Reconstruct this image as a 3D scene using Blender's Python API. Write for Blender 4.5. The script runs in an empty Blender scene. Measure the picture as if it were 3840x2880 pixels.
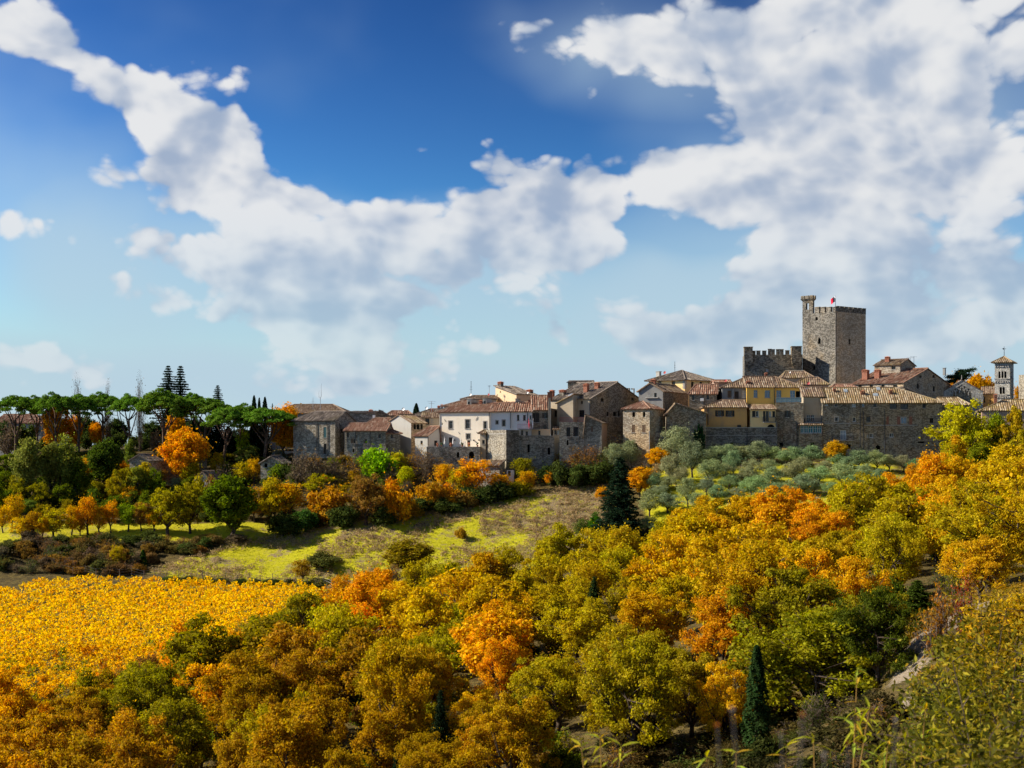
import bpy, math, random
import numpy as np
from mathutils import Vector, Matrix

R = math.radians
SC = bpy.context.scene
COL = SC.collection
# ------------------------------------------------------------------ camera
F = 5275.0          # focal length in photograph pixels (3840 wide)
HZ = 1660.0         # eye level in the photograph
CX = 1920.0
cam_d = bpy.data.cameras.new('camera')
cam = bpy.data.objects.new('camera', cam_d); COL.objects.link(cam)
cam.location = (0, 0, 0); cam.rotation_euler = (R(90), 0, 0)
cam_d.sensor_width = 36; cam_d.lens = 36 * F / 3840
cam_d.shift_y = (HZ - 1440) / 3840
cam_d.clip_start = 0.2; cam_d.clip_end = 60000
cam_d.dof.use_dof = True; cam_d.dof.focus_distance = 220; cam_d.dof.aperture_fstop = 5
SC.camera = cam
SC.view_settings.view_transform = 'Standard'; SC.view_settings.look = 'None'
SC.view_settings.gamma = 1; SC.view_settings.use_curve_mapping = False
SC.view_settings.exposure = 0.72
SC.cycles.max_bounces = 6; SC.cycles.diffuse_bounces = 3; SC.cycles.glossy_bounces = 2
SC.cycles.transmission_bounces = 3; SC.cycles.transparent_max_bounces = 4
SC.cycles.use_adaptive_sampling = True; SC.cycles.adaptive_threshold = 0.015; SC.cycles.adaptive_min_samples = 10
SC.cycles.use_denoising = True
SC.cycles.caustics_reflective = False; SC.cycles.caustics_refractive = False
SC.cycles.sample_clamp_indirect = 6
# ------------------------------------------------------------------ sun and sky
SUN_AZ, SUN_EL = R(-87), R(34)      # azimuth from +Y towards +X
sv = Vector((math.sin(SUN_AZ) * math.cos(SUN_EL), math.cos(SUN_AZ) * math.cos(SUN_EL), math.sin(SUN_EL)))
sl = bpy.data.lights.new('sun', 'SUN'); sl.energy = 5.0; sl.angle = R(0.6); sl.color = (1, 0.90, 0.74)
so = bpy.data.objects.new('sun', sl); COL.objects.link(so)
so.rotation_euler = (-sv).to_track_quat('-Z', 'Y').to_euler(); so.location = (-60, 100, 120)

W = bpy.data.worlds.new('World'); SC.world = W; W.use_nodes = True
nt = W.node_tree; nt.nodes.clear()
def NN(t, tree=None, **kw):
    n = (tree or nt).nodes.new(t)
    for k, v in kw.items(): setattr(n, k, v)
    return n
def LK(a, b): a.id_data.links.new(a, b)
def M(op, a, b=None, c=None, clamp=False, tree=None):
    n = NN('ShaderNodeMath', tree, operation=op); n.use_clamp = clamp
    for i, v in enumerate((a, b, c)):
        if v is None: continue
        if isinstance(v, (int, float)): n.inputs[i].default_value = v
        else: LK(v, n.inputs[i])
    return n.outputs[0]
def MIX(fac, a, b, tree=None, blend='MIX'):
    n = NN('ShaderNodeMix', tree, data_type='RGBA', blend_type=blend)
    for i, v in ((0, fac), (6, a), (7, b)):
        if isinstance(v, (int, float)): n.inputs[i].default_value = v
        elif isinstance(v, tuple): n.inputs[i].default_value = (*v, 1) if len(v) == 3 else v
        else: LK(v, n.inputs[i])
    return n.outputs[2]
def SS(v, lo, hi, tree=None):
    n = NN('ShaderNodeMapRange', tree, interpolation_type='SMOOTHSTEP')
    LK(v, n.inputs[0]); n.inputs[1].default_value = lo; n.inputs[2].default_value = hi
    return n.outputs[0]

sky = NN('ShaderNodeTexSky', sky_type='NISHITA', sun_disc=False)
sky.sun_elevation = SUN_EL; sky.sun_rotation = SUN_AZ
sky.altitude = 500; sky.air_density = 1.0; sky.dust_density = 0.4; sky.ozone_density = 3.0
SKY_STRENGTH = 0.125
tc = NN('ShaderNodeTexCoord')
dirv = tc.outputs['Generated']
sep = NN('ShaderNodeSeparateXYZ'); LK(dirv, sep.inputs[0])
az = M('ARCTAN2', sep.outputs[0], sep.outputs[1])
el = M('ARCSINE', sep.outputs[2])
ae = NN('ShaderNodeCombineXYZ'); LK(az, ae.inputs[0]); LK(el, ae.inputs[1])
# distortion of the large cloud masses so their edges billow
dn = NN('ShaderNodeTexNoise'); dn.inputs['Scale'].default_value = 9; dn.inputs['Detail'].default_value = 2
LK(dirv, dn.inputs['Vector'])
dsub = NN('ShaderNodeVectorMath', operation='SUBTRACT'); LK(dn.outputs['Color'], dsub.inputs[0]); dsub.inputs[1].default_value = (.5, .5, .5)
dsc = NN('ShaderNodeVectorMath', operation='MULTIPLY_ADD'); LK(dsub.outputs[0], dsc.inputs[0]); dsc.inputs[1].default_value = (.07, .06, 0); LK(ae.outputs[0], dsc.inputs[2])
aev = dsc.outputs[0]
def AE(px, py):
    x, z = (px - CX) / F, (HZ - py) / F
    return math.atan2(x, 1), math.atan2(z, math.hypot(1, x))
# cloud masses: where they stand over the horizon (given as photograph pixels, turned to azimuth/elevation)
# (px, py, half width, half height, tilt deg, weight)
MASSES = [
 (300, 230, 470, 120, -33, 1.0), (650, 480, 360, 260, 0, 1.0), (40, 70, 170, 150, 0, .85), (820, 660, 360, 190, -30, .85),
 (880, 980, 540, 340, -25, .95), (1380, 880, 400, 230, 0, .95), (1750, 1000, 500, 280, 0, .9), (2060, 800, 300, 220, 0, .9),
 (2350, 760, 360, 260, 15, .9), (2560, 640, 320, 110, 0, .6), (560, 1150, 330, 110, -20, .4),
 (1480, 1370, 340, 130, 8, .8), (2550, 1320, 380, 150, 0, .75), (1130, 1220, 260, 130, 0, .6), (1300, 1050, 400, 250, 0, .5),
 (2350, 110, 520, 240, -12, .85), (3050, 250, 620, 460, 0, 1.1), (3500, 330, 620, 600, 0, 1.1), (3150, 750, 500, 420, 0, 1.0),
 (3650, 900, 400, 330, 0, .6), (2950, 1180, 800, 260, 0, .85), (3600, 1150, 500, 150, 0, .7), (30, 920, 150, 110, 0, .75),
 (1870, 610, 110, 75, -15, .55), (1610, 560, 90, 60, 0, .42), (120, 1400, 420, 90, 5, .8), (900, 1440, 500, 60, 0, .6),
 (1850, 190, 130, 100, 0, .25), (2480, 480, 300, 190, 0, -.4), (2600, 960, 230, 200, 0, -.6), (430, 560, 160, 90, -30, -.3), (2700, 210, 200, 130, 0, -.45), (3650, 800, 260, 160, 0, -.3)]
# soft veils: (px, py, half width, half height, tilt, weight)
VEILS = [(1100, 1050, 800, 330, 0, .7), (2000, 1050, 700, 300, 0, .7), (2600, 1250, 600, 250, 0, .7), (700, 1440, 1500, 110, 0, .8), (3300, 1250, 900, 300, 0, .9), (3300, 700, 800, 700, 0, .9), (300, 1050, 600, 400, 0, .5), (-100, 550, 700, 600, 0, .4), (2300, 150, 600, 200, -10, .5), (2300, 1500, 1500, 130, 0, .7)]
def masses(lst):
  acc = None
  for px, py, hw, hh, tilt, w in lst:
    a0, e0 = AE(px, py)
    mp = NN('ShaderNodeMapping', vector_type='TEXTURE'); LK(aev, mp.inputs[0])
    mp.inputs[1].default_value = (a0, e0, 0); mp.inputs[2].default_value = (0, 0, R(tilt)); mp.inputs[3].default_value = (hw * 1.35 / F, hh * 1.35 / F, 1)
    g = NN('ShaderNodeTexGradient', gradient_type='SPHERICAL'); LK(mp.outputs[0], g.inputs[0])
    acc = M('MULTIPLY_ADD', g.outputs[1], w, acc if acc is not None else 0.0)
  return acc
macro = masses(MASSES); veil = masses(VEILS)
macro = M('MINIMUM', macro, 1.15)
# scattered cloud goes on unseen outside the frame, also added to brighten the land
bn = NN('ShaderNodeTexNoise'); bn.inputs['Scale'].default_value = 3.2; bn.inputs['Detail'].default_value = 2
LK(dirv, bn.inputs['Vector'])
infr = SS(M('ABSOLUTE', az), .42, .62)
infr2 = SS(el, .34, .46)
outf = M('MAXIMUM', infr, infr2)
cover = M('MULTIPLY', M('MULTIPLY', SS(bn.outputs[0], .42, .7), .75), outf)
macro = M('ADD', macro, cover)
mpz = NN('ShaderNodeMapping'); LK(dirv, mpz.inputs[0]); mpz.inputs[3].default_value = (1, 1, 1.45)
def fbm(offs, det=6, sc_=13):
    v = mpz.outputs[0]
    if offs is not None:
        ad = NN('ShaderNodeVectorMath', operation='ADD'); LK(v, ad.inputs[0]); ad.inputs[1].default_value = offs; v = ad.outputs[0]
    n = NN('ShaderNodeTexNoise'); n.inputs['Scale'].default_value = sc_; n.inputs['Detail'].default_value = det
    n.inputs['Roughness'].default_value = .56; n.inputs['Distortion'].default_value = .15
    LK(v, n.inputs['Vector']); return n.outputs[0]
n0 = fbm(None)
def billow(offs):
    ad = NN('ShaderNodeVectorMath', operation='ADD'); LK(mpz.outputs[0], ad.inputs[0]); ad.inputs[1].default_value = offs
    wb = NN('ShaderNodeVectorMath', operation='MULTIPLY_ADD'); LK(dn.outputs['Color'], wb.inputs[0]); wb.inputs[1].default_value = (.06, .06, .06); LK(ad.outputs[0], wb.inputs[2])
    v = NN('ShaderNodeTexVoronoi', feature='F1'); v.inputs['Scale'].default_value = 25; v.inputs['Detail'].default_value = 2; v.inputs['Roughness'].default_value = .55
    LK(wb.outputs[0], v.inputs['Vector']); return M('SUBTRACT', 1, v.outputs['Distance'])
b0 = billow((0, 0, 0)); b1 = billow((-.010, .002, .013))
s0 = fbm((0, 0, 0), 3, 12); s1 = fbm((-.022, .004, .026), 3, 12)
ns = NN('ShaderNodeTexNoise'); ns.inputs['Scale'].default_value = 6; ns.inputs['Detail'].default_value = 3; LK(mpz.outputs[0], ns.inputs['Vector'])
dens_raw = M('MULTIPLY_ADD', M('SUBTRACT', b0, .44), .72, M('MULTIPLY_ADD', M('SUBTRACT', n0, .5), 1.15, macro))
dens = SS(dens_raw, .25, .54)
lit = M('MULTIPLY_ADD', M('SUBTRACT', b0, b1), .6, M('MULTIPLY_ADD', M('SUBTRACT', s0, s1), 2.6, .60))
core = SS(dens_raw, .62, 1.35)
lit = M('MULTIPLY_ADD', core, -.24, lit)
lit = M('MULTIPLY_ADD', M('SUBTRACT', ns.outputs[0], .5), .95, lit)
lit = SS(lit, -.15, 1.05)
ccol = MIX(lit, (1.75, 2.15, 2.85), (3.95, 3.98, 4.02))
# thin haze veil low down
low = SS(el, .17, 0.0)
skn = MIX(1.0, sky.outputs[0], (1 / 3.2, 1 / 4.64, 1 / 5.6), blend='MULTIPLY')
skc = NN('ShaderNodeGamma'); LK(skn, skc.inputs[0]); skc.inputs[1].default_value = 2.75
skm = MIX(1.0, skc.outputs[0], (1.0, 2.7, 3.4), blend='MULTIPLY')
skm = MIX(M('MULTIPLY', SS(el, .17, .03), .95), skm, (2.35, 3.1, 3.65))
veil = M('MULTIPLY_ADD', M('SUBTRACT', ns.outputs[0], .5), .9, M('ADD', veil, M('MULTIPLY', cover, .6)))
skm = MIX(M('MULTIPLY', SS(veil, .0, 1.0), .8), skm, (2.3, 3.05, 3.6))
alph = M('MULTIPLY_ADD', SS(el, .19, .05), -.5, .97)
final = MIX(M('MULTIPLY', dens, alph), skm, ccol)
bg = NN('ShaderNodeBackground'); LK(final, bg.inputs[0]); bg.inputs[1].default_value = SKY_STRENGTH
wo = NN('ShaderNodeOutputWorld'); LK(bg.outputs[0], wo.inputs[0])
W.cycles.sampling_method = 'MANUAL'; W.cycles.sample_map_resolution = 512
# ------------------------------------------------------------------ helpers
def tag(o, label=None, cat=None, group=None, kind=None):
    if label: o['label'] = label
    if cat: o['category'] = cat
    if group: o['group'] = group
    if kind: o['kind'] = kind
    return o
def empty(name, loc, label=None, cat=None, group=None):
    o = bpy.data.objects.new(name, None); COL.objects.link(o); o.location = loc
    o.empty_display_size = .2
    return tag(o, label, cat, group)
def link(name, me, parent=None, loc=None):
    o = bpy.data.objects.new(name, me); COL.objects.link(o)
    if parent: o.parent = parent
    if loc is not None: o.location = loc
    return o
class MB:
    def __init__(s): s.v = []; s.f = []; s.mi = []
    def add(s, vs, fs, m=0):
        b = len(s.v); s.v += [tuple(x) for x in vs]
        for f in fs: s.f.append(tuple(b + i for i in f)); s.mi.append(m)
    def quad(s, a, b, c, d, m=0): s.add((a, b, c, d), ((0, 1, 2, 3),), m)
    def poly(s, pts, m=0): s.add(pts, (tuple(range(len(pts))),), m)
    def hexa(s, lo, hi, m=0):          # two rings of n points
        n = len(lo); vs = list(lo) + list(hi)
        fs = [tuple(range(n - 1, -1, -1)), tuple(range(n, 2 * n))] + [(i, (i + 1) % n, n + (i + 1) % n, n + i) for i in range(n)]
        s.add(vs, fs, m)
    def box(s, c, ex, ey, ez, m=0):    # centre and three half-extent vectors
        c = Vector(c); ex, ey, ez = Vector(ex), Vector(ey), Vector(ez)
        s.hexa([c - ex - ey - ez, c + ex - ey - ez, c + ex + ey - ez, c - ex + ey - ez],
               [c - ex - ey + ez, c + ex - ey + ez, c + ex + ey + ez, c - ex + ey + ez], m)
    def abox(s, x0, x1, y0, y1, z0, z1, m=0):
        s.box(((x0 + x1) / 2, (y0 + y1) / 2, (z0 + z1) / 2), ((x1 - x0) / 2, 0, 0), (0, (y1 - y0) / 2, 0), (0, 0, (z1 - z0) / 2), m)
    def tube(s, pts, rad, n=5, m=0):
        pts = [Vector(p) for p in pts]
        if isinstance(rad, (int, float)): rad = [rad] * len(pts)
        b = len(s.v)
        for i, p in enumerate(pts):
            d = (pts[min(i + 1, len(pts) - 1)] - pts[max(i - 1, 0)])
            d = d.normalized() if d.length > 1e-9 else Vector((0, 0, 1))
            u = d.orthogonal().normalized() if abs(d.z) < .9 else Vector((1, 0, 0)).cross(d).normalized()
            w = d.cross(u)
            for k in range(n):
                a = 2 * math.pi * k / n; s.v.append(tuple(p + (u * math.cos(a) + w * math.sin(a)) * rad[i]))
        for i in range(len(pts) - 1):
            for k in range(n):
                s.f.append((b + i * n + k, b + i * n + (k + 1) % n, b + (i + 1) * n + (k + 1) % n, b + (i + 1) * n + k)); s.mi.append(m)
        s.f.append(tuple(b + (len(pts) - 1) * n + k for k in range(n))); s.mi.append(m)
    def mesh(s, name, mats, origin=(0, 0, 0), smooth=False):
        me = bpy.data.meshes.new(name); ox, oy, oz = origin
        me.from_pydata([(x - ox, y - oy, z - oz) for x, y, z in s.v], [], s.f)
        for m in (mats if isinstance(mats, (list, tuple)) else [mats]): me.materials.append(m)
        if any(s.mi): me.polygons.foreach_set('material_index', s.mi)
        if smooth: me.polygons.foreach_set('use_smooth', [True] * len(s.f))
        me.update(); return me
    def build(s, name, mats, parent=None, origin=None, smooth=False):
        if origin is None: origin = parent_world(parent) if parent else (0, 0, 0)
        return link(name, s.mesh(name, mats, origin, smooth), parent)
def parent_world(o):
    p = Vector((0, 0, 0))
    while o is not None: p = p + o.location; o = o.parent
    return p
def quads_mesh(name, V, mat, smooth=False):     # V: (n,4,3) array of separate quads
    n = len(V); me = bpy.data.meshes.new(name)
    me.vertices.add(4 * n); me.vertices.foreach_set('co', np.ascontiguousarray(V, np.float32).ravel())
    me.loops.add(4 * n); me.loops.foreach_set('vertex_index', np.arange(4 * n, dtype=np.int32))
    me.polygons.add(n); me.polygons.foreach_set('loop_start', np.arange(0, 4 * n, 4, dtype=np.int32))
    me.update(calc_edges=True); me.materials.append(mat); return me
def P(px, py, Y): return Vector(((px - CX) / F * Y, Y, (HZ - py) / F * Y))
def proj(x, y, z): return CX + F * x / y, HZ - F * z / y

# ------------------------------------------------------------------ materials
MATS = {}
def mat_base(name, rough=.9, spec=.2):
    m = bpy.data.materials.new(name); m.use_nodes = True; t = m.node_tree; t.nodes.clear()
    b = NN('ShaderNodeBsdfPrincipled', t); b.inputs['Roughness'].default_value = rough; b.inputs['Specular IOR Level'].default_value = spec
    o = NN('ShaderNodeOutputMaterial', t); LK(b.outputs[0], o.inputs[0]); MATS[name] = m
    return m, t, b
def pos(t): return NN('ShaderNodeNewGeometry', t).outputs['Position']
def noise(t, vec, scale, detail=3, rough=.5, dist=0):
    n = NN('ShaderNodeTexNoise', t); LK(vec, n.inputs['Vector']); n.inputs['Scale'].default_value = scale
    n.inputs['Detail'].default_value = detail; n.inputs['Roughness'].default_value = rough; n.inputs['Distortion'].default_value = dist
    return n.outputs[0]
def mapv(t, vec, scale):
    n = NN('ShaderNodeMapping', t); LK(vec, n.inputs[0]); n.inputs[3].default_value = scale; return n.outputs[0]
def ramp(t, fac, stops):
    n = NN('ShaderNodeValToRGB', t); LK(fac, n.inputs[0]); e = n.color_ramp.elements
    while len(e) < len(stops): e.new(.5)
    for k, (p, c) in enumerate(stops): e[k].position = p; e[k].color = (*c, 1)
    return n.outputs[0]
def bump(t, b, h, strength, dist):
    n = NN('ShaderNodeBump', t); n.inputs['Strength'].default_value = strength; n.inputs['Distance'].default_value = dist
    LK(h, n.inputs['Height']); LK(n.outputs[0], b.inputs['Normal'])
def plain(name, c, rough=.8, spec=.2, metal=0, var=.12, scale=3.0):
    m, t, b = mat_base(name, rough, spec); b.inputs['Metallic'].default_value = metal
    n = noise(t, pos(t), scale, 4)
    k = 1 - var * 1.6
    LK(ramp(t, n, [(.3, tuple(x * k for x in c)), (.7, tuple(min(1, x * (1 + var)) for x in c))]), b.inputs['Base Color'])
    return m
def stone(name, dark, mid, pale, cell=.40, warm=None, streak=.5, wsc=.12):
    """rubble or coursed stone: every stone its own tone, recessed joints, weather streaks, lime-washed patches"""
    m, t, b = mat_base(name, .95, .1); p = pos(t)
    wv = NN('ShaderNodeVectorMath', t, operation='MULTIPLY_ADD')
    nz = NN('ShaderNodeTexNoise', t); LK(p, nz.inputs['Vector']); nz.inputs['Scale'].default_value = 1.4; nz.inputs['Detail'].default_value = 2
    LK(nz.outputs['Color'], wv.inputs[0]); wv.inputs[1].default_value = (.35, .35, .2); LK(p, wv.inputs[2])
    q = mapv(t, wv.outputs[0], (1 / cell, 1 / cell, 1.75 / cell))
    vo = NN('ShaderNodeTexVoronoi', t); LK(q, vo.inputs['Vector']); vo.inputs['Scale'].default_value = 1
    ve = NN('ShaderNodeTexVoronoi', t, feature='DISTANCE_TO_EDGE'); LK(q, ve.inputs['Vector']); ve.inputs['Scale'].default_value = 1
    cs = NN('ShaderNodeSeparateColor', t); LK(vo.outputs['Color'], cs.inputs[0])
    big = noise(t, p, wsc, 4, .6)
    tone = M('MULTIPLY_ADD', M('SUBTRACT', noise(t, p, .5, 5, .65), .5), .9, cs.outputs[0], tree=t)
    c = ramp(t, tone, [(.08, dark), (.45, mid), (.80, mid), (.97, pale)])
    if warm is not None:
        c = MIX(M('MULTIPLY', SS(big, .45, .62, t), .75, tree=t), c, MIX(1.0, c, warm, t, 'MULTIPLY'), t)
    st = noise(t, mapv(t, p, (.7, .7, .07)), 1.0, 4, .6)
    c = MIX(M('MULTIPLY', SS(st, .5, .75, t), streak, tree=t), c, tuple(x * .35 for x in mid), t)
    c = MIX(1.0, c, ramp(t, big, [(.3, (.70, .69, .68)), (.5, (1, 1, 1)), (.7, (1.18, 1.15, 1.08))]), t, 'MULTIPLY')
    edge = SS(ve.outputs[0], .02, .12, t)
    c = MIX(M('MULTIPLY', M('SUBTRACT', 1, edge, tree=t), .55, tree=t), c, tuple(x * .5 for x in dark), t)
    LK(c, b.inputs['Base Color'])
    h = M('MULTIPLY_ADD', cs.outputs[1], .6, edge, tree=t)
    bump(t, b, h, .5, .07); return m
def plaster(name, c, dirt=(.25, .22, .18), amt=.45, rough=.9):
    m, t, b = mat_base(name, rough, .15); p = pos(t)
    st = noise(t, mapv(t, p, (.8, .8, .12)), 1.0, 5, .65); bl = noise(t, p, .35, 5, .6); fi = noise(t, p, 4, 4, .6)
    k = M('MULTIPLY', SS(M('MULTIPLY_ADD', bl, .55, M('MULTIPLY', st, .45, tree=t), tree=t), .46, .72, t), amt, tree=t)
    c2 = MIX(k, c, dirt, t)
    c2 = MIX(M('MULTIPLY', SS(fi, .4, .7, t), .12, tree=t), c2, tuple(min(1, x * 1.25) for x in c), t)
    LK(c2, b.inputs['Base Color']); bump(t, b, M('ADD', bl, fi, tree=t), .25, .05); return m
def tiles(name, stops, moss=(.30, .24, .05), mossamt=.35):
    m, t, b = mat_base(name, .9, .15); p = pos(t)
    g = NN('ShaderNodeNewGeometry', t)
    c = ramp(t, g.outputs['Random Per Island'], stops)
    big = noise(t, p, .28, 5, .62); fi = noise(t, p, 5, 4, .6)
    c = MIX(M('MULTIPLY', SS(big, .48, .70, t), mossamt, tree=t), c, moss, t)
    c = MIX(M('MULTIPLY', SS(fi, .45, .65, t), .45, tree=t), c, tuple(x * .32 for x in stops[1][1]), t)
    LK(c, b.inputs['Base Color']); bump(t, b, fi, .4, .04); return m
TILE_ST = [(0, (0.122, 0.080, 0.057)), (.3, (0.205, 0.133, 0.091)), (.6, (0.274, 0.190, 0.129)), (.85, (0.334, 0.251, 0.175)), (1, (0.395, 0.327, 0.251))]
T_OLD = tiles('roof_tiles_old', TILE_ST)
T_GREY = tiles('roof_tiles_grey', [(0, (.10, .085, .075)), (.3, (.17, .135, .11)), (.6, (.24, .195, .16)), (.85, (.31, .25, .20)), (1, (.42, .36, .30))], (.20, .17, .07), .3)
T_RED = tiles('roof_tiles_red', [(0, (0.172, 0.082, 0.057)), (.3, (0.254, 0.131, 0.086)), (.6, (0.320, 0.180, 0.123)), (.85, (0.369, 0.246, 0.172)), (1, (0.435, 0.344, 0.271))], (0.197, 0.156, 0.082), .2)
T_GOLD = tiles('roof_tiles_lichen', [(0, (0.139, 0.098, 0.049)), (.3, (0.246, 0.164, 0.090)), (.6, (0.344, 0.254, 0.156)), (.85, (0.426, 0.344, 0.230)), (1, (0.508, 0.443, 0.328))], (0.344, 0.238, 0.057), .4)
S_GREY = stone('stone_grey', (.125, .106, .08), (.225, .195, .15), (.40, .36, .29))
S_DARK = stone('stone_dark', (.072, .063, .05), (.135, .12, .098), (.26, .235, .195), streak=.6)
S_WARM = stone('stone_warm', (.14, .11, .08), (.29, .235, .175), (.48, .42, .33), warm=(1.2, 1.0, .75))
S_MAIN = stone('stone_main', (.10, .082, .058), (.195, .162, .118), (.36, .315, .24), warm=(1.15, .98, .78), streak=.4)
S_CASTLE = stone('stone_castle', (.07, .063, .053), (.13, .117, .098), (.28, .255, .215), cell=.46, warm=(1.25, 1.05, .8), streak=.3, wsc=.085)  # grey stone, darkened to offset the sun on the keep's left face
S_CASTLE_LIFT = stone('stone_castle_warm_lifted', (.22, .18, .13), (.40, .315, .215), (.58, .49, .37), cell=.42, warm=(1.1, .95, .8), streak=.3)  # warm stained stone, also lightened to offset the shade on the right face
S_PALE = stone('stone_pale', (.26, .25, .22), (.42, .40, .35), (.58, .55, .49), cell=.5, streak=.3)
P_WHITE = plaster('plaster_white', (.86, .76, .62), (.55, .46, .34), .35)
P_WHITE2 = plaster('plaster_cool_white', (.70, .69, .66), (.45, .43, .40), .4)
P_CREAM = plaster('plaster_cream', (.74, .53, .33), (.5, .36, .22), .4)
P_YELLOW = plaster('plaster_yellow', (.92, .54, .12), (.72, .42, .10), .25)
P_LYELLOW = plaster('plaster_pale_yellow', (.80, .58, .27), (.55, .38, .18), .3)
P_OCHRE = plaster('plaster_ochre_stained', (.62, .35, .12), (.30, .22, .15), .85)
P_GREY = plaster('plaster_grey', (.24, .235, .225), (.12, .115, .11), .7)
P_LGREY = plaster('plaster_pale_grey', (.42, .40, .36), (.22, .20, .17), .7)
P_TAN = plaster('plaster_tan_stained', (.44, .37, .27), (.20, .17, .13), .9)
P_PINK = plaster('plaster_pinkish', (.42, .29, .21), (.22, .17, .13), .7)
BRICK = plain('brick_red', (.30, .13, .085), .9, .1, 0, .3, 6)
TERRA = plain('terracotta', (.38, .15, .09), .85, .1, 0, .25, 5)
WOODD = plain('wood_dark', (.055, .040, .030), .7, .2)
WOODB = plain('wood_brown', (.16, .10, .06), .7, .2)
TEAL = plain('shutter_teal', (.05, .13, .14), .6, .25)
DKSHUT = plain('shutter_dark', (.035, .033, .030), .6, .25)
WHITE = plain('white_paint', (.72, .71, .68), .6, .3, 0, .06)
STONESILL = plain('sill_stone', (.36, .34, .31), .9, .1)
METAL = plain('metal_dark', (.05, .052, .055), .5, .4, .4)
METALG = plain('metal_grey', (.33, .34, .35), .45, .4, .5)
REDM = plain('dish_red', (.42, .06, .06), .6, .3)
FLAGR = plain('flag_red', (.70, .02, .05), .8, .1, 0, .05)
FLAGW = plain('flag_white', (.8, .8, .8), .8, .1, 0, .05)
CURT = plain('curtain_teal', (.05, .22, .24), .8, .1, 0, .3, 2)
IVY = plain('ivy_green', (.035, .075, .025), .8, .1, 0, .5, 3)
def glass(name, c, rough=.06, spec=.6):
    m, t, b = mat_base(name, rough, spec); b.inputs['Base Color'].default_value = (*c, 1); return m
GL_DARK = glass('window_glass_dark', (.012, .014, .017), .12, .45)
GL_SKY = glass('window_glass_sky_tint', (.06, .15, .26), .05, .9)  # blue of the reflected sky is put into the base colour
GL_PALE = glass('window_glass_pale', (.30, .34, .38), .1, .6)
HOLE = plain('dark_interior', (.012, .011, .010), 1, 0)  # near-black sheet; the unlit depth behind openings is painted in
GLRAIL = glass('railing_glass', (.10, .17, .20), .05, .9)

# ------------------------------------------------------------------ terrain
CTRL = [P(*c) for c in [
 (1150, 1755, 298), (1700, 1778, 296), (2000, 1772, 296), (2300, 1748, 296), (2600, 1715, 297), (3000, 1710, 297), (3300, 1722, 297), (3540, 1742, 297), (3800, 1765, 285),
 (100, 1700, 328), (500, 1695, 328), (900, 1705, 325), (1000, 1718, 315),
 (0, 1870, 295), (500, 1880, 295), (900, 1880, 292), (100, 1990, 272), (500, 1990, 272), (900, 1985, 272),
 (200, 2070, 262), (600, 2080, 262), (0, 2140, 252), (300, 2165, 248), (700, 2190, 246), (1100, 2215, 243),
 (1000, 2000, 272), (1400, 1935, 276), (1800, 1870, 282), (2200, 1805, 287), (1300, 1840, 288), (1700, 1815, 290),
 (700, 2120, 255), (1200, 2150, 250), (1300, 2020, 265), (1700, 1980, 268), (2000, 1900, 276), (1700, 2130, 250), (2100, 2050, 256), (2250, 1930, 270),
 (100, 2300, 225), (600, 2300, 225), (1000, 2270, 232), (100, 2480, 192), (500, 2450, 196), (60, 2640, 168),
 (2500, 1770, 284), (2500, 1860, 270), (2500, 1970, 255), (3000, 1780, 280), (3000, 1880, 262), (3000, 1965, 248), (3350, 1800, 275), (3550, 1840, 262), (3350, 1900, 252),
 (3700, 1900, 240), (3700, 2050, 190), (3700, 2200, 130), (3600, 2290, 105), (3420, 2400, 90), (3380, 2560, 75), (3800, 2420, 80),
 (3100, 2740, 92), (2840, 2900, 85), (2900, 2100, 205), (2900, 2260, 155), (2900, 2460, 120),
 (2300, 2280, 195), (2300, 2500, 140), (2300, 2850, 98), (1700, 2350, 205), (1700, 2600, 150), (1700, 2900, 108),
 (1100, 2450, 180), (1000, 2700, 140), (1000, 2980, 112), (400, 2700, 155), (300, 2980, 118)]]
CTRL += [Vector(c) for c in [(0, 0, -1.7), (0, -15, -1.2), (0, 30, -12), (0, 60, -19.5), (-30, 60, -23), (32, 60, -10), (15, 30, -8.2), (9, 12, -4.3), (-15, 30, -15), (50, 60, -7), (-60, 80, -28),
 (-120, 360, -6), (-60, 350, -3), (0, 345, 0), (60, 345, 3), (120, 345, 1), (0, 330, .5), (60, 330, 2), (100, 330, 1), (-120, 420, -22), (0, 420, -20), (120, 420, -16),
 (-190, 300, -14), (-190, 220, -26), (190, 300, -6), (-190, 130, -32), (190, 150, -8), (120, 80, 0), (-120, 60, -24), (30, -15, 0), (-30, -15, -4)]]
_C = np.array([(c.x, c.y, c.z) for c in CTRL])
def _phi(r2): return np.where(r2 > 1e-9, .5 * r2 * np.log(np.maximum(r2, 1e-9)), 0)
_S = 100.0
_xy = _C[:, :2] / _S; _n = len(_C)
_K = _phi(((_xy[:, None] - _xy[None]) ** 2).sum(-1)) + 2e-4 * np.eye(_n)
_Pm = np.c_[np.ones(_n), _xy]
_A = np.block([[_K, _Pm], [_Pm.T, np.zeros((3, 3))]])
_w = np.linalg.solve(_A, np.r_[_C[:, 2], 0, 0, 0])
def sstep(a, b, x): t = np.clip((x - a) / (b - a), 0, 1); return t * t * (3 - 2 * t)
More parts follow.
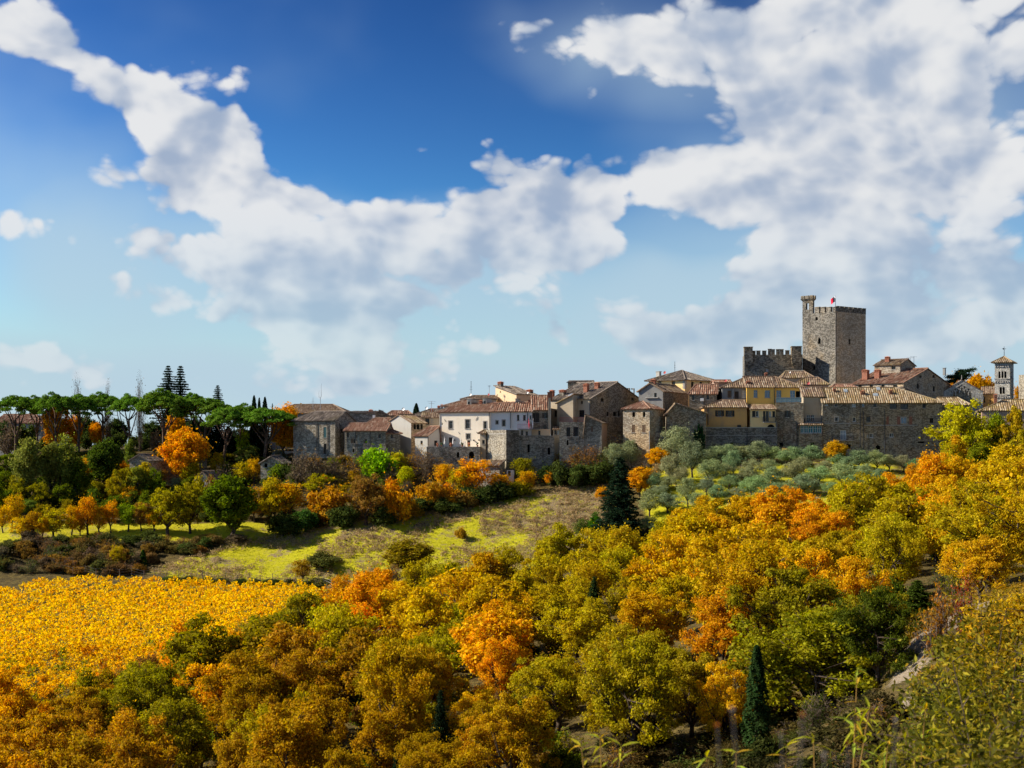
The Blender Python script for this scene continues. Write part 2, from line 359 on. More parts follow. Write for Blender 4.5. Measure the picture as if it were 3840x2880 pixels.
def height_raw(x, y):
    q = np.stack([x, y], -1).reshape(-1, 2)
    qc = np.c_[np.clip(q[:, 0], -210, 210), np.clip(q[:, 1], -20, 430)] / _S
    h = _phi(((qc[:, None] - _xy[None]) ** 2).sum(-1)) @ _w[:_n] + np.c_[np.ones(len(qc)), qc] @ _w[_n:]
    f = np.maximum.reduce([sstep(395, 620, q[:, 1]), sstep(170, 420, np.abs(q[:, 0])), sstep(-10, -200, q[:, 1])])
    h = h * (1 - f) - 62 * f
    h = h + .25 * np.sin(q[:, 0] * .31 + 1.3 * np.sin(q[:, 1] * .17)) * np.sin(q[:, 1] * .27 + .8) * sstep(20, 60, q[:, 1]) * (1 - f)
    return h.reshape(np.shape(x))
GX = np.r_[-30000, -12000, -5000, -2500, -1200, -700, -480, -360, np.arange(-290, 291, 2.0), 360, 480, 700, 1200, 2500, 5000, 12000, 30000]
GY = np.r_[-30000, -9000, -2500, -800, -300, -120, -50, np.arange(-20, 441, 2.0), 480, 540, 640, 800, 1100, 1700, 2800, 5000, 9000, 18000, 30000]
_X, _Y = np.meshgrid(GX, GY)
GZ = np.concatenate([height_raw(_X[i:i + 20], _Y[i:i + 20]) for i in range(0, len(GY), 20)])
def gz(x, y):
    i = int(np.clip(np.searchsorted(GX, x) - 1, 0, len(GX) - 2)); j = int(np.clip(np.searchsorted(GY, y) - 1, 0, len(GY) - 2))
    u = (x - GX[i]) / (GX[i + 1] - GX[i]); v = (y - GY[j]) / (GY[j + 1] - GY[j])
    return float((GZ[j, i] * (1 - u) + GZ[j, i + 1] * u) * (1 - v) + (GZ[j + 1, i] * (1 - u) + GZ[j + 1, i + 1] * u) * v)
def hit(px, py, y0=40, y1=345):
    """ground point seen at a photograph pixel (first hit from the camera)"""
    dx, dz = (px - CX) / F, (HZ - py) / F; y = y0
    while y < y1:
        if gz(dx * y, y) >= dz * y: break
        y += .75
    return Vector((dx * y, y, gz(dx * y, y)))
def inpoly(px, py, poly):
    c = False; n = len(poly); j = n - 1
    for i in range(n):
        xi, yi = poly[i]; xj, yj = poly[j]
        if (yi > py) != (yj > py) and px < (xj - xi) * (py - yi) / (yj - yi) + xi: c = not c
        j = i
    return c
FIELD = [(560, 2140), (900, 2030), (1300, 1960), (1700, 1900), (2000, 1850), (2300, 1800), (2330, 1990), (2200, 2080), (1900, 2150), (1600, 2210), (1250, 2225), (800, 2200)]
VINE = [(-150, 2262), (60, 2222), (300, 2188), (700, 2203), (1000, 2214), (1200, 2222), (1215, 2262), (1050, 2345), (800, 2445), (500, 2560), (200, 2655), (-150, 2760)]
OLIVE = [(2420, 1740), (3330, 1730), (3480, 1800), (3380, 1930), (2900, 2000), (2440, 2030), (2400, 1900)]
PATHP = [(3640, 2250), (3760, 2300), (3640, 2335), (3540, 2360), (3470, 2440), (3440, 2520), (3440, 2700), (3380, 2700), (3390, 2520), (3385, 2440), (3440, 2370), (3530, 2330), (3590, 2300)]
ORCH = [(-100, 1960), (1100, 1960), (1150, 2020), (400, 2040), (-100, 2050)]
nx_, ny_ = len(GX), len(GY)
me = bpy.data.meshes.new('ground')
me.vertices.add(nx_ * ny_); me.vertices.foreach_set('co', np.stack([_X, _Y, GZ], -1).astype(np.float32).ravel())
ii = (np.arange(ny_ - 1)[:, None] * nx_ + np.arange(nx_ - 1)[None]).ravel()
fq = np.stack([ii, ii + 1, ii + nx_ + 1, ii + nx_], -1).astype(np.int32)
me.loops.add(fq.size); me.loops.foreach_set('vertex_index', fq.ravel())
me.polygons.add(len(fq)); me.polygons.foreach_set('loop_start', np.arange(0, fq.size, 4, dtype=np.int32))
me.polygons.foreach_set('use_smooth', [True] * len(fq)); me.update(calc_edges=True)
zone = np.zeros((ny_, nx_, 4), np.float32); zone[..., 3] = 1
for j in range(ny_):
    for i in range(nx_):
        x, y, z = GX[i], GY[j], GZ[j, i]
        if y < 30 or y > 345 or abs(x) > 150: continue
        px, py = proj(x, y, z)
        if y > 150:
            if inpoly(px, py, FIELD): zone[j, i, 0] = 1; zone[j, i, 3] = 1 - .16 * float(np.clip((np.interp(px, [600, 1300, 1700, 2000, 2300], [2110, 2040, 2010, 1990, 2000]) - py) / 60, 0, 1)) - .3 * float(np.clip((px - 1950) / 200, 0, 1))
            if inpoly(px, py, OLIVE) or inpoly(px, py, ORCH): zone[j, i, 0] = .8
            if inpoly(px, py, VINE): zone[j, i, 1] = 1
        elif inpoly(px, py, PATHP): zone[j, i, 2] = 1
at = me.color_attributes.new('zone', 'FLOAT_COLOR', 'POINT'); at.data.foreach_set('color', zone.ravel())
gm, t, b = mat_base('ground_cover', .95, .1); p = pos(t)
za = NN('ShaderNodeAttribute', t, attribute_name='zone'); zs = NN('ShaderNodeSeparateColor', t); LK(za.outputs['Color'], zs.inputs[0])
n1_ = noise(t, p, .16, 5, .6); n2_ = noise(t, p, 1.1, 5, .65); n3_ = noise(t, p, 5, 4, .6)
litter = ramp(t, n2_, [(.3, (.04, .032, .014)), (.5, (.09, .065, .022)), (.7, (.16, .12, .035))])
grass = ramp(t, n2_, [(.25, (.22, .21, .012)), (.5, (.42, .39, .012)), (.75, (.55, .50, .02))])
dry = ramp(t, n3_, [(.3, (.15, .11, .055)), (.6, (.27, .20, .11)), (.8, (.36, .28, .17))])
patch = SS(M('ADD', M('MULTIPLY_ADD', n2_, .45, M('MULTIPLY', n1_, .75, tree=t), tree=t), M('MULTIPLY', M('SUBTRACT', 1, za.outputs['Alpha'], tree=t), .3, tree=t), tree=t), .60, .73, t)
fieldc = MIX(patch, grass, dry, t)
soil = ramp(t, n3_, [(.3, (.08, .06, .03)), (.55, (.14, .12, .03)), (.8, (.20, .17, .04))])
gravel = ramp(t, n3_, [(.3, (.17, .13, .09)), (.6, (.27, .22, .16)), (.8, (.36, .30, .22))])
c = MIX(SS(zs.outputs[0], .2, .8, t), litter, fieldc, t)
c = MIX(SS(zs.outputs[1], .2, .8, t), c, soil, t)
c = MIX(SS(M('MULTIPLY_ADD', M('SUBTRACT', n2_, .5, tree=t), .9, zs.outputs[2], tree=t), .3, .6, t), c, gravel, t)
LK(c, b.inputs['Base Color']); bump(t, b, M('ADD', n2_, n3_, tree=t), .6, .25)
me.materials.append(gm)
ground = link('ground', me); tag(ground, kind='structure')
# ------------------------------------------------------------------ the hill town
ZO = {1: (980, 1380, 3.072), 2: (1560, 1360, 3.771), 3: (2060, 1340, 3.568), 4: (2560, 1340, 3.95), 5: (2980, 1260, 3.318), 6: (2740, 1060, 3.687), 7: (3400, 1260, 3.318), 8: (0, 1340, 1.975), 9: (1000, 1700, 1.58), 10: (2100, 1650, 1.58)}
def ZP(n, x, y): ox, oy, s = ZO[n]; return ox + x / s, oy + y / s
rng = random.Random(7)
OPEN = {'dark': (WOODD, GL_DARK), 'blue': (METALG, GL_SKY), 'pale': (WHITE, GL_PALE), 'white': (WHITE, GL_DARK), 'brown': (WOODB, GL_DARK), 'stone': (STONESILL, GL_DARK)}
class Wall:
    """a vertical wall plane: point(a, z, d) with a along it and d inwards"""
    def __init__(s, o, e, n, length): s.o, s.e, s.n, s.len = Vector(o), Vector(e), Vector(n), length
    def pt(s, a, z, d=0):
        q = s.o + s.e * a + s.n * d; return Vector((q.x, q.y, z))
    def pix(s, px, py):
        k = (px - CX) / F
        # o.x + e.x a = k (o.y + e.y a)
        a = (k * s.o.y - s.o.x) / (s.e.x - k * s.e.y); Y = s.o.y + s.e.y * a
        return a, (HZ - py) / F * Y
def wall_mesh(mb, w, z0, top, ops, m=0, rev=.28):
    """top: [(a, z), ...] outline; ops: (a0, a1, z0, z1) openings"""
    ab = {round(a, 4) for a, _ in top}
    for o in ops: ab |= {round(o[0], 4), round(o[1], 4)}
    ab = sorted(a for a in ab if top[0][0] - 1e-3 <= a <= top[-1][0] + 1e-3)
    def tz(a):
        for (a0, q0), (a1, q1) in zip(top, top[1:]):
            if a <= a1 + 1e-6: return q0 + (q1 - q0) * (a - a0) / max(1e-6, a1 - a0)
        return top[-1][1]
    for a0, a1 in zip(ab, ab[1:]):
        if a1 - a0 < 1e-3: continue
        mid = (a0 + a1) / 2
        cut = sorted([(o[2], o[3]) for o in ops if o[0] < mid < o[1]]); z = z0
        for lo, hi in cut:
            if lo > z: mb.quad(w.pt(a0, z), w.pt(a1, z), w.pt(a1, lo), w.pt(a0, lo), m)
            z = max(z, hi)
        mb.quad(w.pt(a0, z), w.pt(a1, z), w.pt(a1, tz(a1)), w.pt(a0, tz(a0)), m)
    for a0, a1, lo, hi in [o[:4] for o in ops]:
        mb.quad(w.pt(a0, lo), w.pt(a0, hi), w.pt(a0, hi, rev), w.pt(a0, lo, rev), m)
        mb.quad(w.pt(a1, lo, rev), w.pt(a1, hi, rev), w.pt(a1, hi), w.pt(a1, lo), m)
        mb.quad(w.pt(a0, hi), w.pt(a1, hi), w.pt(a1, hi, rev), w.pt(a0, hi, rev), m)
        mb.quad(w.pt(a0, lo, rev), w.pt(a1, lo, rev), w.pt(a1, lo), w.pt(a0, lo), m)
def wbox(mb, w, a0, a1, z0, z1, d0, d1, m=0):
    mb.hexa([w.pt(a0, z0, d0), w.pt(a1, z0, d0), w.pt(a1, z0, d1), w.pt(a0, z0, d1)],
            [w.pt(a0, z1, d0), w.pt(a1, z1, d0), w.pt(a1, z1, d1), w.pt(a0, z1, d1)], m)
def window(root, w, o, style, wallm, rev=.28):
    a0, a1, z0, z1 = o; W_, H_ = a1 - a0, z1 - z0; cx = (a0 + a1) / 2
    base, *opt = style.split('+')
    if base in ('hole', 'arch'):
        mb = MB(); wbox(mb, w, a0 - .02, a1 + .02, z0 - .02, z1 + .02, rev + .25, rev + .32)
        wn = mb.build('window', HOLE, root)
        if base == 'arch':       # stone filling above the round head and a ring of voussoirs
            mb = MB(); n = 8; r = W_ / 2; zc = z1 - r
            for k in range(n):
                t0, t1 = math.pi * k / n, math.pi * (k + 1) / n
                p0, p1 = (cx + r * math.cos(t0), zc + r * math.sin(t0)), (cx + r * math.cos(t1), zc + r * math.sin(t1))
                mb.hexa([w.pt(p0[0], p0[1], .02), w.pt(p1[0], p1[1], .02), w.pt(p1[0], p1[1], rev), w.pt(p0[0], p0[1], rev)],
                        [w.pt(p0[0], z1, .02), w.pt(p1[0], z1, .02), w.pt(p1[0], z1, rev), w.pt(p0[0], z1, rev)])
            mb.build('arch_head', wallm, wn)
    elif base == 'door':
        mb = MB(); wbox(mb, w, a0, a1, z0, z1, rev - .1, rev - .04)
        for k in (-1, 1): wbox(mb, w, cx + k * W_ * .23 - W_ * .17, cx + k * W_ * .23 + W_ * .17, z0 + H_ * .12, z0 + H_ * .9, rev - .13, rev - .1)
        wn = mb.build('door', WOODD if 'pale' not in opt else WHITE, root)
    elif base == 'shut':         # closed louvred shutters
        mb = MB(); wbox(mb, w, a0 - .05, a1 + .05, z0 - .05, z1 + .05, rev - .02, rev + .04)
        wn = mb.build('window', WOODD, root)
        m = TEAL if 'teal' in opt else (WOODB if 'brown' in opt else DKSHUT)
        for k in (0, 1):
            mb = MB(); b0 = a0 + .02 + k * W_ / 2; b1 = b0 + W_ / 2 - .04
            wbox(mb, w, b0, b1, z0 + .02, z1 - .02, .06, .10)
            q = z0 + .12
            while q < z1 - .12: wbox(mb, w, b0 + .06, b1 - .06, q, q + .06, .035, .06); q += .13
            mb.build('shutter', m, wn)
    else:
        fm, gm_ = OPEN[base]; fr = min(.09, W_ * .14)
        mb = MB()
        wbox(mb, w, a0, a0 + fr, z0, z1, rev - .1, rev); wbox(mb, w, a1 - fr, a1, z0, z1, rev - .1, rev)
        wbox(mb, w, a0 + fr, a1 - fr, z0, z0 + fr, rev - .1, rev); wbox(mb, w, a0 + fr, a1 - fr, z1 - fr, z1, rev - .1, rev)
        if W_ > .7: wbox(mb, w, cx - .035, cx + .035, z0 + fr, z1 - fr, rev - .09, rev - .01)
        if H_ > 1.5: wbox(mb, w, a0 + fr, a1 - fr, z0 + H_ * .62, z0 + H_ * .62 + .06, rev - .085, rev - .015)
        wn = mb.build('window', fm, root)
        mb = MB(); wbox(mb, w, a0 + fr * .5, a1 - fr * .5, z0 + fr * .5, z1 - fr * .5, rev - .03, rev - .015); mb.build('pane', gm_, wn)
        if 'open' in opt or 'teal' in opt:
            m = TEAL if 'teal' in opt else DKSHUT
            for k in (-1, 1):
                mb = MB(); b0 = a0 - W_ * .5 if k < 0 else a1 + .03; b1 = b0 + W_ * .5 - .03
                wbox(mb, w, b0, b1, z0, z1, -.09, -.03); q = z0 + .1
                while q < z1 - .12: wbox(mb, w, b0 + .06, b1 - .06, q, q + .06, -.115, -.09); q += .13
                mb.build('shutter', m, wn)
        if 'frame' in opt:
            mb = MB(); f = .16
            wbox(mb, w, a0 - f, a0, z0, z1 + f, -.035, .1); wbox(mb, w, a1, a1 + f, z0, z1 + f, -.035, .1); wbox(mb, w, a0, a1, z1, z1 + f, -.035, .1)
            mb.build('surround', STONESILL, wn)
    if base not in ('door', 'arch') and 'nosill' not in opt and z1 - z0 > .5:
        mb = MB(); wbox(mb, w, a0 - .12, a1 + .12, z0 - .11, z0 - .004, -.10, rev * .8); mb.build('sill', STONESILL, wn)
    return wn
def roof_plane(slab, rows, A, B, C, D, seed=0, th=.13, sp=.46):
    """sloping plane: A-B is the eave, D-C the upper edge; slab below, rows of curved tiles on it"""
    A, B, C, D = map(Vector, (A, B, C, D)); u = (B - A); wd = u.length
    if wd < .2: return
    u = u / wd
    up = ((C + D) / 2 - (A + B) / 2); v = up - u * up.dot(u)
    if v.length < .1: return
    v.normalize(); n = u.cross(v); n = n if n.z > 0 else -n
    lo = [q - n * th for q in (A, B, C, D)]
    if (C - D).length < .02: slab.hexa(lo[:3], [A, B, C])
    else: slab.hexa(lo, [A, B, C, D])
    du, dv = (D - A).dot(u), (D - A).dot(v); cu, cv = (C - A).dot(u), (C - A).dot(v)
    r = random.Random(seed); k = sp * .5
    while k < wd - sp * .25:
        if k < du: vm = dv * k / du
        elif k > cu: vm = cv * (wd - k) / max(.01, wd - cu)
        else: vm = dv + (cv - dv) * (k - du) / max(.01, cu - du)
        q = -.05; sl_ = 1.1; drift = 0
        while q < vm - .1:
            e = min(q + sl_ + .06, vm); wl = .155 + r.uniform(-.02, .025); h = .115 + r.uniform(-.03, .035); drift = r.uniform(-.035, .035); wu = wl * .8
            bl = A + u * (k + drift) + v * q; bu = A + u * (k + drift * .5) + v * e
            vs = [bl - u * wl + n * .005, bl - u * wl * .5 + n * h, bl + u * wl * .5 + n * h, bl + u * wl + n * .005,
                  bu - u * wu + n * .0, bu - u * wu * .5 + n * h * .75, bu + u * wu * .5 + n * h * .75, bu + u * wu + n * .0]
            rows.add(vs, ((0, 1, 5, 4), (1, 2, 6, 5), (2, 3, 7, 6), (0, 3, 2, 1)))
            q += sl_ * r.uniform(.85, 1.1)
        k += sp * r.uniform(.93, 1.07)
HOUSES = {}
def house(name, label, zn, x0, x1, Y0, Y1, ybase, yeave, D, roof=('gx', 2, 0, 0), wall=S_GREY, tile=T_OLD, wins=(), rwins=(), lwins=(), xr=None, xl=None,
          sidewall=None, pipes=(), cat='house', ov=.38, ridge=.5, anchor=None, split=None, group=None):
    px0, _ = ZP(zn, x0, 0); px1, _ = ZP(zn, x1, 0); _, pe = ZP(zn, 0, yeave); _, pb = ZP(zn, 0, ybase)
    P0 = Vector(((px0 - CX) / F * Y0, Y0, 0)); P1 = Vector(((px1 - CX) / F * Y1, Y1, 0))
    L = (P1 - P0).length; es = (P1 - P0) / L; ed = Vector((-es.y, es.x, 0)); Yn = min(Y0, Y1)
    zE = (HZ - pe) / F * Yn; zB = (HZ - pb) / F * Yn
    if xr is not None:          # depth so that the right wall ends at that pixel
        k = (ZP(zn, xr, 0)[0] - CX) / F; D = (k * P1.y - P1.x) / (ed.x - k * ed.y)
    if xl is not None:
        k = (ZP(zn, xl, 0)[0] - CX) / F; D = (k * P0.y - P0.x) / (ed.x - k * ed.y)
    zlow = min(zB, min(gz(q.x, q.y) for q in (P0, P1, P0 + ed * D, P1 + ed * D)) - .4)
    c = (P0 + P1) / 2; root = empty(name, (c.x, c.y, zlow), label, cat, group)
    wf = Wall(P0, es, ed, L); wr = Wall(P1, ed, -es, D); wl = Wall(P0, ed, es, D); wb = Wall(P0 + ed * D, es, -ed, L)
    kind, rise, *rest = roof
    hl, hr = (rest + [0, 0])[:2]; dr = D * ridge
    zR = zE + rise
    ft = [(0, zE), (L, zE)]; bt = list(ft); rt = [(0, zE), (D, zE)]; lt = list(rt)
    slab, rows = MB(), MB(); S = lambda s, d, z: wf.pt(s, z, d)
    up = .15; sd = rng.randrange(9999)
    if kind == 'gx':
        sl_ = rise / dr; sb = rise / max(.5, D - dr)
        if hl == 0: lt = [(0, zE), (dr, zR), (D, zE)]
        if hr == 0: rt = [(0, zE), (dr, zR), (D, zE)]
        ol = ov * .7; sL = -ol if hl == 0 else -ov; sR = L + ol if hr == 0 else L + ov
        rl = -ol if hl == 0 else hl; rr_ = L + ol if hr == 0 else L - hr
        if rr_ < rl: rl = rr_ = (rl + rr_) / 2
        ze = zE - ov * sl_ + up; zt = zR + up
        roof_plane(slab, rows, S(sL, -ov, ze), S(sR, -ov, ze), S(rr_, dr, zt), S(rl, dr, zt), sd)
        zeb = zE - ov * sb + up
        roof_plane(slab, rows, S(sR, D + ov, zeb), S(sL, D + ov, zeb), S(rl, dr, zt), S(rr_, dr, zt), sd + 1)
        if hl: roof_plane(slab, rows, S(-ov, D + ov, zeb), S(-ov, -ov, ze), S(rl, dr, zt), S(rl, dr, zt), sd + 2)
        if hr: roof_plane(slab, rows, S(L + ov, -ov, ze), S(L + ov, D + ov, zeb), S(rr_, dr, zt), S(rr_, dr, zt), sd + 3)
        # ridge tiles
        rp = [S(rl, dr, zt + .03), S(rr_, dr, zt + .03)]
        if (rp[1] - rp[0]).length > .5: rows.tube(rp, .16, 6)
        if hl:
            rows.tube([S(-ov, -ov, ze + .05), S(rl, dr, zt + .05)], .15, 6)
        if hr:
            rows.tube([S(L + ov, -ov, ze + .05), S(rr_, dr, zt + .05)], .15, 6)
    elif kind == 'gy':
        sr = L * (rest[0] if rest else .5)
        ft = [(0, zE), (sr, zR), (L, zE)]; bt = list(ft)
        s1, s2 = rise / sr, rise / (L - sr)
        roof_plane(slab, rows, S(-ov, D + ov, zE - ov * s1 + up), S(-ov, -ov, zE - ov * s1 + up), S(sr, -ov, zR + up), S(sr, D + ov, zR + up), sd)
        roof_plane(slab, rows, S(L + ov, -ov, zE - ov * s2 + up), S(L + ov, D + ov, zE - ov * s2 + up), S(sr, D + ov, zR + up), S(sr, -ov, zR + up), sd + 1)
        rows.tube([S(sr, -ov, zR + up + .03), S(sr, D + ov, zR + up + .03)], .16, 6)
    elif kind == 'shed':         # rises to the back
        s1 = rise / D; rt = [(0, zE), (D, zR)]; lt = list(rt); bt = [(0, zR), (L, zR)]
        roof_plane(slab, rows, S(-ov * .6, -ov, zE - ov * s1 + up), S(L + ov * .6, -ov, zE - ov * s1 + up), S(L + ov * .6, D + ov * .3, zR + up), S(-ov * .6, D + ov * .3, zR + up), sd)
    elif kind == 'shedr':        # low on the right, high on the left
        ft = [(0, zR), (L, zE)]; bt = list(ft); lt = [(0, zR), (D, zR)]; s1 = rise / L
        roof_plane(slab, rows, S(L + ov, -ov, zE - ov * s1 + up), S(L + ov, D + ov, zE - ov * s1 + up), S(-ov, D + ov, zR + ov * s1 + up), S(-ov, -ov, zR + ov * s1 + up), sd)
    elif kind == 'shedl':
        ft = [(0, zE), (L, zR)]; bt = list(ft); rt = [(0, zR), (D, zR)]; s1 = rise / L
        roof_plane(slab, rows, S(-ov, D + ov, zE - ov * s1 + up), S(-ov, -ov, zE - ov * s1 + up), S(L + ov, -ov, zR + ov * s1 + up), S(L + ov, D + ov, zR + ov * s1 + up), sd)
    elif kind == 'flat':
        zc = zE - rise
        slab.hexa([S(.25, .25, zc - .15), S(L - .25, .25, zc - .15), S(L - .25, D - .25, zc - .15), S(.25, D - .25, zc - .15)],
                  [S(.25, .25, zc), S(L - .25, .25, zc), S(L - .25, D - .25, zc), S(.25, D - .25, zc)])
    lists = {}
    def conv(w, lst):
        out = []
        for q in lst:
            xa, xb, ya, yb, st = q; ax, ay = ZP(zn, xa, ya); bx, by = ZP(zn, xb, yb)
            a0, zt_ = w.pix(ax, ay); a1, zb_ = w.pix(bx, by)
            if a0 > a1: a0, a1 = a1, a0
            a0 = max(a0, .12); a1 = min(a1, w.len - .12)
            if a1 - a0 < .15: continue
            out.append(((a0, a1, zb_, max(zt_, zb_ + .2)), st))
        return out
    ofr, orr, olf = conv(wf, wins), conv(wr, rwins), conv(wl, lwins)
    mb = MB(); side = MB() if sidewall else mb
    wall_mesh(mb, wf, zlow, ft, [o for o, _ in ofr]); wall_mesh(side, wr, zlow, rt, [o for o, _ in orr])
    bk = MB() if sidewall else mb; sl2 = MB() if sidewall else mb
    wall_mesh(sl2, wl, zlow, lt, [o for o, _ in olf]); wall_mesh(bk, wb, zlow, bt, [o for o, s_t in ofr if s_t == 'through'])
    wall_o = mb.build('wall', wall, root)
    if sidewall: side.build('side_wall', sidewall, root); sl2.build('side_wall', sidewall, root); bk.build('back_wall', wall, root)
    for w, lst, wm in ((wf, ofr, wall), (wr, orr, sidewall or wall), (wl, olf, sidewall or wall)):
        for o, st in lst:
            if st != 'through': window(root, w, o, st, wm)
    ro = slab.build('roof', tile if kind != 'flat' else (tile if tile else P_GREY), root)
    if rows.f:
        rw = rows.build('tile_rows', tile, ro); tag(rw, kind='stuff')
    for q in pipes:
        x, ya, yb = q[:3]; pm = q[3] if len(q) > 3 else METAL; ws = q[4] if len(q) > 4 else wf
        ws = {'r': wr, 'l': wl}.get(ws, wf) if isinstance(ws, str) else ws
        ax, ay = ZP(zn, x, ya); _, by = ZP(zn, x, yb); a, zt_ = ws.pix(ax, ay); _, zb_ = ws.pix(ax, by)
        mb = MB(); mb.tube([ws.pt(a - .25, zt_ + .25, -.02), ws.pt(a, zt_, -.12), ws.pt(a, (zt_ + zb_) / 2, -.12), ws.pt(a, zb_, -.12)], .075, 6); mb.build('downpipe', pm, root)
    h = dict(root=root, roof=ro, f=wf, r=wr, l=wl, L=L, D=D, zE=zE, zR=zR, zlow=zlow, S=S, zn=zn, dr=dr, wall=wall_o)
    HOUSES[name] = h; return h
def chimney(h, x0, x1, yt, yb, d, m=BRICK, cap='tile', zn=None):
    """stack on the roof of a house: pixels for width and height, d metres behind the facade"""
    zn = zn or h['zn']; f = h['f']; o = f.o + f.n * d; w = Wall(o, f.e, f.n, h['L'])
    a0, zt = w.pix(*ZP(zn, x0, yt)); a1, zb = w.pix(*ZP(zn, x1, yb)); g = (a1 - a0); zb -= .7
    mb = MB(); wbox(mb, w, a0, a1, zb, zt - .3, 0, g * .8); c = mb.build('chimney', m, h['roof'])
    mb = MB(); wbox(mb, w, a0 - .1, a1 + .1, zt - .3, zt - .2, -.1, g * .8 + .1)
    if cap == 'tile':
        for q in (0, .5, 1): wbox(mb, w, a0 + q * (g - .12), a0 + q * (g - .12) + .12, zt - .2, zt + .05, .02, g * .8 - .02)
        wbox(mb, w, a0 - .12, a1 + .12, zt + .05, zt + .13, -.12, g * .8 + .12)
        mb.hexa([w.pt(a0 - .12, zt + .13, -.12), w.pt(a1 + .12, zt + .13, -.12), w.pt(a1 + .12, zt + .13, g * .8 + .12), w.pt(a0 - .12, zt + .13, g * .8 + .12)],
                [w.pt(a0 + g * .4, zt + .3, g * .35), w.pt(a1 - g * .4, zt + .3, g * .35), w.pt(a1 - g * .4, zt + .3, g * .45), w.pt(a0 + g * .4, zt + .3, g * .45)])
    mb.build('chimney_cap', TERRA if cap == 'tile' else m, c); return c
def dish(zn, x, y, r, Y, label, m=METALG, group=None):
    c = P(*ZP(zn, x, y), Y); rr = r / ZO[zn][2] / F * Y
    root = empty('satellite_dish', c - Vector((0, 0, rr * 1.6)), label, 'satellite dish', group)
    mb = MB(); n = 14; ax = Vector((-.55, -.75, .35)).normalized(); u = ax.orthogonal().normalized(); w = ax.cross(u)
    rings = [(0, -.22), (.5, -.16), (.85, -.05), (1, .02)]
    vs = [c + ax * rings[0][1] * rr]; fs = []
    for q, (ra, h) in enumerate(rings[1:]):
        for k in range(n): a = 2 * math.pi * k / n; vs.append(c + (u * math.cos(a) + w * math.sin(a)) * ra * rr + ax * h * rr)
    for k in range(n):
        fs.append((0, 1 + k, 1 + (k + 1) % n))
        for q in range(2): fs.append((1 + q * n + k, 1 + (q + 1) * n + k, 1 + (q + 1) * n + (k + 1) % n, 1 + q * n + (k + 1) % n))
    mb.add(vs, fs); mb.build('reflector', m, root, smooth=True)
    mb = MB(); mb.tube([c - ax * rr * .3, c - ax * rr * .5 - Vector((0, 0, rr * .5)), c - ax * rr * .5 - Vector((0, 0, rr * 2.6))], rr * .09, 5); mb.build('mount', METAL, root)
    mb = MB(); mb.tube([c - w * rr, c + ax * rr * .9], rr * .05, 4); mb.box(c + ax * rr * .9, (.07, 0, 0), (0, .07, 0), (0, 0, .07)); mb.build('receiver', METAL, root)
def antenna(zn, x, yt, yb, Y, label, arms=((.95, .8), (.72, .5)), m=METALG):
    a = P(*ZP(zn, x, yt), Y); b = P(*ZP(zn, x, yb), Y); h = (a.z - b.z)
    root = empty('tv_antenna', b - Vector((0, 0, .6)), label, 'antenna')
    mb = MB(); mb.tube([b - Vector((0, 0, 1.0)), a], .05, 5); mb.build('mast', m, root)
    for f, hl_ in arms:
        z = b.z + h * f; mb = MB(); mb.tube([(b.x - hl_, b.y, z), (b.x + hl_, b.y, z)], .03, 4)
        k = -hl_
        while k <= hl_: mb.tube([(b.x + k, b.y - .25, z + .02), (b.x + k, b.y + .25, z + .02)], .018, 3); k += hl_ / 2.5
        mb.build('aerial', m, root)
def anchors(h, lst):       # iron wall ties
    for x0, y0, x1, y1 in lst:
        f = h['f']; a, z = f.pix(*ZP(h['zn'], x0, y0)); a2, z2 = f.pix(*ZP(h['zn'], x1, y1)); mb = MB(); mb.tube([f.pt(a, z, -.05), f.pt((a + a2) / 2, (z + z2) / 2, -.08), f.pt(a2, z2, -.05)], [.03, .06, .03], 5); mb.build('wall_tie', METAL, h['root'])
def strip(h, x0, x1, y0, y1, d0, d1, m, name, wall='f'):
    w = h[wall]; a0, zt = w.pix(*ZP(h['zn'], x0, y0)); a1, zb = w.pix(*ZP(h['zn'], x1, y1)); mb = MB(); wbox(mb, w, min(a0, a1), max(a0, a1), zb, zt, d0, d1)
    return mb.build(name, m, h['root'])
def railing(h, x0, x1, yt, yb, d, m=METAL, name='balcony', floor=True, glassy=None, dens=.14):
    w = h['f']; a0, zt = w.pix(*ZP(h['zn'], x0, yt)); a1, zb = w.pix(*ZP(h['zn'], x1, yb)); mb = MB()
    if floor: wbox(mb, w, a0, a1, zb - .14, zb, -d, .0)
    b = mb.build(name, STONESILL, h['root']) if floor else None
    mb = MB(); wbox(mb, w, a0, a1, zt - .05, zt, -d, -d + .05); wbox(mb, w, a0, a1, zb + .05, zb + .09, -d, -d + .05)
    q = a0
    while q < a1: wbox(mb, w, q, q + .03, zb + (0 if not floor else .003), zt - .05, -d + .01, -d + .04); q += dens
    for e in (a0, a1 - .05): wbox(mb, w, e, e + .05, zt - .05, zt, -d + .05, -.003)
    for e in (a0, a1 - .04):
        q = .12
        while q < d - .1: wbox(mb, w, e + .005, e + .035, zb + .003, zt - .05, -q - .03, -q); q += dens
    mb.build('railing', m, b or h['root'])
    if glassy:
        mb = MB(); wbox(mb, w, a0 + .06, a1 - .06, zb + .12, zt - .08, -d + .06, -d + .07); mb.build('panel', glassy, b or h['root'])
    return b

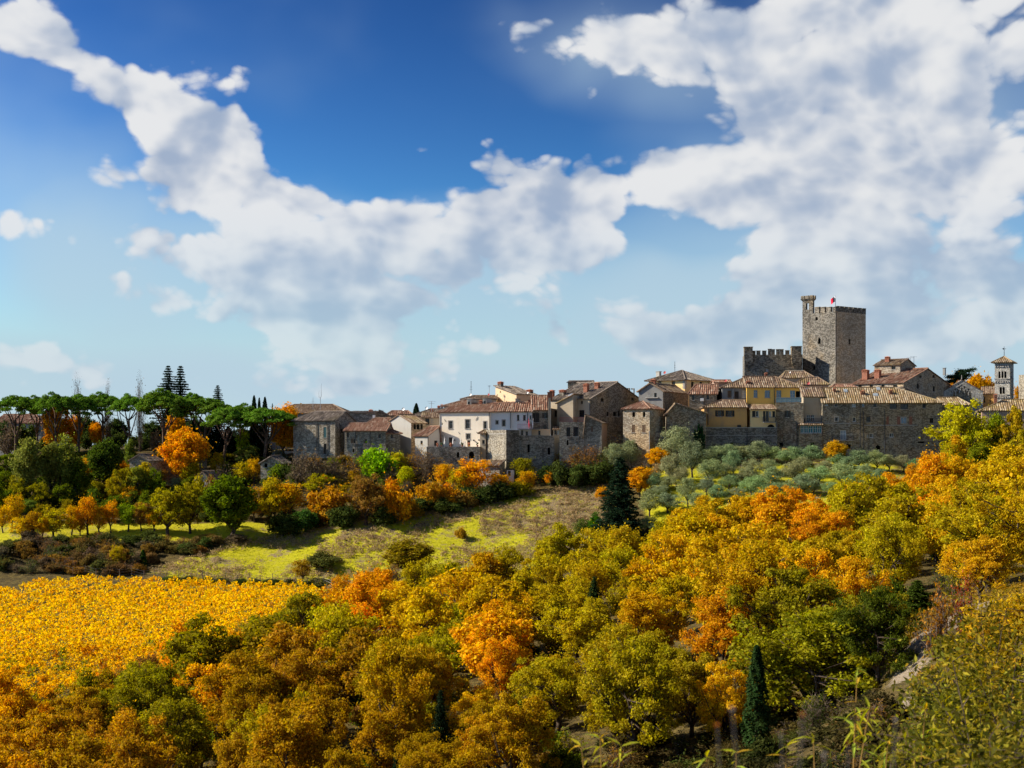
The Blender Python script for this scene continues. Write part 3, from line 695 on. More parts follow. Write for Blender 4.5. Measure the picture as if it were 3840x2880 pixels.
# ---- left block (zoom frame 1)
h = house('stone_house', 'tall grey stone house with teal shutters and drainpipes, beside the orange linden', 1, 370, 850, 306, 302, 1130, 607, 9, ('gx', 1.95, 2.9, 0), S_GREY, T_GREY,
  [(715, 750, 682, 803, 'shut+teal'), (718, 752, 872, 995, 'dark')], [(918, 945, 700, 748, 'dark'), (915, 936, 893, 927, 'hole')], xr=1080,
  pipes=((640, 640, 905), (765, 640, 1020), (903, 655, 900, METAL, 'r')), sidewall=S_GREY)
h = house('long_roof_house', 'long house with a broad brown hipped roof behind the tall grey stone house', 1, 110, 985, 330, 329, 800, 524, 14, ('gx', 2.15, 4.2, 4.5), P_GREY, T_OLD)
antenna(1, 595, 342, 432, 331, 'thin television aerial beside the forked mast on the broad brown roof', ((.55, .35), (.3, .9)))
a_ = P(*ZP(1, 680, 430), 332)
r_ = empty('radio_mast', a_ - Vector((0, 0, .8)), 'forked radio mast with two upright whips on the broad brown roof', 'mast')
mb = MB(); mb.tube([a_ - Vector((0, 0, 1)), a_ + Vector((0, 0, 1.9))], .07, 6); mb.build('mast', METALG, r_)
for dx, hh in ((-.35, 1.5), (.2, 3.2)):
    mb = MB(); mb.tube([a_ + Vector((0, 0, 1.8)), a_ + Vector((dx, 0, 2.0)), a_ + Vector((dx, 0, 2 + hh))], [.05, .05, .03], 5); mb.build('whip', METALG, r_)
h = house('stone_house', 'plain stone house with a red and white chimney behind the tall grey one', 1, 975, 1310, 315, 314, 900, 521, 7, ('shed', .5), S_GREY, T_GREY)
chimney(h, 1240, 1277, 490, 523, 1.2, TERRA)
strip(h, 1286, 1315, 541, 576, -.35, -.02, WHITE, 'air_conditioner')
h = house('stone_cottage', 'small stone gable peeping over the low grey row', 1, 1310, 1450, 316, 316, 700, 548, 5, ('gy', 1.0, .35), S_GREY, T_GREY)
h = house('long_stone_house', 'low grey stone row house with scattered small windows above the garden wall', 1, 958, 1432, 300.5, 299, 1110, 724, 6.5, ('gx', 1.5, 0, 0), S_GREY, T_RED,
  [(985, 1009, 740, 803, 'brown'), (1033, 1057, 817, 870, 'shut+brown'), (1060, 1086, 817, 870, 'shut'), (1187, 1218, 818, 873, 'brown'), (1347, 1376, 761, 811, 'dark'), (1050, 1073, 931, 974, 'hole'),
   (1170, 1191, 937, 973, 'shut+brown'), (1376, 1398, 935, 979, 'hole')], pipes=((962, 735, 925), (1086, 730, 1050), (1257, 730, 1020)))
h = house('stone_house', 'rough stone house with two tiny windows at the end of the low row', 1, 1434, 1600, 299.5, 301, 1110, 757, 6, ('gx', .9, 0, 1.2), S_GREY, T_RED, [(1491, 1518, 764, 811, 'brown'), (1432, 1455, 884, 926, 'shut+brown')])
h = house('arcaded_house', 'gabled stone house with three arched loggia openings under the eave', 1, 1725, 1898, 303, 306, 1000, 632, 7, ('gx', 1.7, 0, 0), S_WARM, T_OLD,
  [(1754, 1784, 644, 708, 'arch'), (1790, 1826, 644, 708, 'arch'), (1832, 1860, 644, 710, 'arch')], xl=1448, sidewall=P_LGREY)
h = house('house', 'dark-windowed house with stone corner blocks behind the loggia house', 1, 1852, 2046, 309, 309, 900, 574, 7, ('gx', 1.1, 0, 0), P_TAN, T_OLD, [(1888, 1936, 580, 652, 'dark')])
for k in range(7):
    strip(h, 1955, 1972 + 13 * (k % 2), 580 + k * 15, 591 + k * 15, -.05, .05, STONESILL, 'quoin')
h = house('house', 'low wide house with a long dark tiled roof left of the white house', 1, 1730, 2060, 318, 317, 800, 556, 9, ('gx', 1.6, 3.5, 0), P_CREAM, T_GREY)
chimney(h, 2065, 2092, 432, 470, 4, P_GREY); chimney(h, 2030, 2055, 446, 470, 4.2, P_GREY); chimney(h, 1945, 1975, 482, 530, 2, TERRA)
h = house('low_roof_house', 'dim little house with a red lean-to roof in the gap beside the stone chimney house', 1, 1245, 1470, 308, 308, 800, 628, 5, ('gx', .85, 1, 0), P_GREY, T_RED)
h = house('house', 'far roofs with a hint of red tile on the skyline past the dish', 1, 1440, 1740, 326, 326, 700, 548, 6, ('gx', 1.0, 1, 1.2), P_GREY, T_RED)
h = house('annexe', 'little cream and grey annexe with a red lean-to roof against the white house', 1, 1770, 1915, 300, 297.5, 1000, 782, 6, ('gx', 1.9, 1.0, 0), P_LGREY, T_RED, [(1833, 1858, 838, 879, 'brown')],
  [(1992, 2030, 836, 897, 'door')], xr=2056, sidewall=P_WHITE, ridge=.94, pipes=((1917, 790, 890, METAL, 'r'),))
dish(1, 1635, 474, 22, 316, 'pale satellite dish on a pole above the low stone row', METALG)
dish(1, 1905, 462, 21, 318, 'pale satellite dish on the long dark roof left of the white house', METALG)
antenna(1, 1960, 382, 470, 319, 'wide double television aerial over the long dark roof left of the white house', ((.97, .9), (.7, .7)))

# ---- white house block (zoom frame 2)
hw = house('white_house', 'large white rendered house with stone-framed windows and a broad tiled roof', 2, 322, 1045, 301.5, 297, 1215, 695, 8.5, ('gx', 1.75, 2.6, 0), P_WHITE, T_RED,
  [(462, 515, 825, 933, 'stone+frame'), (698, 760, 805, 933, 'stone+frame'), (955, 997, 832, 933, 'stone+frame'), (362, 378, 850, 879, 'hole'), (359, 373, 1021, 1049, 'hole'), (710, 765, 1005, 1080, 'stone+frame'),
   (462, 518, 1057, 1183, 'door'), (724, 768, 1100, 1185, 'door'), ], pipes=((330, 700, 1110), (1040, 705, 930)))
anchors(hw, [(400, 800, 425, 836), (845, 816, 873, 760), (600, 980, 620, 1008), (855, 978, 872, 1003)])
chimney(hw, 1076, 1100, 620, 660, 2.0, TERRA, 'flat'); chimney(hw, 893, 925, 545, 578, 3.8, TERRA); chimney(hw, 497, 540, 602, 622, 3.0, P_CREAM, 'flat')
for wl_ in ((418, 1098), (220, 1092), (817, 1098), (893, 1095), (552, 1097)):
    strip(hw, wl_[0] - 6, wl_[0] + 6, wl_[1] - 10, wl_[1] + 8, -.28, -.02, METAL, 'wall_lamp')
h2 = house('white_house', 'middle white house with a cool patched wall and two small windows', 2, 1047, 1340, 297.2, 296.6, 1215, 692, 8.5, ('gx', 1.8, 0, 0), P_WHITE2, T_RED, [(1130, 1161, 820, 869, 'brown+frame'), (1221, 1261, 813, 896, 'brown+frame')], pipes=((1336, 700, 930),))
h3 = house('white_house', 'white house with two shuttered windows above the cluttered balcony', 2, 1342, 1640, 296.8, 296.4, 1215, 690, 8.5, ('gx', 1.9, 0, 0), P_WHITE2, T_RED, [(1428, 1461, 737, 820, 'brown'), (1515, 1551, 740, 818, 'brown'), (1610, 1634, 745, 800, 'dark')], pipes=((1578, 700, 860),))
chimney(h3, 1500, 1546, 560, 612, 3.4, BRICK, 'flat')
h4 = house('stone_house', 'stone house with big dark shuttered doors behind the cluttered balcony', 2, 1642, 1872, 297, 297, 1215, 664, 9, ('gx', 3.0, 0, 0), S_WARM, T_RED, [(1643, 1690, 712, 842, 'shut'), (1692, 1743, 712, 842, 'shut'), (1805, 1842, 710, 786, 'dark+open'), (1802, 1842, 888, 1020, 'dark')])
chimney(h4, 1590, 1660, 512, 580, 3.5, BRICK, 'flat')
# dormers stand on the white houses' roofs
for (hh, a, b_, yt, yb, dd, nm) in ((hw, 720, 775, 515, 597, 3.6, 0), (hw, 945, 997, 505, 588, 3.9, 1), (h3, 1405, 1455, 515, 600, 4.0, 2)):
    w = Wall(hh['f'].o + hh['f'].n * dd, hh['f'].e, hh['f'].n, hh['L']); a0, zt = w.pix(*ZP(2, a, yt)); a1, zb = w.pix(*ZP(2, b_, yb))
    mb = MB(); mb.hexa([w.pt(a0, zb - .6, 0), w.pt(a1, zb - .6, 0), w.pt(a1, zb - .6, 3.2), w.pt(a0, zb - .6, 3.2)], [w.pt(a0, zt, 0), w.pt(a1, zt, 0), w.pt(a1, zt - .25, 3.2), w.pt(a0, zt - .25, 3.2)])
    dm = mb.build('dormer', P_LGREY, hh['roof'])
    mb = MB(); wbox(mb, w, a0 + .2, a1 - .2, zb + .1, zt - .55, -.04, .02); mb.build('pane', GL_DARK, dm)
    mb = MB(); wbox(mb, w, a0 - .12, a1 + .12, zt + .004, zt + .1, -.2, 3.3); wbox(mb, w, a0 + .16, a1 - .16, zb + .78, zb + .9, -.08, -.045); mb.build('lid', P_GREY, dm)
hc = house('cream_house', 'cream rendered house with a one-sided tiled roof standing above the white houses', 2, 1125, 1420, 314, 309, 760, 447, 7.5, ('shedr', 1.9), P_CREAM, T_GREY, [(1186, 1201, 401, 426, 'hole'), (1282, 1328, 552, 588, 'white')], xr=1690)
anchors(hc, [(1135, 483, 1155, 445), (1265, 583, 1280, 537)])
chimney(hc, 1153, 1198, 283, 335, .8, S_DARK); chimney(hc, 1560, 1612, 395, 460, 5.0, S_DARK)
dish(2, 1577, 425, 18, 309, 'pale satellite dish on the cream house roof')
h = house('house', 'house with a ridged brown roof and fish-bone aerials behind the white house', 2, 650, 1135, 312, 311, 760, 522, 8, ('gx', .85, 2, 0), P_CREAM, T_OLD)
h = house('house', 'house with a reddish hipped roof stepping down left of the white house ridge', 2, 395, 730, 309, 308, 760, 612, 8, ('gx', 1.5, 4.5, 0), P_GREY, T_RED)
dish(2, 771, 455, 20, 311, 'round white satellite dish at the foot of the tall antenna mast', WHITE); dish(2, 1028, 450, 17, 311, 'dark red satellite dish beside the cream gable', REDM)
antenna(2, 779, 265, 470, 312, 'tall antenna mast with clustered boxes above the white house', ((.62, .25), (.45, .3), (.98, .12)), METAL)
antenna(2, 1036, 322, 440, 312, 'slim comb aerial between the dish and the cream gable', ((.97, .28), (.86, .3)))
# chimney column on the stone house
f = h4['f']; mb = MB(); w = Wall(f.o - f.n * .6, f.e, f.n, h4['L']); a0, zt = w.pix(*ZP(2, 1870, 497)); a1, zb = w.pix(*ZP(2, 1906, 1020)); wbox(mb, w, a0, a1, zb, zt, -.05, .58); mb.build('chimney_column', P_TAN, h4['root'])
chimney(h4, 1860, 1930, 400, 500, -.5, BRICK, 'flat')
# round-cornered bastion and terrace wall
hb = house('stone_bastion', 'squat square stone bastion standing out from the town wall, its right side in deep shade', 2, 970, 1275, 297, 290.5, 1540, 952, 6, ('flat', 1.0), S_GREY, P_GREY, (), (), xr=1466, cat='tower', sidewall=S_DARK)  # sides use darker stone, so the right face's shade is in the colour
strip(hb, 972, 1275, 1003, 1009, -.06, -.003, STONESILL, 'string_course'); strip(hb, 972, 1275, 1296, 1303, -.06, -.003, STONESILL, 'string_course')
h = house('lean_to', 'narrow pale lean-to with one window tucked beside the stone bastion', 2, 905, 985, 296.3, 296, 1330, 1000, 4, ('gx', .9, 1, 0), P_TAN, T_OLD, [(936, 972, 1093, 1148, 'dark')])
ht = house('terrace_wall', 'rough stone terrace wall with two arched niches below the white house', 2, 150, 905, 296, 294.8, 1600, 1188, 6.5, ('flat', .05), S_GREY, P_TAN, [(575, 611, 1262, 1342, 'arch'), (747, 821, 1258, 1352, 'arch')], cat='wall')
# stair against the terrace wall
f = ht['f']; st = MB(); a0, z0_ = f.pix(*ZP(2, 340, 1215)); a1, z1_ = f.pix(*ZP(2, 625, 1500)); n = 18
for k in range(n):
    aa = a0 + (a1 - a0) * k / n; ab_ = a0 + (a1 - a0) * (k + 1) / n; zz = z0_ + (z1_ - z0_) * (k + .5) / n
    wbox(st, f, aa, ab_ + .02, zz - 1.2, zz, -1.1, -.004)
s_ = st.build('stair', S_DARK, ht['root'])
st = MB(); st.hexa([f.pt(a0, z0_ - .1, -1.25), f.pt(a1, z1_ - .1, -1.25), f.pt(a1, z1_ - .1, -1.12), f.pt(a0, z0_ - .1, -1.12)], [f.pt(a0, z0_ + .7, -1.25), f.pt(a1, z1_ + .7, -1.25), f.pt(a1, z1_ + .7, -1.12), f.pt(a0, z0_ + .7, -1.12)]); st.build('parapet', S_DARK, s_)
# parasols and pots on the terrace
for k, (x, yt) in enumerate(((398, 1090), (517, 1090), (625, 1090))):
    b0 = f.pt(f.pix(*ZP(2, x, 1185))[0], ht['zE'] + .0, .8); o = empty('parasol', b0, 'folded white parasol standing on the terrace of the white house', 'parasol', 'folded parasols on the terrace')
    mb = MB(); mb.tube([b0, b0 + Vector((0, 0, .5))], .03, 5); mb.build('pole', METALG, o)
    mb = MB(); mb.tube([b0 + Vector((0, 0, .45)), b0 + Vector((0, 0, .6)), b0 + Vector((0, 0, 1.4)), b0 + Vector((0, 0, 2.0))], [.13, .2, .13, .03], 8); mb.build('canopy', WHITE, o)
for k, x in enumerate((300, 355, 490, 650, 742, 865)):
    b0 = f.pt(f.pix(*ZP(2, x, 1185))[0], ht['zE'], .5); o = empty('plant_pot', b0, 'terracotta pot with flowers on the terrace wall of the white house', 'flower pot', 'flower pots on the terrace')
    mb = MB(); mb.tube([b0, b0 + Vector((0, 0, .35)), b0 + Vector((0, 0, .38))], [.14, .2, .22], 8); mb.build('pot', TERRA, o)
    mb = MB()
    for q in range(14):
        c_ = b0 + Vector((rng.uniform(-.22, .22), rng.uniform(-.2, .2), .38 + rng.uniform(0, .4))); mb.box(c_, (.07, .02, .03), (-.02, .07, .02), (0, .03, .05))
    mb.build('foliage', IVY if k % 2 else TERRA, o)
# lattice screen on the terrace
a0, zt = f.pix(*ZP(2, 565, 1115)); a1, _ = f.pix(*ZP(2, 680, 1180)); o = empty('lattice_screen', f.pt(a0, ht['zE'], 2.2), 'thin white lattice screen on the terrace between the doors', 'screen')
mb = MB(); q = a0
while q < a1:
    mb.tube([f.pt(q, ht['zE'], 2.2), f.pt(min(q + .8, a1), zt, 2.2)], .02, 4); mb.tube([f.pt(min(q + .8, a1), ht['zE'], 2.23), f.pt(q, zt, 2.23)], .02, 4); q += .4
mb.build('lattice', METALG, o)
h = house('grey_annexe', 'small smooth grey annexe with two brown windows beside the bastion', 2, 1468, 1632, 294.5, 294.5, 1110, 940, 3, ('flat', .15), P_LGREY, P_GREY, [(1485, 1516, 957, 1026, 'brown'), (1550, 1584, 970, 1030, 'brown')])
hbal = railing(h, 1435, 1635, 868, 938, .5, REDM, dens=.2)
# balcony with clutter
bb = house('terrace_room', 'cream open terrace room under a wooden pergola behind the grey annexe', 2, 1634, 1900, 296.2, 296, 1060, 938, 2, ('flat', .1), P_CREAM, P_GREY, [(1730, 1760, 960, 1022, 'dark')])
railing(bb, 1640, 1750, 850, 936, .9, WOODB, dens=.12)
for k, x in enumerate((1600, 1625, 1650)):
    c0 = P(*ZP(2, x, 935), 295.0); o = empty('beach_parasol', c0, 'folded striped green and red parasol among the balcony clutter', 'parasol', 'parasols on the cluttered balcony')
    mb = MB(); mb.tube([c0, c0 + Vector((0, 0, .8)), c0 + Vector((.1 * (k - 1), 0, 2.2))], [.03, .16, .03], 6); mb.build('canopy', [FLAGR, IVY, FLAGW][k], o)
hw2 = house('town_wall', 'pale rubble town wall with an arched slit window right of the bastion', 2, 1466, 1960, 293.5, 294.5, 1600, 1030, 3, ('flat', .2), S_GREY, P_TAN, [(1576, 1612, 1158, 1268, 'hole+nosill'), (1862, 1901, 1200, 1300, 'arch')], cat='wall', pipes=((1470, 1110, 1360, METALG),))
h = house('tool_shed', 'low shed with a mossy tiled roof at the foot of the bastion', 2, 830, 1180, 289, 287, 1560, 1462, 3, ('shed', 1.1), S_GREY, T_OLD)
h = house('utility_box', 'small white utility hut at the foot of the dark bastion side', 2, 1283, 1388, 288, 288, 1600, 1520, 1.5, ('flat', .05), P_WHITE2, P_GREY, [(1300, 1340, 1530, 1600, 'door')], cat='hut')
h = house('glazed_porch', 'small tiled porch with a bright window at the corner of the shuttered wall', 2, 1945, 2040, 295.5, 295.5, 1050, 946, 3, ('shed', .6), P_TAN, T_OLD, [(1955, 1990, 955, 1015, 'brown'), (1990, 2022, 955, 1015, 'pale')])

# ---- middle block (zoom frame 3)
hg = house('gabled_stone_house', 'big old stone house with a high side gable and brick chimneys', 3, 20, 545, 305, 298.5, 1000, 556, 10, ('gx', 3.8, 0, 0), P_TAN, T_GREY,
  [(63, 101, 712, 796, 'dark'), (420, 448, 583, 624, 'brown'), (395, 469, 707, 798, 'dark')],
  [(692, 728, 545, 596, 'hole'), (766, 794, 727, 788, 'dark'), (855, 901, 729, 789, 'hole'), (920, 951, 714, 791, 'hole'), (1097, 1129, 537, 581, 'brown'), (1068, 1082, 412, 428, 'hole'), (1126, 1141, 415, 430, 'hole')],
  xr=1242, sidewall=S_MAIN, pipes=((188, 620, 830), (543, 575, 800)))
chimney(hg, 455, 504, 368, 435, 3.6, BRICK); chimney(hg, 603, 651, 352, 415, 5.6, BRICK); chimney(hg, 130, 190, 448, 500, 2, S_DARK); chimney(hg, 0, 45, 452, 530, 1.5, BRICK)
strip(hg, 306, 322, 555, 800, -.12, -.003, P_GREY, 'flue')
h = house('stone_house', 'flat-topped stone block on the skyline behind the brick-chimney house', 3, 247, 560, 316, 315, 800, 338, 6, ('gx', .35, 0, 0), S_GREY, T_GREY)
h = house('house', 'plaster bay with a small tiled lean-to roof on the big old stone house', 3, 105, 318, 300.3, 298.6, 1000, 612, 4, ('shedl', 1.7), P_TAN, T_OLD)
hs = house('shuttered_wall_house', 'rubble wall house with two tall dark shutters and a railed roof terrace', 3, 135, 472, 293.5, 293, 1500, 862, 5, ('flat', .05), S_GREY, P_TAN, [(228, 281, 935, 1060, 'shut'), (320, 394, 932, 1057, 'shut'), (232, 256, 1105, 1175, 'arch')], pipes=((392, 868, 1390),))
railing(hs, 140, 470, 806, 860, -.1, REDM, floor=False, dens=.25)
h = house('stone_house', 'stone house with a shaggy tiled roof sloping down behind the bare pollard tree', 3, 473, 700, 293.2, 292.6, 1500, 878, 6, ('gy', 1.55, .05), S_GREY, T_OLD, [(556, 586, 923, 998, 'shut+brown')], xr=985, sidewall=P_PINK)
ht2 = house('tower_house', 'narrow stone tower house with paired shuttered windows and a hipped roof', 3, 987, 1342, 294.5, 291.5, 1330, 688, 6.5, ('gx', 1.55, 3.4, 3.4), S_WARM, T_RED,
  [(1109, 1146, 729, 796, 'arch'), (1249, 1284, 728, 796, 'arch'), (1103, 1149, 903, 1007, 'shut+brown'), (1243, 1288, 905, 1008, 'shut+brown'), (1128, 1177, 1148, 1235, 'hole+nosill')], (), xr=1520, pipes=((1343, 1000, 1262, METALG),))
h = house('stone_house', 'plain stone house with one tiny window and ivy climbing its corner', 3, 1575, 2096, 295, 294.5, 1400, 752, 7, ('gy', 2.05, .22), S_MAIN, T_OLD, [(1704, 1729, 950, 992, 'shut+brown')])
HIVY = h
h = house('courtyard_wall', 'low rubble wall closing the gap beside the tower house', 3, 1340, 1578, 293.8, 293.8, 1400, 1000, 1.2, ('flat', .01), S_GREY, S_GREY, cat='wall')
h = house('grey_house', 'dark grey rendered gable with a flat stone shelf and a square window', 3, 1195, 1520, 305, 302.5, 900, 452, 9, ('gy', 1.7, .48), P_GREY, T_OLD, [(1403, 1437, 477, 540, 'dark')], xr=1875, sidewall=S_MAIN)
chimney(h, 1358, 1412, 305, 362, 1, BRICK)
strip(h, 1290, 1460, 536, 545, -.35, -.003, STONESILL, 'shelf')
h = house('house', 'house with a rosy tiled roof and a wall air conditioner below the yellow villa', 3, 1872, 2240, 303, 302, 900, 488, 7, ('gx', 2.0, 1.2, 0), S_MAIN, T_RED, [(1909, 1941, 500, 572, 'dark'), (2104, 2137, 500, 562, 'dark')])
strip(h, 2020, 2066, 547, 586, -.4, -.02, WHITE, 'air_conditioner')
hv = house('yellow_villa', 'pale yellow villa with a dark hipped roof on the skyline', 3, 1330, 1812, 323, 316, 800, 292, 11, ('gx', 2.2, 5, 5), P_LYELLOW, T_GREY,
  [(1454, 1501, 317, 354, 'dark'), (1637, 1684, 320, 382, 'dark')], [(1897, 1931, 322, 412, 'dark'), (2012, 2046, 330, 372, 'dark'), (2126, 2161, 337, 370, 'dark')], xr=2226, ov=.75)
chimney(hv, 1427, 1471, 176, 255, 3, P_LGREY, 'flat')
for k in range(7):
    strip(hv, 1790 - 8 * (k % 2), 1811, 305 + k * 17, 318 + k * 17, -.05, .02, STONESILL, 'quoin'); strip(hv, 1812, 1830 + 9 * (k % 2), 305 + k * 17, 318 + k * 17, -.05, .02, STONESILL, 'quoin', 'r')
dish(3, 1543, 203, 20, 319, 'red satellite dish on the yellow villa roof', REDM)
antenna(3, 1679, 60, 180, 322, 'thin aerial above the yellow villa roof', ((.6, .15), (.35, .18)), METAL)

# ---- yellow block (zoom frame 4)
hy0 = house('grey_house', 'grey rendered house with a white-framed balcony door beside the orange-yellow one', 4, 585, 946, 303, 303, 900, 443, 8, ('gx', 2.3, 6.5, 0), P_GREY, T_OLD,
  [(665, 721, 493, 600, 'shut+brown'), (770, 831, 505, 642, 'door'), (880, 933, 493, 600, 'pale')])
strip(hy0, 738, 752, 470, 640, -.2, -.003, METALG, 'flue'); railing(hy0, 745, 850, 585, 642, .5, METAL)
hy = house('yellow_house', 'bright orange-yellow house with blue reflecting windows', 4, 948, 1366, 302, 302, 900, 443, 8, ('gx', 2.3, 0, 0), P_YELLOW, T_OLD, [(1052, 1109, 483, 595, 'blue'), (1217, 1294, 487, 598, 'blue')], pipes=((1361, 450, 680),))
chimney(hy, 950, 1002, 365, 402, 1.0, TERRA); chimney(hy, 1220, 1252, 245, 300, 4.5, TERRA)
w = Wall(hy0['f'].o + hy0['f'].n * 2.4, hy0['f'].e, hy0['f'].n, hy0['L']); a0, zt = w.pix(*ZP(4, 905, 300)); a1, zb = w.pix(*ZP(4, 945, 368))
mb = MB(); mb.hexa([w.pt(a0, zb - .5, 0), w.pt(a1, zb - .5, 0), w.pt(a1, zb - .5, 3), w.pt(a0, zb - .5, 3)], [w.pt(a0, zt, 0), w.pt(a1, zt, 0), w.pt(a1, zt, 3), w.pt(a0, zt, 3)]); dm = mb.build('dormer', BRICK, hy0['roof'])
mb = MB(); wbox(mb, w, a0 + .1, a1 - .1, zb + .05, zt - .2, -.03, .02); mb.build('pane', GL_DARK, dm)
hy2 = house('yellow_house', 'orange-yellow house with tall windows and a glass-railed balcony on a stone tower', 4, 1368, 1792, 302.4, 302.4, 900, 443, 8, ('gx', 2.3, 0, 5.5), P_YELLOW, T_OLD, [(1389, 1461, 490, 662, 'blue'), (1591, 1669, 490, 662, 'blue'), (1675, 1785, 500, 662, 'hole+nosill')])
strip(hy2, 1800, 1845, 458, 512, -1.0, -.5, WHITE, 'air_conditioner')
hst = house('stone_tower_block', 'stone block with a brown shuttered window under the glass-railed balcony', 4, 1377, 1790, 298.5, 297.5, 1440, 676, 4, ('flat', .05), S_MAIN, P_GREY, [(1530, 1572, 788, 886, 'dark+open'), (1430, 1486, 1262, 1327, 'hole')], pipes=((1393, 960, 1290, METALG), (1692, 950, 1310)))
railing(hst, 1378, 1765, 592, 672, -.15, METALG, floor=False, glassy=GLRAIL, dens=1.0)
for k, x in enumerate((1430, 1490, 1570, 1630)):
    b0 = hst['f'].pt(hst['f'].pix(*ZP(4, x, 660))[0], hst['zE'], 1.6); o = empty('balcony_chair', b0, 'dark garden chair on the glass-railed balcony', 'chair', 'garden chairs on the glass-railed balcony')
    mb = MB(); mb.box(b0 + Vector((0, 0, .42)), (.25, 0, 0), (0, .25, 0), (0, 0, .03)); mb.build('seat', METAL, o)
    mb = MB(); mb.box(b0 + Vector((0, .25, .75)), (.25, 0, 0), (0, .03, 0), (0, .04, .3)); mb.build('backrest', METAL, o)
    for sx in (-.22, .22):
        for sy in (-.22, .22):
            mb = MB(); mb.tube([b0 + Vector((sx, sy, 0)), b0 + Vector((sx, sy, .4))], .02, 4); mb.build('leg', METAL, o)
ho = house('ochre_house', 'weathered orange ochre house with two green-shuttered windows above the dark wall', 4, 318, 952, 298, 298, 1080, 740, 7, ('gx', 1.5, 4.2, 0), P_OCHRE, T_OLD, [(516, 580, 785, 874, 'brown+open'), (668, 732, 787, 878, 'brown+open')], pipes=((375, 745, 1000),))
strip(ho, 808, 862, 1002, 1034, -.3, -.003, DKSHUT, 'cabinet')
h9 = house('pale_yellow_bay', 'pale yellow bay with a small tiled roof and a dark railed balcony', 4, 1005, 1378, 297.6, 297.6, 1080, 772, 4, ('shed', 1.1), P_LYELLOW, T_OLD, [(1030, 1078, 793, 882, 'shut'), (1080, 1126, 793, 882, 'white'), (1192, 1225, 797, 950, 'shut'), (1230, 1275, 797, 950, 'dark'), (1278, 1310, 800, 885, 'pale'), (1330, 1370, 797, 885, 'shut'), (1250, 1368, 992, 1042, 'arch')])
railing(h9, 1185, 1372, 880, 958, .9, METAL)
hwall = house('town_wall', 'dark smooth-coursed town wall with an arched door below the ochre house', 4, 328, 1400, 296.3, 296.3, 1440, 1038, 1.4, ('flat', .01), S_DARK, S_DARK, [(705, 757, 1262, 1325, 'hole'), (1002, 1077, 1235, 1330, 'arch')], cat='wall', pipes=((953, 1040, 1350),))
strip(hwall, 330, 1398, 1036, 1046, -.08, -.003, STONESILL, 'coping'); strip(hwall, 330, 1398, 1153, 1160, -.05, -.003, STONESILL, 'string_course')
h11 = house('recessed_house', 'recessed house with a glazed veranda of teal curtains and a dark balcony', 4, 1788, 2090, 299, 299, 1440, 578, 6, ('gx', 1.9, 0, 0), P_TAN, T_OLD, [(1835, 1892, 850, 956, 'white'), (1894, 1951, 850, 956, 'white')])
railing(h11, 1790, 2066, 905, 962, 1.2, METAL)
hver = house('veranda', 'glazed veranda with teal curtains over a rough stone base', 4, 1722, 2068, 297.2, 297.2, 1440, 1002, 1.8, ('shed', .55), S_MAIN, T_OLD, [(1745, 1797, 1012, 1122, 'white'), (1800, 1863, 1012, 1122, 'white'), (1866, 1932, 1012, 1122, 'white'), (1935, 2000, 1012, 1122, 'white'), (2003, 2062, 1012, 1122, 'white'), (1892, 1951, 1263, 1329, 'hole')])
for o in hver['root'].children:
    for c_ in o.children:
        if c_.name.startswith('pane'): c_.data.materials[0] = CURT
h = house('house', 'low cream house with a shallow tiled roof at the foot of the castle', 4, 1490, 1935, 312, 312, 600, 300, 5, ('gx', 1.4, 1, 1.6), P_TAN, T_OLD)
h = house('house', 'stone gable with a whitewashed patch squeezed between the yellow and the castle roofs', 4, 1650, 2150, 307, 306, 700, 400, 5, ('gx', 1.5, 2.5, 2), P_PINK, T_OLD)
dish(4, 1590, 222, 14, 311, 'small white satellite dish on the low cream house under the castle', WHITE); dish(4, 1975, 298, 20, 309, 'pale satellite dish in front of the castle foot', METALG); dish(4, 1865, 385, 22, 304, 'red and white satellite dish by the balcony air conditioner', REDM); dish(4, 637, 345, 20, 306, 'dark red satellite dish beside the yellow villa eave', REDM)
h = house('house', 'sliver of roof with a steel flue between the villa and the grey house', 4, 470, 720, 309, 309, 700, 375, 5, ('gx', .5, 0, 0), P_PINK, T_RED)

# ---- long stone house (zoom frame 5)
hm = house('long_stone_house', 'long high stone house with a sunlit lichen-gold tiled roof', 5, 345, 1840, 297.5, 295.5, 1560, 826, 9.5, ('gx', 3.15, 0, 9), S_MAIN, T_GOLD,
  [(383, 416, 833, 868, 'pale'), (497, 536, 842, 879, 'stone'), (712, 759, 840, 884, 'pale'), (837, 868, 838, 881, 'blue'), (977, 1018, 838, 886, 'brown'), (1183, 1271, 840, 906, 'dark'), (1321, 1411, 843, 909, 'dark'), (1590, 1631, 843, 894, 'shut'),
   (500, 541, 1008, 1061, 'stone+frame'), (722, 761, 1008, 1067, 'white'), (892, 943, 1003, 1068, 'dark'), (1325, 1389, 1012, 1087, 'blue+frame'), (1680, 1726, 1022, 1083, 'dark'),
   (566, 641, 1172, 1292, 'pale'), (899, 916, 1228, 1261, 'pale'), (930, 976, 1207, 1266, 'white'), (1180, 1229, 1205, 1259, 'white'), (644, 698, 1347, 1406, 'hole'), (1008, 1066, 1357, 1413, 'arch'), (1535, 1611, 1312, 1333, 'hole'), (1443, 1458, 1395, 1421, 'hole')],
  pipes=((815, 840, 1380), (858, 950, 1480), (1120, 920, 1520)))
railing(hm, 465, 726, 1240, 1298, .9, METAL)
for x0, x1 in ((1143, 1171), (1275, 1316), (1425, 1461)): strip(hm, x0, x1, 1002, 1102, -.012, .05, BRICK, 'brick_patch')
strip(hm, 860, 1530, 1106, 1115, -.05, -.003, STONESILL, 'string_course'); strip(hm, 372, 810, 1083, 1090, -.05, -.003, STONESILL, 'string_course')
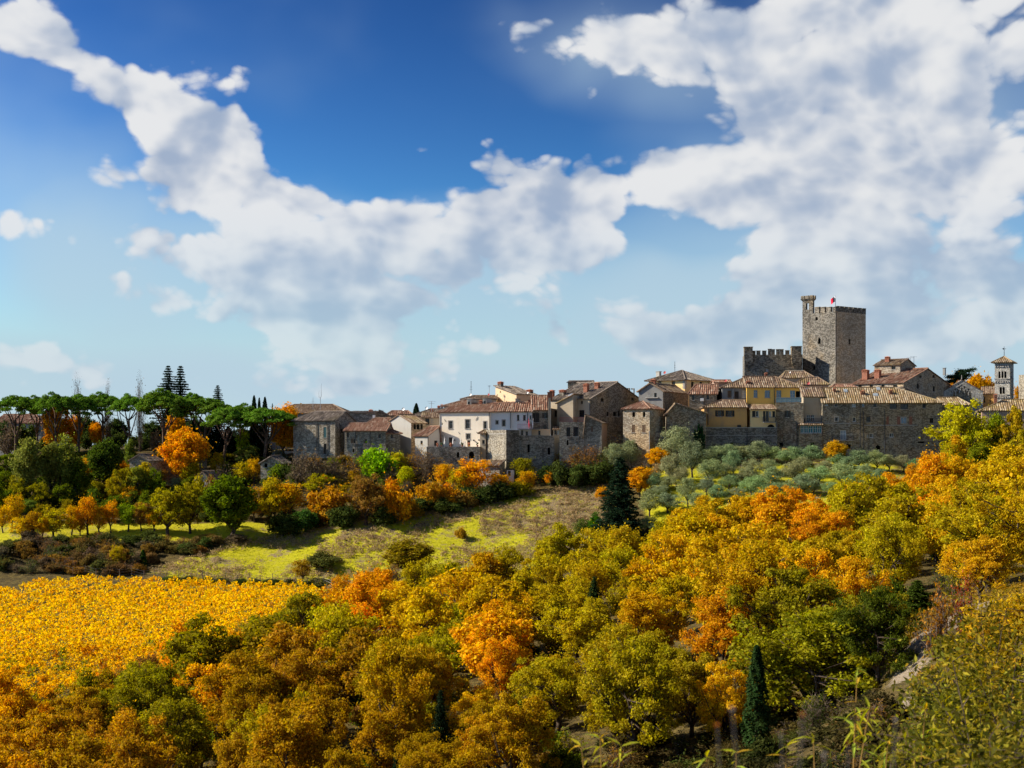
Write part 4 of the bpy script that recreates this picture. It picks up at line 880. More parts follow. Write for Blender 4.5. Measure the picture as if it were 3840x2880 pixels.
chimney(hm, 826, 870, 692, 752, 2.2, BRICK); chimney(hm, 1180, 1216, 682, 742, 2.4, BRICK); chimney(hm, 480, 512, 662, 702, 3.2, BRICK)
def skylight(h, x, y, d, wd=.8, ln=.9):
    f = h['f']; sl_ = (h['zR'] - h['zE']) / h['dr']; a, _ = Wall(f.o + f.n * d, f.e, f.n, 1).pix(*ZP(h['zn'], x, y)); mb = MB()
    q = lambda a_, d_, e: f.pt(a_, h['zE'] + .15 + sl_ * d_ + e, d_)
    mb.hexa([q(a - wd / 2, d - ln / 2, 0), q(a + wd / 2, d - ln / 2, 0), q(a + wd / 2, d + ln / 2, 0), q(a - wd / 2, d + ln / 2, 0)], [q(a - wd / 2, d - ln / 2, .2), q(a + wd / 2, d - ln / 2, .2), q(a + wd / 2, d + ln / 2, .2), q(a - wd / 2, d + ln / 2, .2)])
    mb.build('skylight', GL_PALE, h['roof'])
skylight(hm, 632, 696, 3.6); skylight(hm, 1007, 740, 2.2, 1.0, .8); skylight(hm, 1040, 677, 4.2)
skylight(hg, 310, 502, 2.0, 1.6, 1.2)
hr_ = house('gabled_stone_house', 'broad stone house with a rust-red roof and a raised roof storey right of the castle', 5, 722, 1352, 318, 309, 900, 580, 12, ('gx', 3.4, 0, 0), S_WARM, T_RED,
  [(790, 833, 613, 650, 'dark'), (933, 974, 610, 650, 'dark'), (1078, 1118, 610, 650, 'dark'), (1225, 1276, 610, 650, 'dark')],
  [(1552, 1579, 490, 524, 'hole'), (1521, 1548, 590, 658, 'dark'), (1720, 1746, 622, 691, 'dark'), (1717, 1746, 485, 520, 'hole')], xr=1932)
chimney(hr_, 836, 900, 432, 505, 2.4, BRICK); chimney(hr_, 990, 1050, 432, 490, 3.4, BRICK); chimney(hr_, 1842, 1870, 385, 450, 9.5, P_GREY, 'flat')
h = house('roof_storey', 'little stone upper storey with its own tiled roof on the rust-red roof', 5, 992, 1312, 322, 318, 600, 356, 6, ('gx', 1.3, 0, 0), S_WARM, T_OLD, [(1205, 1255, 378, 415, 'dark')], xr=1500)
chimney(h, 1122, 1172, 268, 325, 2, BRICK)
antenna(5, 1438, 270, 330, 323, 'small aerial on the raised stone storey beside a taller one', ((.98, .8),)); antenna(5, 1484, 256, 345, 323, 'taller aerial with one crossbar at the end of the raised stone storey', ((.98, .8),))
h = house('house', 'scatter of low red roofs squeezed between the castle foot and the long gold roof', 5, 470, 780, 309, 309, 900, 655, 5, ('gx', .9, 1, 1), P_PINK, T_RED)
h = house('outbuilding', 'dark lean-to roof against the flank of the broad stone house', 5, 1370, 1600, 304, 304, 900, 745, 5, ('shedr', 1.7), S_MAIN, T_GREY)

# ---- castle (zoom frame 6)
def merlons(h, lst, yt_default, yb, th=.6, wall='f', m=S_CASTLE, zn=None, name='merlon'):
    w = h[wall]
    for q in lst:
        x0, x1 = q[:2]; yt = q[2] if len(q) > 2 else yt_default
        a0, _ = w.pix(*ZP(6, x0, yt)); a1, _ = w.pix(*ZP(6, x1, yt)); Yc = w.o.y + w.e.y * (a0 + a1) / 2; zt = (HZ - ZP(6, 0, yt)[1]) / F * Yc
        mb = MB(); wbox(mb, w, a0, a1, h['zE'] + .004, zt, 0, th); wbox(mb, w, a0 - .06, a1 + .06, zt + .003, zt + .12, -.06, th + .06); mb.build(name, m, h['root'])
hk = house('castle_tower', 'massive square castle keep of grey stone with a battlemented top', 6, 993, 1450, 342, 334, 1650, 398, 10, ('flat', .5), S_CASTLE, P_GREY,
  [(1174, 1204, 477, 519, 'arch'), (1207, 1244, 766, 846, 'arch'), (1132, 1168, 1144, 1206, 'arch')], [(1631, 1659, 772, 854, 'arch')], xr=1868, cat='castle', sidewall=S_CASTLE_LIFT)
merlons(hk, [(1160, 1222), (1240, 1302), (1322, 1385), (1410, 1449)], 342, 0)
w = hk['r']; D_ = hk['D']; n = 6; zt = hk['zE'] + 1.25
for k in range(n + 1):
    a0 = .02 + k * (D_ / (n + .75)) + .0; a1 = a0 + D_ / (n + .75) * .78
    mb = MB(); wbox(mb, w, max(a0, .62), a1, hk['zE'] + .004, zt, 0, .6); wbox(mb, w, max(a0, .62) - .05, a1 + .05, zt + .003, zt + .12, -.06, .66); mb.build('merlon', S_CASTLE, hk['root'])
# a grey upper zone and a pale crack line on the warm face
strip(hk, 1450, 1462, 405, 1380, -.03, .02, S_DARK, 'corner_joint', 'r')
ht_ = house('castle_turret', 'slender battlemented lookout turret on the corner of the keep', 6, 993, 1135, 342, 340.2, 440, 250, .8, ('flat', .1), S_CASTLE, P_GREY, [(1040, 1080, 284, 372, 'through')], cat='turret')
f = ht_['f']
z1_ = (HZ - ZP(6, 0, 225)[1]) / F * 341; mb = MB(); L_, D_ = ht_['L'], ht_['D']
mb.hexa([f.pt(0, ht_['zE'] + .004, 0), f.pt(L_, ht_['zE'] + .004, 0), f.pt(L_, ht_['zE'] + .004, D_), f.pt(0, ht_['zE'] + .004, D_)], [f.pt(-.4, ht_['zE'] + .5, -.4), f.pt(L_ + .3, ht_['zE'] + .5, -.4), f.pt(L_ + .3, ht_['zE'] + .5, D_ + .4), f.pt(-.4, ht_['zE'] + .5, D_ + .4)])
wbox(mb, f, -.4, L_ + .3, ht_['zE'] + .504, z1_, -.4, D_ + .4); mb.build('corbel', S_CASTLE, ht_['root'])
zt = (HZ - ZP(6, 0, 180)[1]) / F * 341
for x0, x1 in ((980, 1028), (1040, 1088), (1100, 1148)):
    a0, _ = f.pix(*ZP(6, x0, 200)); a1, _ = f.pix(*ZP(6, x1, 200))
    for d0 in (-.4, D_ - .1):
        mb = MB(); wbox(mb, f, a0, a1, z1_ + .004, zt, d0, d0 + .5); mb.build('merlon', S_CASTLE, ht_['root'])
hl_ = house('castle_wing', 'lower battlemented castle wing left of the keep', 6, 190, 992, 338, 336.5, 1650, 992, 8, ('flat', .4), S_CASTLE, P_GREY, (), cat='castle')
merlons(hl_, [(306, 345, 947), (357, 412, 945), (437, 494, 945), (517, 567, 921), (570, 612, 926), (630, 680, 925), (684, 732, 925), (757, 813, 940)], 945, 0)
for x0, x1, yt in ((188, 305, 893), (843, 982, 885)):
    w = Wall(hl_['f'].o - hl_['f'].n * .7, hl_['f'].e, hl_['f'].n, 20); a0, zt = w.pix(*ZP(6, x0, yt)); a1, _ = w.pix(*ZP(6, x1, yt)); _, zb = w.pix(*ZP(6, x1, 1090))
    mb = MB(); wbox(mb, w, a0, a1, zb, zt, 0, .695); wbox(mb, w, a0, a1, hl_['zE'] + .004, zt, .7, 3); wbox(mb, w, a0 - .1, a1 + .1, zt + .003, zt + .14, -.1, 3.1)
    mb.hexa([w.pt(a0 + .5, zb - 1.6, .6), w.pt(a1 - .5, zb - 1.6, .6), w.pt(a1 - .5, zb - 1.6, .69), w.pt(a0 + .5, zb - 1.6, .69)], [w.pt(a0, zb - .004, 0), w.pt(a1, zb - .004, 0), w.pt(a1, zb - .004, .69), w.pt(a0, zb - .004, .69)])
    mb.build('bartizan', S_CASTLE, hl_['root'])
strip(hl_, 485, 522, 1195, 1232, -.05, .02, STONESILL, 'coat_of_arms')
# flag
fp = P(*ZP(6, 1449, 340), 337); fr = empty('flag', fp, 'red and white flag on a thin pole above the keep', 'flag')
mb = MB(); mb.tube([fp - Vector((0, 0, 1)), P(*ZP(6, 1449, 178), 337)], [.07, .05], 6); mb.build('pole', METALG, fr)
for nm, u0, u1, m in (('red_cloth', .35, 1, FLAGR), ('white_cloth', 0, .35, FLAGW)):
    mb = MB(); top = P(*ZP(6, 1446, 190), 337); n = 6
    for k in range(n):
        q = []
        for uu in (u0 + (u1 - u0) * k / n, u0 + (u1 - u0) * (k + 1) / n):
            sag = .75 * uu ** 1.5; off = Vector((-1.05 * uu, .22 * math.sin(uu * 7), -sag * .9)); q.append((top + off, top + off + Vector((.12 * uu, .12 * math.sin(uu * 6 + 1), -1.25))))
        mb.quad(q[0][1], q[1][1], q[1][0], q[0][0])
    mb.build(nm, m, fr)

# ---- church and right edge (zoom frame 7)
hch = house('church', 'church gable front of pale stone with a rising band of small arches', 7, 455, 935, 322, 320, 1100, 690, 18, ('gy', 2.5, .48), S_MAIN, T_GREY, (), cat='church', sidewall=P_CREAM)
f = hch['f']; L_ = hch['L']; sr = L_ * .48
for a0, a1 in ((-.25, 1.6), (L_ - 2.2, L_ + .2)):
    mb = MB(); wbox(mb, f, a0, a1, hch['zlow'] + .1, hch['zE'] + .1, -.35, -.003); mb.build('pilaster', S_PALE, hch['root'])
for side in (0, 1):
    p0, p1 = (((0, hch['zE']), (sr, hch['zR'])) if side == 0 else ((sr, hch['zR']), (L_, hch['zE'])))
    mb = MB(); e = .25
    mb.hexa([f.pt(p0[0], p0[1] - .9, -.3), f.pt(p1[0], p1[1] - .9, -.3), f.pt(p1[0], p1[1] - .9, -.004), f.pt(p0[0], p0[1] - .9, -.004)], [f.pt(p0[0], p0[1], -.3), f.pt(p1[0], p1[1], -.3), f.pt(p1[0], p1[1], -.004), f.pt(p0[0], p0[1], -.004)])
    mb.build('raking_cornice', S_PALE, hch['root']); n = 5
    for k in range(n):
        u0 = (k + .12) / n; a = p0[0] + (p1[0] - p0[0]) * (u0 + .38 / n); z = p0[1] + (p1[1] - p0[1]) * (u0 + .38 / n) - .9; r = .62
        mb = MB()
        for q in range(6):
            t0, t1 = math.pi * q / 6, math.pi * (q + 1) / 6
            c0, c1 = (a + r * math.cos(t0), z - .75 + r * math.sin(t0)), (a + r * math.cos(t1), z - .75 + r * math.sin(t1))
            d0, d1 = (a + (r + .25) * math.cos(t0), z - .75 + (r + .35) * math.sin(t0)), (a + (r + .25) * math.cos(t1), z - .75 + (r + .35) * math.sin(t1))
            mb.hexa([f.pt(*c0, -.25), f.pt(*c1, -.25), f.pt(*c1, -.005), f.pt(*c0, -.005)], [f.pt(*d0, -.25), f.pt(*d1, -.25), f.pt(*d1, -.005), f.pt(*d0, -.005)])
        for sx in (-1, 1): wbox(mb, f, a + sx * (r + .1) - .12, a + sx * (r + .1) + .12, z - 1.25, z - .7, -.25, -.005)
        mb.build('arch', S_PALE, hch['root'])
c0 = f.pt(sr, hch['zR'] + .3, .1); mb = MB(); mb.tube([c0, c0 + Vector((0, 0, 1.0))], [.12, .05], 5); mb.build('finial', STONESILL, hch['root'])
h = house('church_nave', 'side aisle of the church with narrow windows in a warm wall', 7, 940, 1120, 330, 329, 1100, 722, 8, ('shed', 2.0), P_OCHRE, T_OLD, [(963, 976, 755, 832, 'hole'), (1034, 1045, 765, 822, 'hole')], cat='church')
hbt = house('bell_tower', 'slim pale stone bell tower with arched openings and a small pyramid roof', 7, 1096, 1285, 328, 326.3, 1100, 316, 6, ('gx', 1.15, 1.7, 1.7), S_PALE, T_GOLD,
  [(1142, 1166, 440, 524, 'arch'), (1180, 1204, 440, 524, 'arch'), (1215, 1241, 440, 524, 'arch'), (1155, 1186, 635, 720, 'arch'), (1192, 1221, 635, 720, 'arch')],
  [(1290, 1299, 445, 524, 'hole'), (1304, 1312, 445, 524, 'hole'), (1291, 1302, 640, 720, 'hole')], xr=1331, cat='bell tower', ov=.7)
f = hbt['f']
for y in (526, 722, 312): strip(hbt, 1092, 1286, y, y + 9, -.22, -.003, S_PALE, 'cornice'); strip(hbt, 1286, 1332, y, y + 9, -.22, -.003, S_PALE, 'cornice', 'r')
for yy, xs in ((388, (1142, 1171, 1200, 1229)), (582, (1140, 1168, 1198, 1226)), (775, (1140, 1168, 1198, 1226))):
    for x in xs:
        a, z = f.pix(*ZP(7, x, yy)); r = .55; mb = MB()
        for q in range(6):
            t0, t1 = math.pi * q / 6, math.pi * (q + 1) / 6
            c0, c1 = (a + r * math.cos(t0), z + r * math.sin(t0)), (a + r * math.cos(t1), z + r * math.sin(t1)); d0, d1 = (a + (r + .22) * math.cos(t0), z + (r + .22) * math.sin(t0)), (a + (r + .22) * math.cos(t1), z + (r + .22) * math.sin(t1))
            mb.hexa([f.pt(*c0, -.2), f.pt(*c1, -.2), f.pt(*c1, -.005), f.pt(*c0, -.005)], [f.pt(*d0, -.2), f.pt(*d1, -.2), f.pt(*d1, -.005), f.pt(*d0, -.005)])
        mb.build('blind_arch', STONESILL, hbt['root'])
cp = P(*ZP(7, 1213, 258), 331); cr = empty('weather_cross', cp, 'iron cross with a vane on the bell tower roof', 'cross')
mb = MB(); mb.tube([cp - Vector((0, 0, .6)), P(*ZP(7, 1213, 132), 331)], [.09, .05], 5); mb.build('shaft', METAL, cr)
q_ = P(*ZP(7, 1213, 160), 331); mb = MB(); mb.tube([q_ - Vector((.45, 0, 0)), q_ + Vector((.45, 0, 0))], .05, 5); mb.build('crossbar', METAL, cr); mb = MB(); mb.box(q_ - Vector((.15, 0, .0)), (.16, 0, 0), (0, .02, 0), (0, 0, .16)); mb.build('vane', METAL, cr)
h = house('round_tower', 'plain stone tower cut by the edge of the view beyond the bell tower', 7, 1395, 1500, 326, 323, 1100, 478, 6, ('flat', .3), S_GREY, P_GREY, cat='tower')
h = house('stone_house', 'stone house with a golden mossy roof between the long house and the yellow tree', 7, 450, 780, 300, 300, 1500, 858, 7, ('gx', 1.55, 0, 1.5), S_MAIN, T_GOLD)
h = house('house', 'house with a brown tiled roof half hidden behind the yellow-green trees', 7, 935, 1500, 298, 296, 1300, 925, 9, ('gx', 2.2, 5, 0), P_PINK, T_GOLD)
chimney(h, 1088, 1128, 735, 820, 3, BRICK)

# ---- left grounds (zoom frame 8)
h = house('school_building', 'long building with a red roof and pale pilasters behind the umbrella pines', 8, -60, 305, 345, 343, 760, 490, 12, ('gx', 2.2, 0, 4.5), P_LGREY, T_RED, [(30, 50, 520, 560, 'dark'), (75, 95, 520, 560, 'dark'), (262, 272, 503, 560, 'hole'), (278, 288, 503, 560, 'hole'), (292, 300, 503, 560, 'hole')], cat='building')
h = house('stone_shed', 'low stone shed with a shallow gable below the pines', 8, 960, 1100, 298, 297, 850, 765, 6, ('gy', 1.2, .5), S_GREY, T_GREY)
h = house('garden_wall', 'long low stone garden wall below the umbrella pines', 8, 1100, 1530, 305, 305, 850, 752, .5, ('flat', .01), S_MAIN, S_MAIN, cat='wall')
h = house('stone_cottage', 'small stone cottage with two dark windows beside the dark hedge', 8, 1930, 2090, 297, 296, 860, 785, 5, ('gy', 1.4, .5), S_GREY, T_GREY, [(1958, 1980, 785, 815, 'hole'), (2040, 2054, 785, 810, 'hole')])
h = house('white_cabin', 'tiny cabin with a pale sloping roof among bare shrubs', 8, 1455, 1555, 288, 287, 930, 905, 4, ('gy', 1.5, .5), P_LGREY, T_OLD)
h = house('far_villa', 'pale house just visible between the pine trunks', 8, 1460, 1520, 345, 345, 700, 530, 8, ('gx', 1, 1, 1), P_WHITE2, T_RED, [(1475, 1490, 545, 570, 'dark')])
# cars under the orange linden
def car(px, py, Y, m, label, rot):
    c = P(px, py, Y); o = empty('parked_car', c, label, 'car', None); o.rotation_euler = (0, 0, rot)
    def pt(name, prof, hw, mm, par=None):
        mb = MB(); mb.hexa([(x, -hw, z) for x, z in prof], [(x, hw, z) for x, z in prof]); me_ = mb.mesh(name, mm); return link(name, me_, par or o)
    bd = pt('body', [(-2.05, .3), (2.05, .3), (2.1, .6), (2.0, .82), (1.0, .95), (-1.9, .98), (-2.1, .8)], .82, m)
    pt('cabin', [(-1.85, .96), (.95, .96), (.3, 1.42), (-1.3, 1.46)], .72, GL_DARK); pt('roof', [(-1.35, 1.44), (.35, 1.41), (.2, 1.49), (-1.2, 1.52)], .68, m)
    for x in (-1.3, 1.3):
        for y in (-.8, .8):
            mb = MB(); mb.tube([(x, y - .1, .32), (x, y + .1, .32)], .32, 12); w_ = link('wheel', mb.mesh('wheel', DKSHUT), o); mb = MB(); mb.tube([(x, y - .11, .32), (x, y + .11, .32)], .17, 8); link('rim', mb.mesh('rim', METALG), w_)
    for y in (-.6, .6):
        mb = MB(); mb.box((2.06, y, .68), (.04, 0, 0), (0, .15, 0), (0, 0, .07)); link('headlight', mb.mesh('headlight', WHITE), o)
car(1055, 1713, 318, plain('car_blue', (.05, .12, .25), .3, .5), 'dark blue car parked under the orange linden', .1)
car(1094, 1708, 318, plain('car_white', (.7, .7, .7), .3, .5), 'white car parked beside the corner of the tall grey stone house', .2)
sp_ = P(*ZP(8, 1207, 735), 318); o = empty('parking_sign', sp_, 'blue square parking sign on a post under the pines', 'sign')
mb = MB(); mb.tube([sp_ - Vector((0, 0, .8)), sp_ + Vector((0, 0, 2.4))], .05, 5); mb.build('post', METALG, o); mb = MB(); mb.abox(sp_.x - .45, sp_.x + .45, sp_.y - .09, sp_.y - .055, sp_.z + 1.4, sp_.z + 2.4); pl_ = mb.build('panel', plain('sign_blue', (.02, .10, .45), .5, .3), o)
mb = MB(); mb.abox(sp_.x - .16, sp_.x - .06, sp_.y - .1, sp_.y - .092, sp_.z + 1.6, sp_.z + 2.2); mb.tube([(sp_.x - .06, sp_.y - .097, sp_.z + 2.15), (sp_.x + .12, sp_.y - .097, sp_.z + 2.1), (sp_.x + .14, sp_.y - .097, sp_.z + 1.95), (sp_.x - .06, sp_.y - .097, sp_.z + 1.88)], .045, 4); mb.build('letter', WHITE, pl_)
# ------------------------------------------------------------------ vegetation
def foliage_mat(name, trans=.35, hue=.03, val=.35, rough=.6, tint2=None, blotch=.5):
    m = bpy.data.materials.new(name); m.use_nodes = True; t = m.node_tree; t.nodes.clear()
    oi = NN('ShaderNodeObjectInfo', t); g = NN('ShaderNodeNewGeometry', t); tcn = NN('ShaderNodeTexCoord', t)
    hs = NN('ShaderNodeHueSaturation', t); LK(oi.outputs['Color'], hs.inputs['Color'])
    r1 = g.outputs['Random Per Island']
    n = noise(t, tcn.outputs['Object'], .45, 3, .6)
    LK(M('MULTIPLY_ADD', M('SUBTRACT', n, .5, tree=t), hue * 3.2, M('MULTIPLY_ADD', M('SUBTRACT', r1, .5, tree=t), hue, .5, tree=t), tree=t), hs.inputs['Hue'])
    r2 = M('FRACT', M('MULTIPLY', r1, 37.7, tree=t), tree=t)
    LK(M('MULTIPLY_ADD', r2, val * 1.6, 1 - val * .8, tree=t), hs.inputs['Value'])
    d = NN('ShaderNodeBsdfDiffuse', t); LK(hs.outputs[0], d.inputs[0])
    tr = NN('ShaderNodeBsdfTranslucent', t)
    sat = NN('ShaderNodeHueSaturation', t); LK(hs.outputs[0], sat.inputs['Color']); sat.inputs['Saturation'].default_value = 1.1; sat.inputs['Value'].default_value = 1.15; LK(sat.outputs[0], tr.inputs[0])
    mx = NN('ShaderNodeMixShader', t); mx.inputs[0].default_value = trans; LK(d.outputs[0], mx.inputs[1]); LK(tr.outputs[0], mx.inputs[2])
    o = NN('ShaderNodeOutputMaterial', t); LK(mx.outputs[0], o.inputs[0]); MATS[name] = m; return m
LEAF = foliage_mat('leaves', .45, .022, .6)
NEEDLE = foliage_mat('needles', .22, .02, .4)
OLIVEL = foliage_mat('olive_leaves', .25, .02, .5)
BARK = plain('bark', (.085, .062, .045), .95, .05, 0, .4, 4)
BARKP = plain('bark_pine', (.13, .085, .06), .95, .05, 0, .4, 3)
TWIG = plain('twigs', (.17, .125, .095), .95, .05, 0, .3, 3)

NR = np.random.default_rng(11)
def leaf_quads(C, size, outn=None, up=.0, aspect=.55, spread=1.0, rng=NR):
    """rhombic leaves at points C, facing partly outwards"""
    n = len(C); r = rng.normal(size=(n, 3)) * spread
    if outn is not None: r = r + outn * .9
    r[:, 2] += up
    r /= np.linalg.norm(r, axis=1, keepdims=True) + 1e-9
    a = rng.normal(size=(n, 3)); u = np.cross(r, a); u /= np.linalg.norm(u, axis=1, keepdims=True) + 1e-9
    v = np.cross(r, u); s = (size * rng.uniform(.6, 1.35, n))[:, None]
    return np.stack([C - u * s, C + v * s * aspect + r * s * .15, C + u * s, C - v * s * aspect + r * s * .15], 1)
def ball(n, rng=NR):
    d = rng.normal(size=(n, 3)); return d / (np.linalg.norm(d, axis=1, keepdims=True) + 1e-9)
def curve(p, q, bend, n=5, rng=NR):
    p, q = np.array(p, float), np.array(q, float); m = (p + q) / 2 + rng.normal(size=3) * bend * np.linalg.norm(q - p) + np.array([0, 0, bend * .5 * np.linalg.norm(q - p)])
    t = np.linspace(0, 1, n)[:, None]; return (1 - t) ** 2 * p + 2 * t * (1 - t) * m + t ** 2 * q
def broadleaf(name, H=8, R_=3.6, base=.22, nc=46, nl=190, ls=.17, cr=.95, flat=.75, bush=False, top=1.0, mat=LEAF, seed=0, bark=BARK, gap=.0, aspect=.6, irregular=.25):
    rg = np.random.default_rng(seed)
    z0 = H * base; zc = (z0 + H) / 2 + H * .02; hz = (H - z0) / 2 - cr * .35
    # lobed outline
    ph = rg.uniform(0, 6.28, 4); C = []
    tries = 0
    while len(C) < nc and tries < 6000:
        tries += 1
        d = ball(1, rg)[0]; rad = rg.uniform(.0, 1) ** .42
        an = math.atan2(d[1], d[0]); lob = 1 + irregular * (math.sin(2 * an + ph[0]) * .5 + math.sin(3 * an + ph[1]) * .4 + math.sin(5 * an + ph[2]) * .3) + irregular * .5 * math.sin(4 * d[2] + ph[3])
        w = (1 - .22 * max(0, d[2])) if top >= 1 else (1 - .5 * max(0, d[2]))
        c = np.array([d[0] * (R_ - cr * .6) * rad * lob * w, d[1] * (R_ - cr * .6) * rad * lob * w, zc + d[2] * hz * rad * (1 + .15 * lob - .15)])
        if bush and c[2] < cr * .3: continue
        if all(np.linalg.norm((c - e) * [1, 1, 1.25]) > cr * .72 for e in C): C.append(c)
    C = np.array(C); V = []
    for c in C:
        k = int(nl * rg.uniform(.65, 1.3)); r = cr * rg.uniform(.7, 1.2)
        d = ball(k, rg); rr = rg.uniform(0, 1, k) ** .45
        p = c + d * (rr * r)[:, None] * np.array([1, 1, flat])
        V.append(leaf_quads(p, np.full(k, ls), d, .35, aspect, 1.0, rg))
        s = rg.normal(size=(k // 10, 3)) * r * .8 + c; V.append(leaf_quads(s, np.full(len(s), ls * .9), None, .2, aspect, 1, rg))
    V = np.concatenate(V); crown = quads_mesh(name + '_crown', V, mat)
    mb = MB(); tr = H * .022 + .04
    th = z0 if not bush else H * .12
    tp = curve((0, 0, -.5), (rg.normal() * .25, rg.normal() * .25, th), .06, 4, rg); mb.tube(tp, np.linspace(tr * 1.35, tr, 4), 7)
    nb = 6; forks = []
    for k in range(nb):
        a = 6.28 * k / nb + rg.uniform(-.4, .4); el_ = rg.uniform(.35, 1.0) if k < nb - 1 else 1.4
        q = np.array([math.cos(a) * math.cos(el_) * R_ * .55, math.sin(a) * math.cos(el_) * R_ * .55, th + math.sin(el_) * (H - th) * .55])
        c = curve(tp[-1], q, .12, 6, rg); mb.tube(c, np.linspace(tr * .75, tr * .3, 6), 5); forks += [(x, tr * .35) for x in c[2:]]
    fp = np.array([f[0] for f in forks])
    for c in C:
        k = int(np.argmin(((fp - c) ** 2).sum(1))); b = curve(fp[k], c, .12, 4, rg); mb.tube(b, np.linspace(tr * .28, tr * .07, 4), 4)
        for q in range(2):
            e = c + ball(1, rg)[0] * cr * .7; mb.tube([b[2], e], [tr * .1, tr * .04], 3)
    return [('trunk', mb.mesh(name + '_trunk', bark, smooth=True)), ('crown', crown)]
def umbrella_pine(name, H=13, R_=4.5, seed=0, lean=.6, dense=1.0):
    rg = np.random.default_rng(seed); mb = MB(); V = []; th = H * .62
    tp = curve((0, 0, -.5), (lean, rg.normal() * .3, th), .05, 6, rg); mb.tube(tp, np.linspace(.34, .22, 6), 8)
    C = []
    while len(C) < int(74 * dense):
        a = rg.uniform(0, 6.28); r = R_ * rg.uniform(0, 1) ** .5; z = H - .45 - (H * .20) * (r / R_) ** 2.1 + rg.normal() * .18
        c = np.array([lean + r * math.cos(a), r * math.sin(a), z - (rg.uniform(0, 1.3) if rg.uniform() < .3 else 0)])
        if all(np.linalg.norm(c - e) > .5 for e in C): C.append(c)
        elif rg.uniform() < .02: C.append(c)
    limbs = []
    for k in range(9):
        a = 6.28 * k / 9 + rg.uniform(-.3, .3); s = tp[rg.integers(3, 6)]; r = R_ * rg.uniform(.35, .7)
        q = np.array([lean + math.cos(a) * r, math.sin(a) * r, H * .80 + rg.uniform(-.3, .4)]); c = curve(s, q, -.08, 6, rg); mb.tube(c, np.linspace(.16, .07, 6), 5); limbs += list(c[2:])
    limbs = np.array(limbs)
    for c in C:
        k = int(np.argmin(((limbs - c) ** 2).sum(1))); mb.tube(curve(limbs[k], c, .1, 4, rg), np.linspace(.06, .02, 4), 3)
        n = int(190 * rg.uniform(.7, 1.3)); d = ball(n, rg); d[:, 2] = np.abs(d[:, 2]) * .95 - .25; rr = rg.uniform(0, 1, n) ** .4
        p = c + d * rr[:, None] * np.array([.95, .95, .8]); V.append(leaf_quads(p, np.full(n, .20), d, .6, .36, .8, rg))
    return [('trunk', mb.mesh(name + '_trunk', BARKP, smooth=True)), ('crown', quads_mesh(name + '_crown', np.concatenate(V), NEEDLE))]
def conifer(name, H=12, R_=2.6, seed=0, base=.06, levels=26, droop=.28, power=.9, ls=.17, ragged=.35, per=70):
    rg = np.random.default_rng(seed); mb = MB(); V = []
    mb.tube([(0, 0, -.5), (0, 0, H * .5), (0, 0, H * .98)], [.05 + H * .017, .03 + H * .01, .02], 6)
    for k in range(levels):
        f = k / (levels - 1); z = H * (base + (1 - base - .02) * f); L = R_ * ((1 - f) ** power) * rg.uniform(1 - ragged, 1.05) + .18
        nb = 7 if f < .8 else 5
        for q in range(nb):
            a = 6.28 * (q + .5 * (k % 2)) / nb + rg.uniform(-.35, .35); l = L * rg.uniform(1 - ragged, 1.1); e = np.array([math.cos(a) * l, math.sin(a) * l, -droop * l + .12 * l])
            s = np.array([0, 0, z]); mb.tube([s, s + e], [.035, .012], 3)
            n = max(12, int(per * l / R_ + 14)); t = rg.uniform(.12, 1.05, n)[:, None]; w = (.12 + .2 * l * (1 - t) * 1.2)
            p = s + e * t + rg.normal(size=(n, 3)) * w * np.array([.8, .8, .35]) - np.array([0, 0, .10]) * t
            V.append(leaf_quads(p, np.full(n, ls), None, .3, .38, .9, rg))
    return [('trunk', mb.mesh(name + '_trunk', BARK)), ('crown', quads_mesh(name + '_crown', np.concatenate(V), NEEDLE))]
def cypress(name, H=8, R_=.75, seed=0, n=5200, ls=.13):
    rg = np.random.default_rng(seed); mb = MB(); mb.tube([(0, 0, -.5), (0, 0, H * .9)], [.16, .03], 6)
    t = rg.uniform(0, 1, n) ** .85; prof = np.minimum(1, (t + .02) * 7) ** .6 * np.clip((1 - t) ** .62 * 1.25, 0, 1); an = rg.uniform(0, 6.28, n)
    lob = 1 + .18 * np.sin(an * 5 + t * 30) + .1 * np.sin(an * 3 - t * 17); r = R_ * prof * lob * rg.uniform(.55, 1.0, n) ** .5 + .02
    p = np.stack([r * np.cos(an), r * np.sin(an), .15 + t * (H - .15)], 1); o = np.stack([np.cos(an), np.sin(an), np.full(n, .9)], 1)
    return [('trunk', mb.mesh(name + '_trunk', BARK)), ('crown', quads_mesh(name + '_crown', leaf_quads(p, np.full(n, ls), o, .5, .45, .5, rg), NEEDLE))]
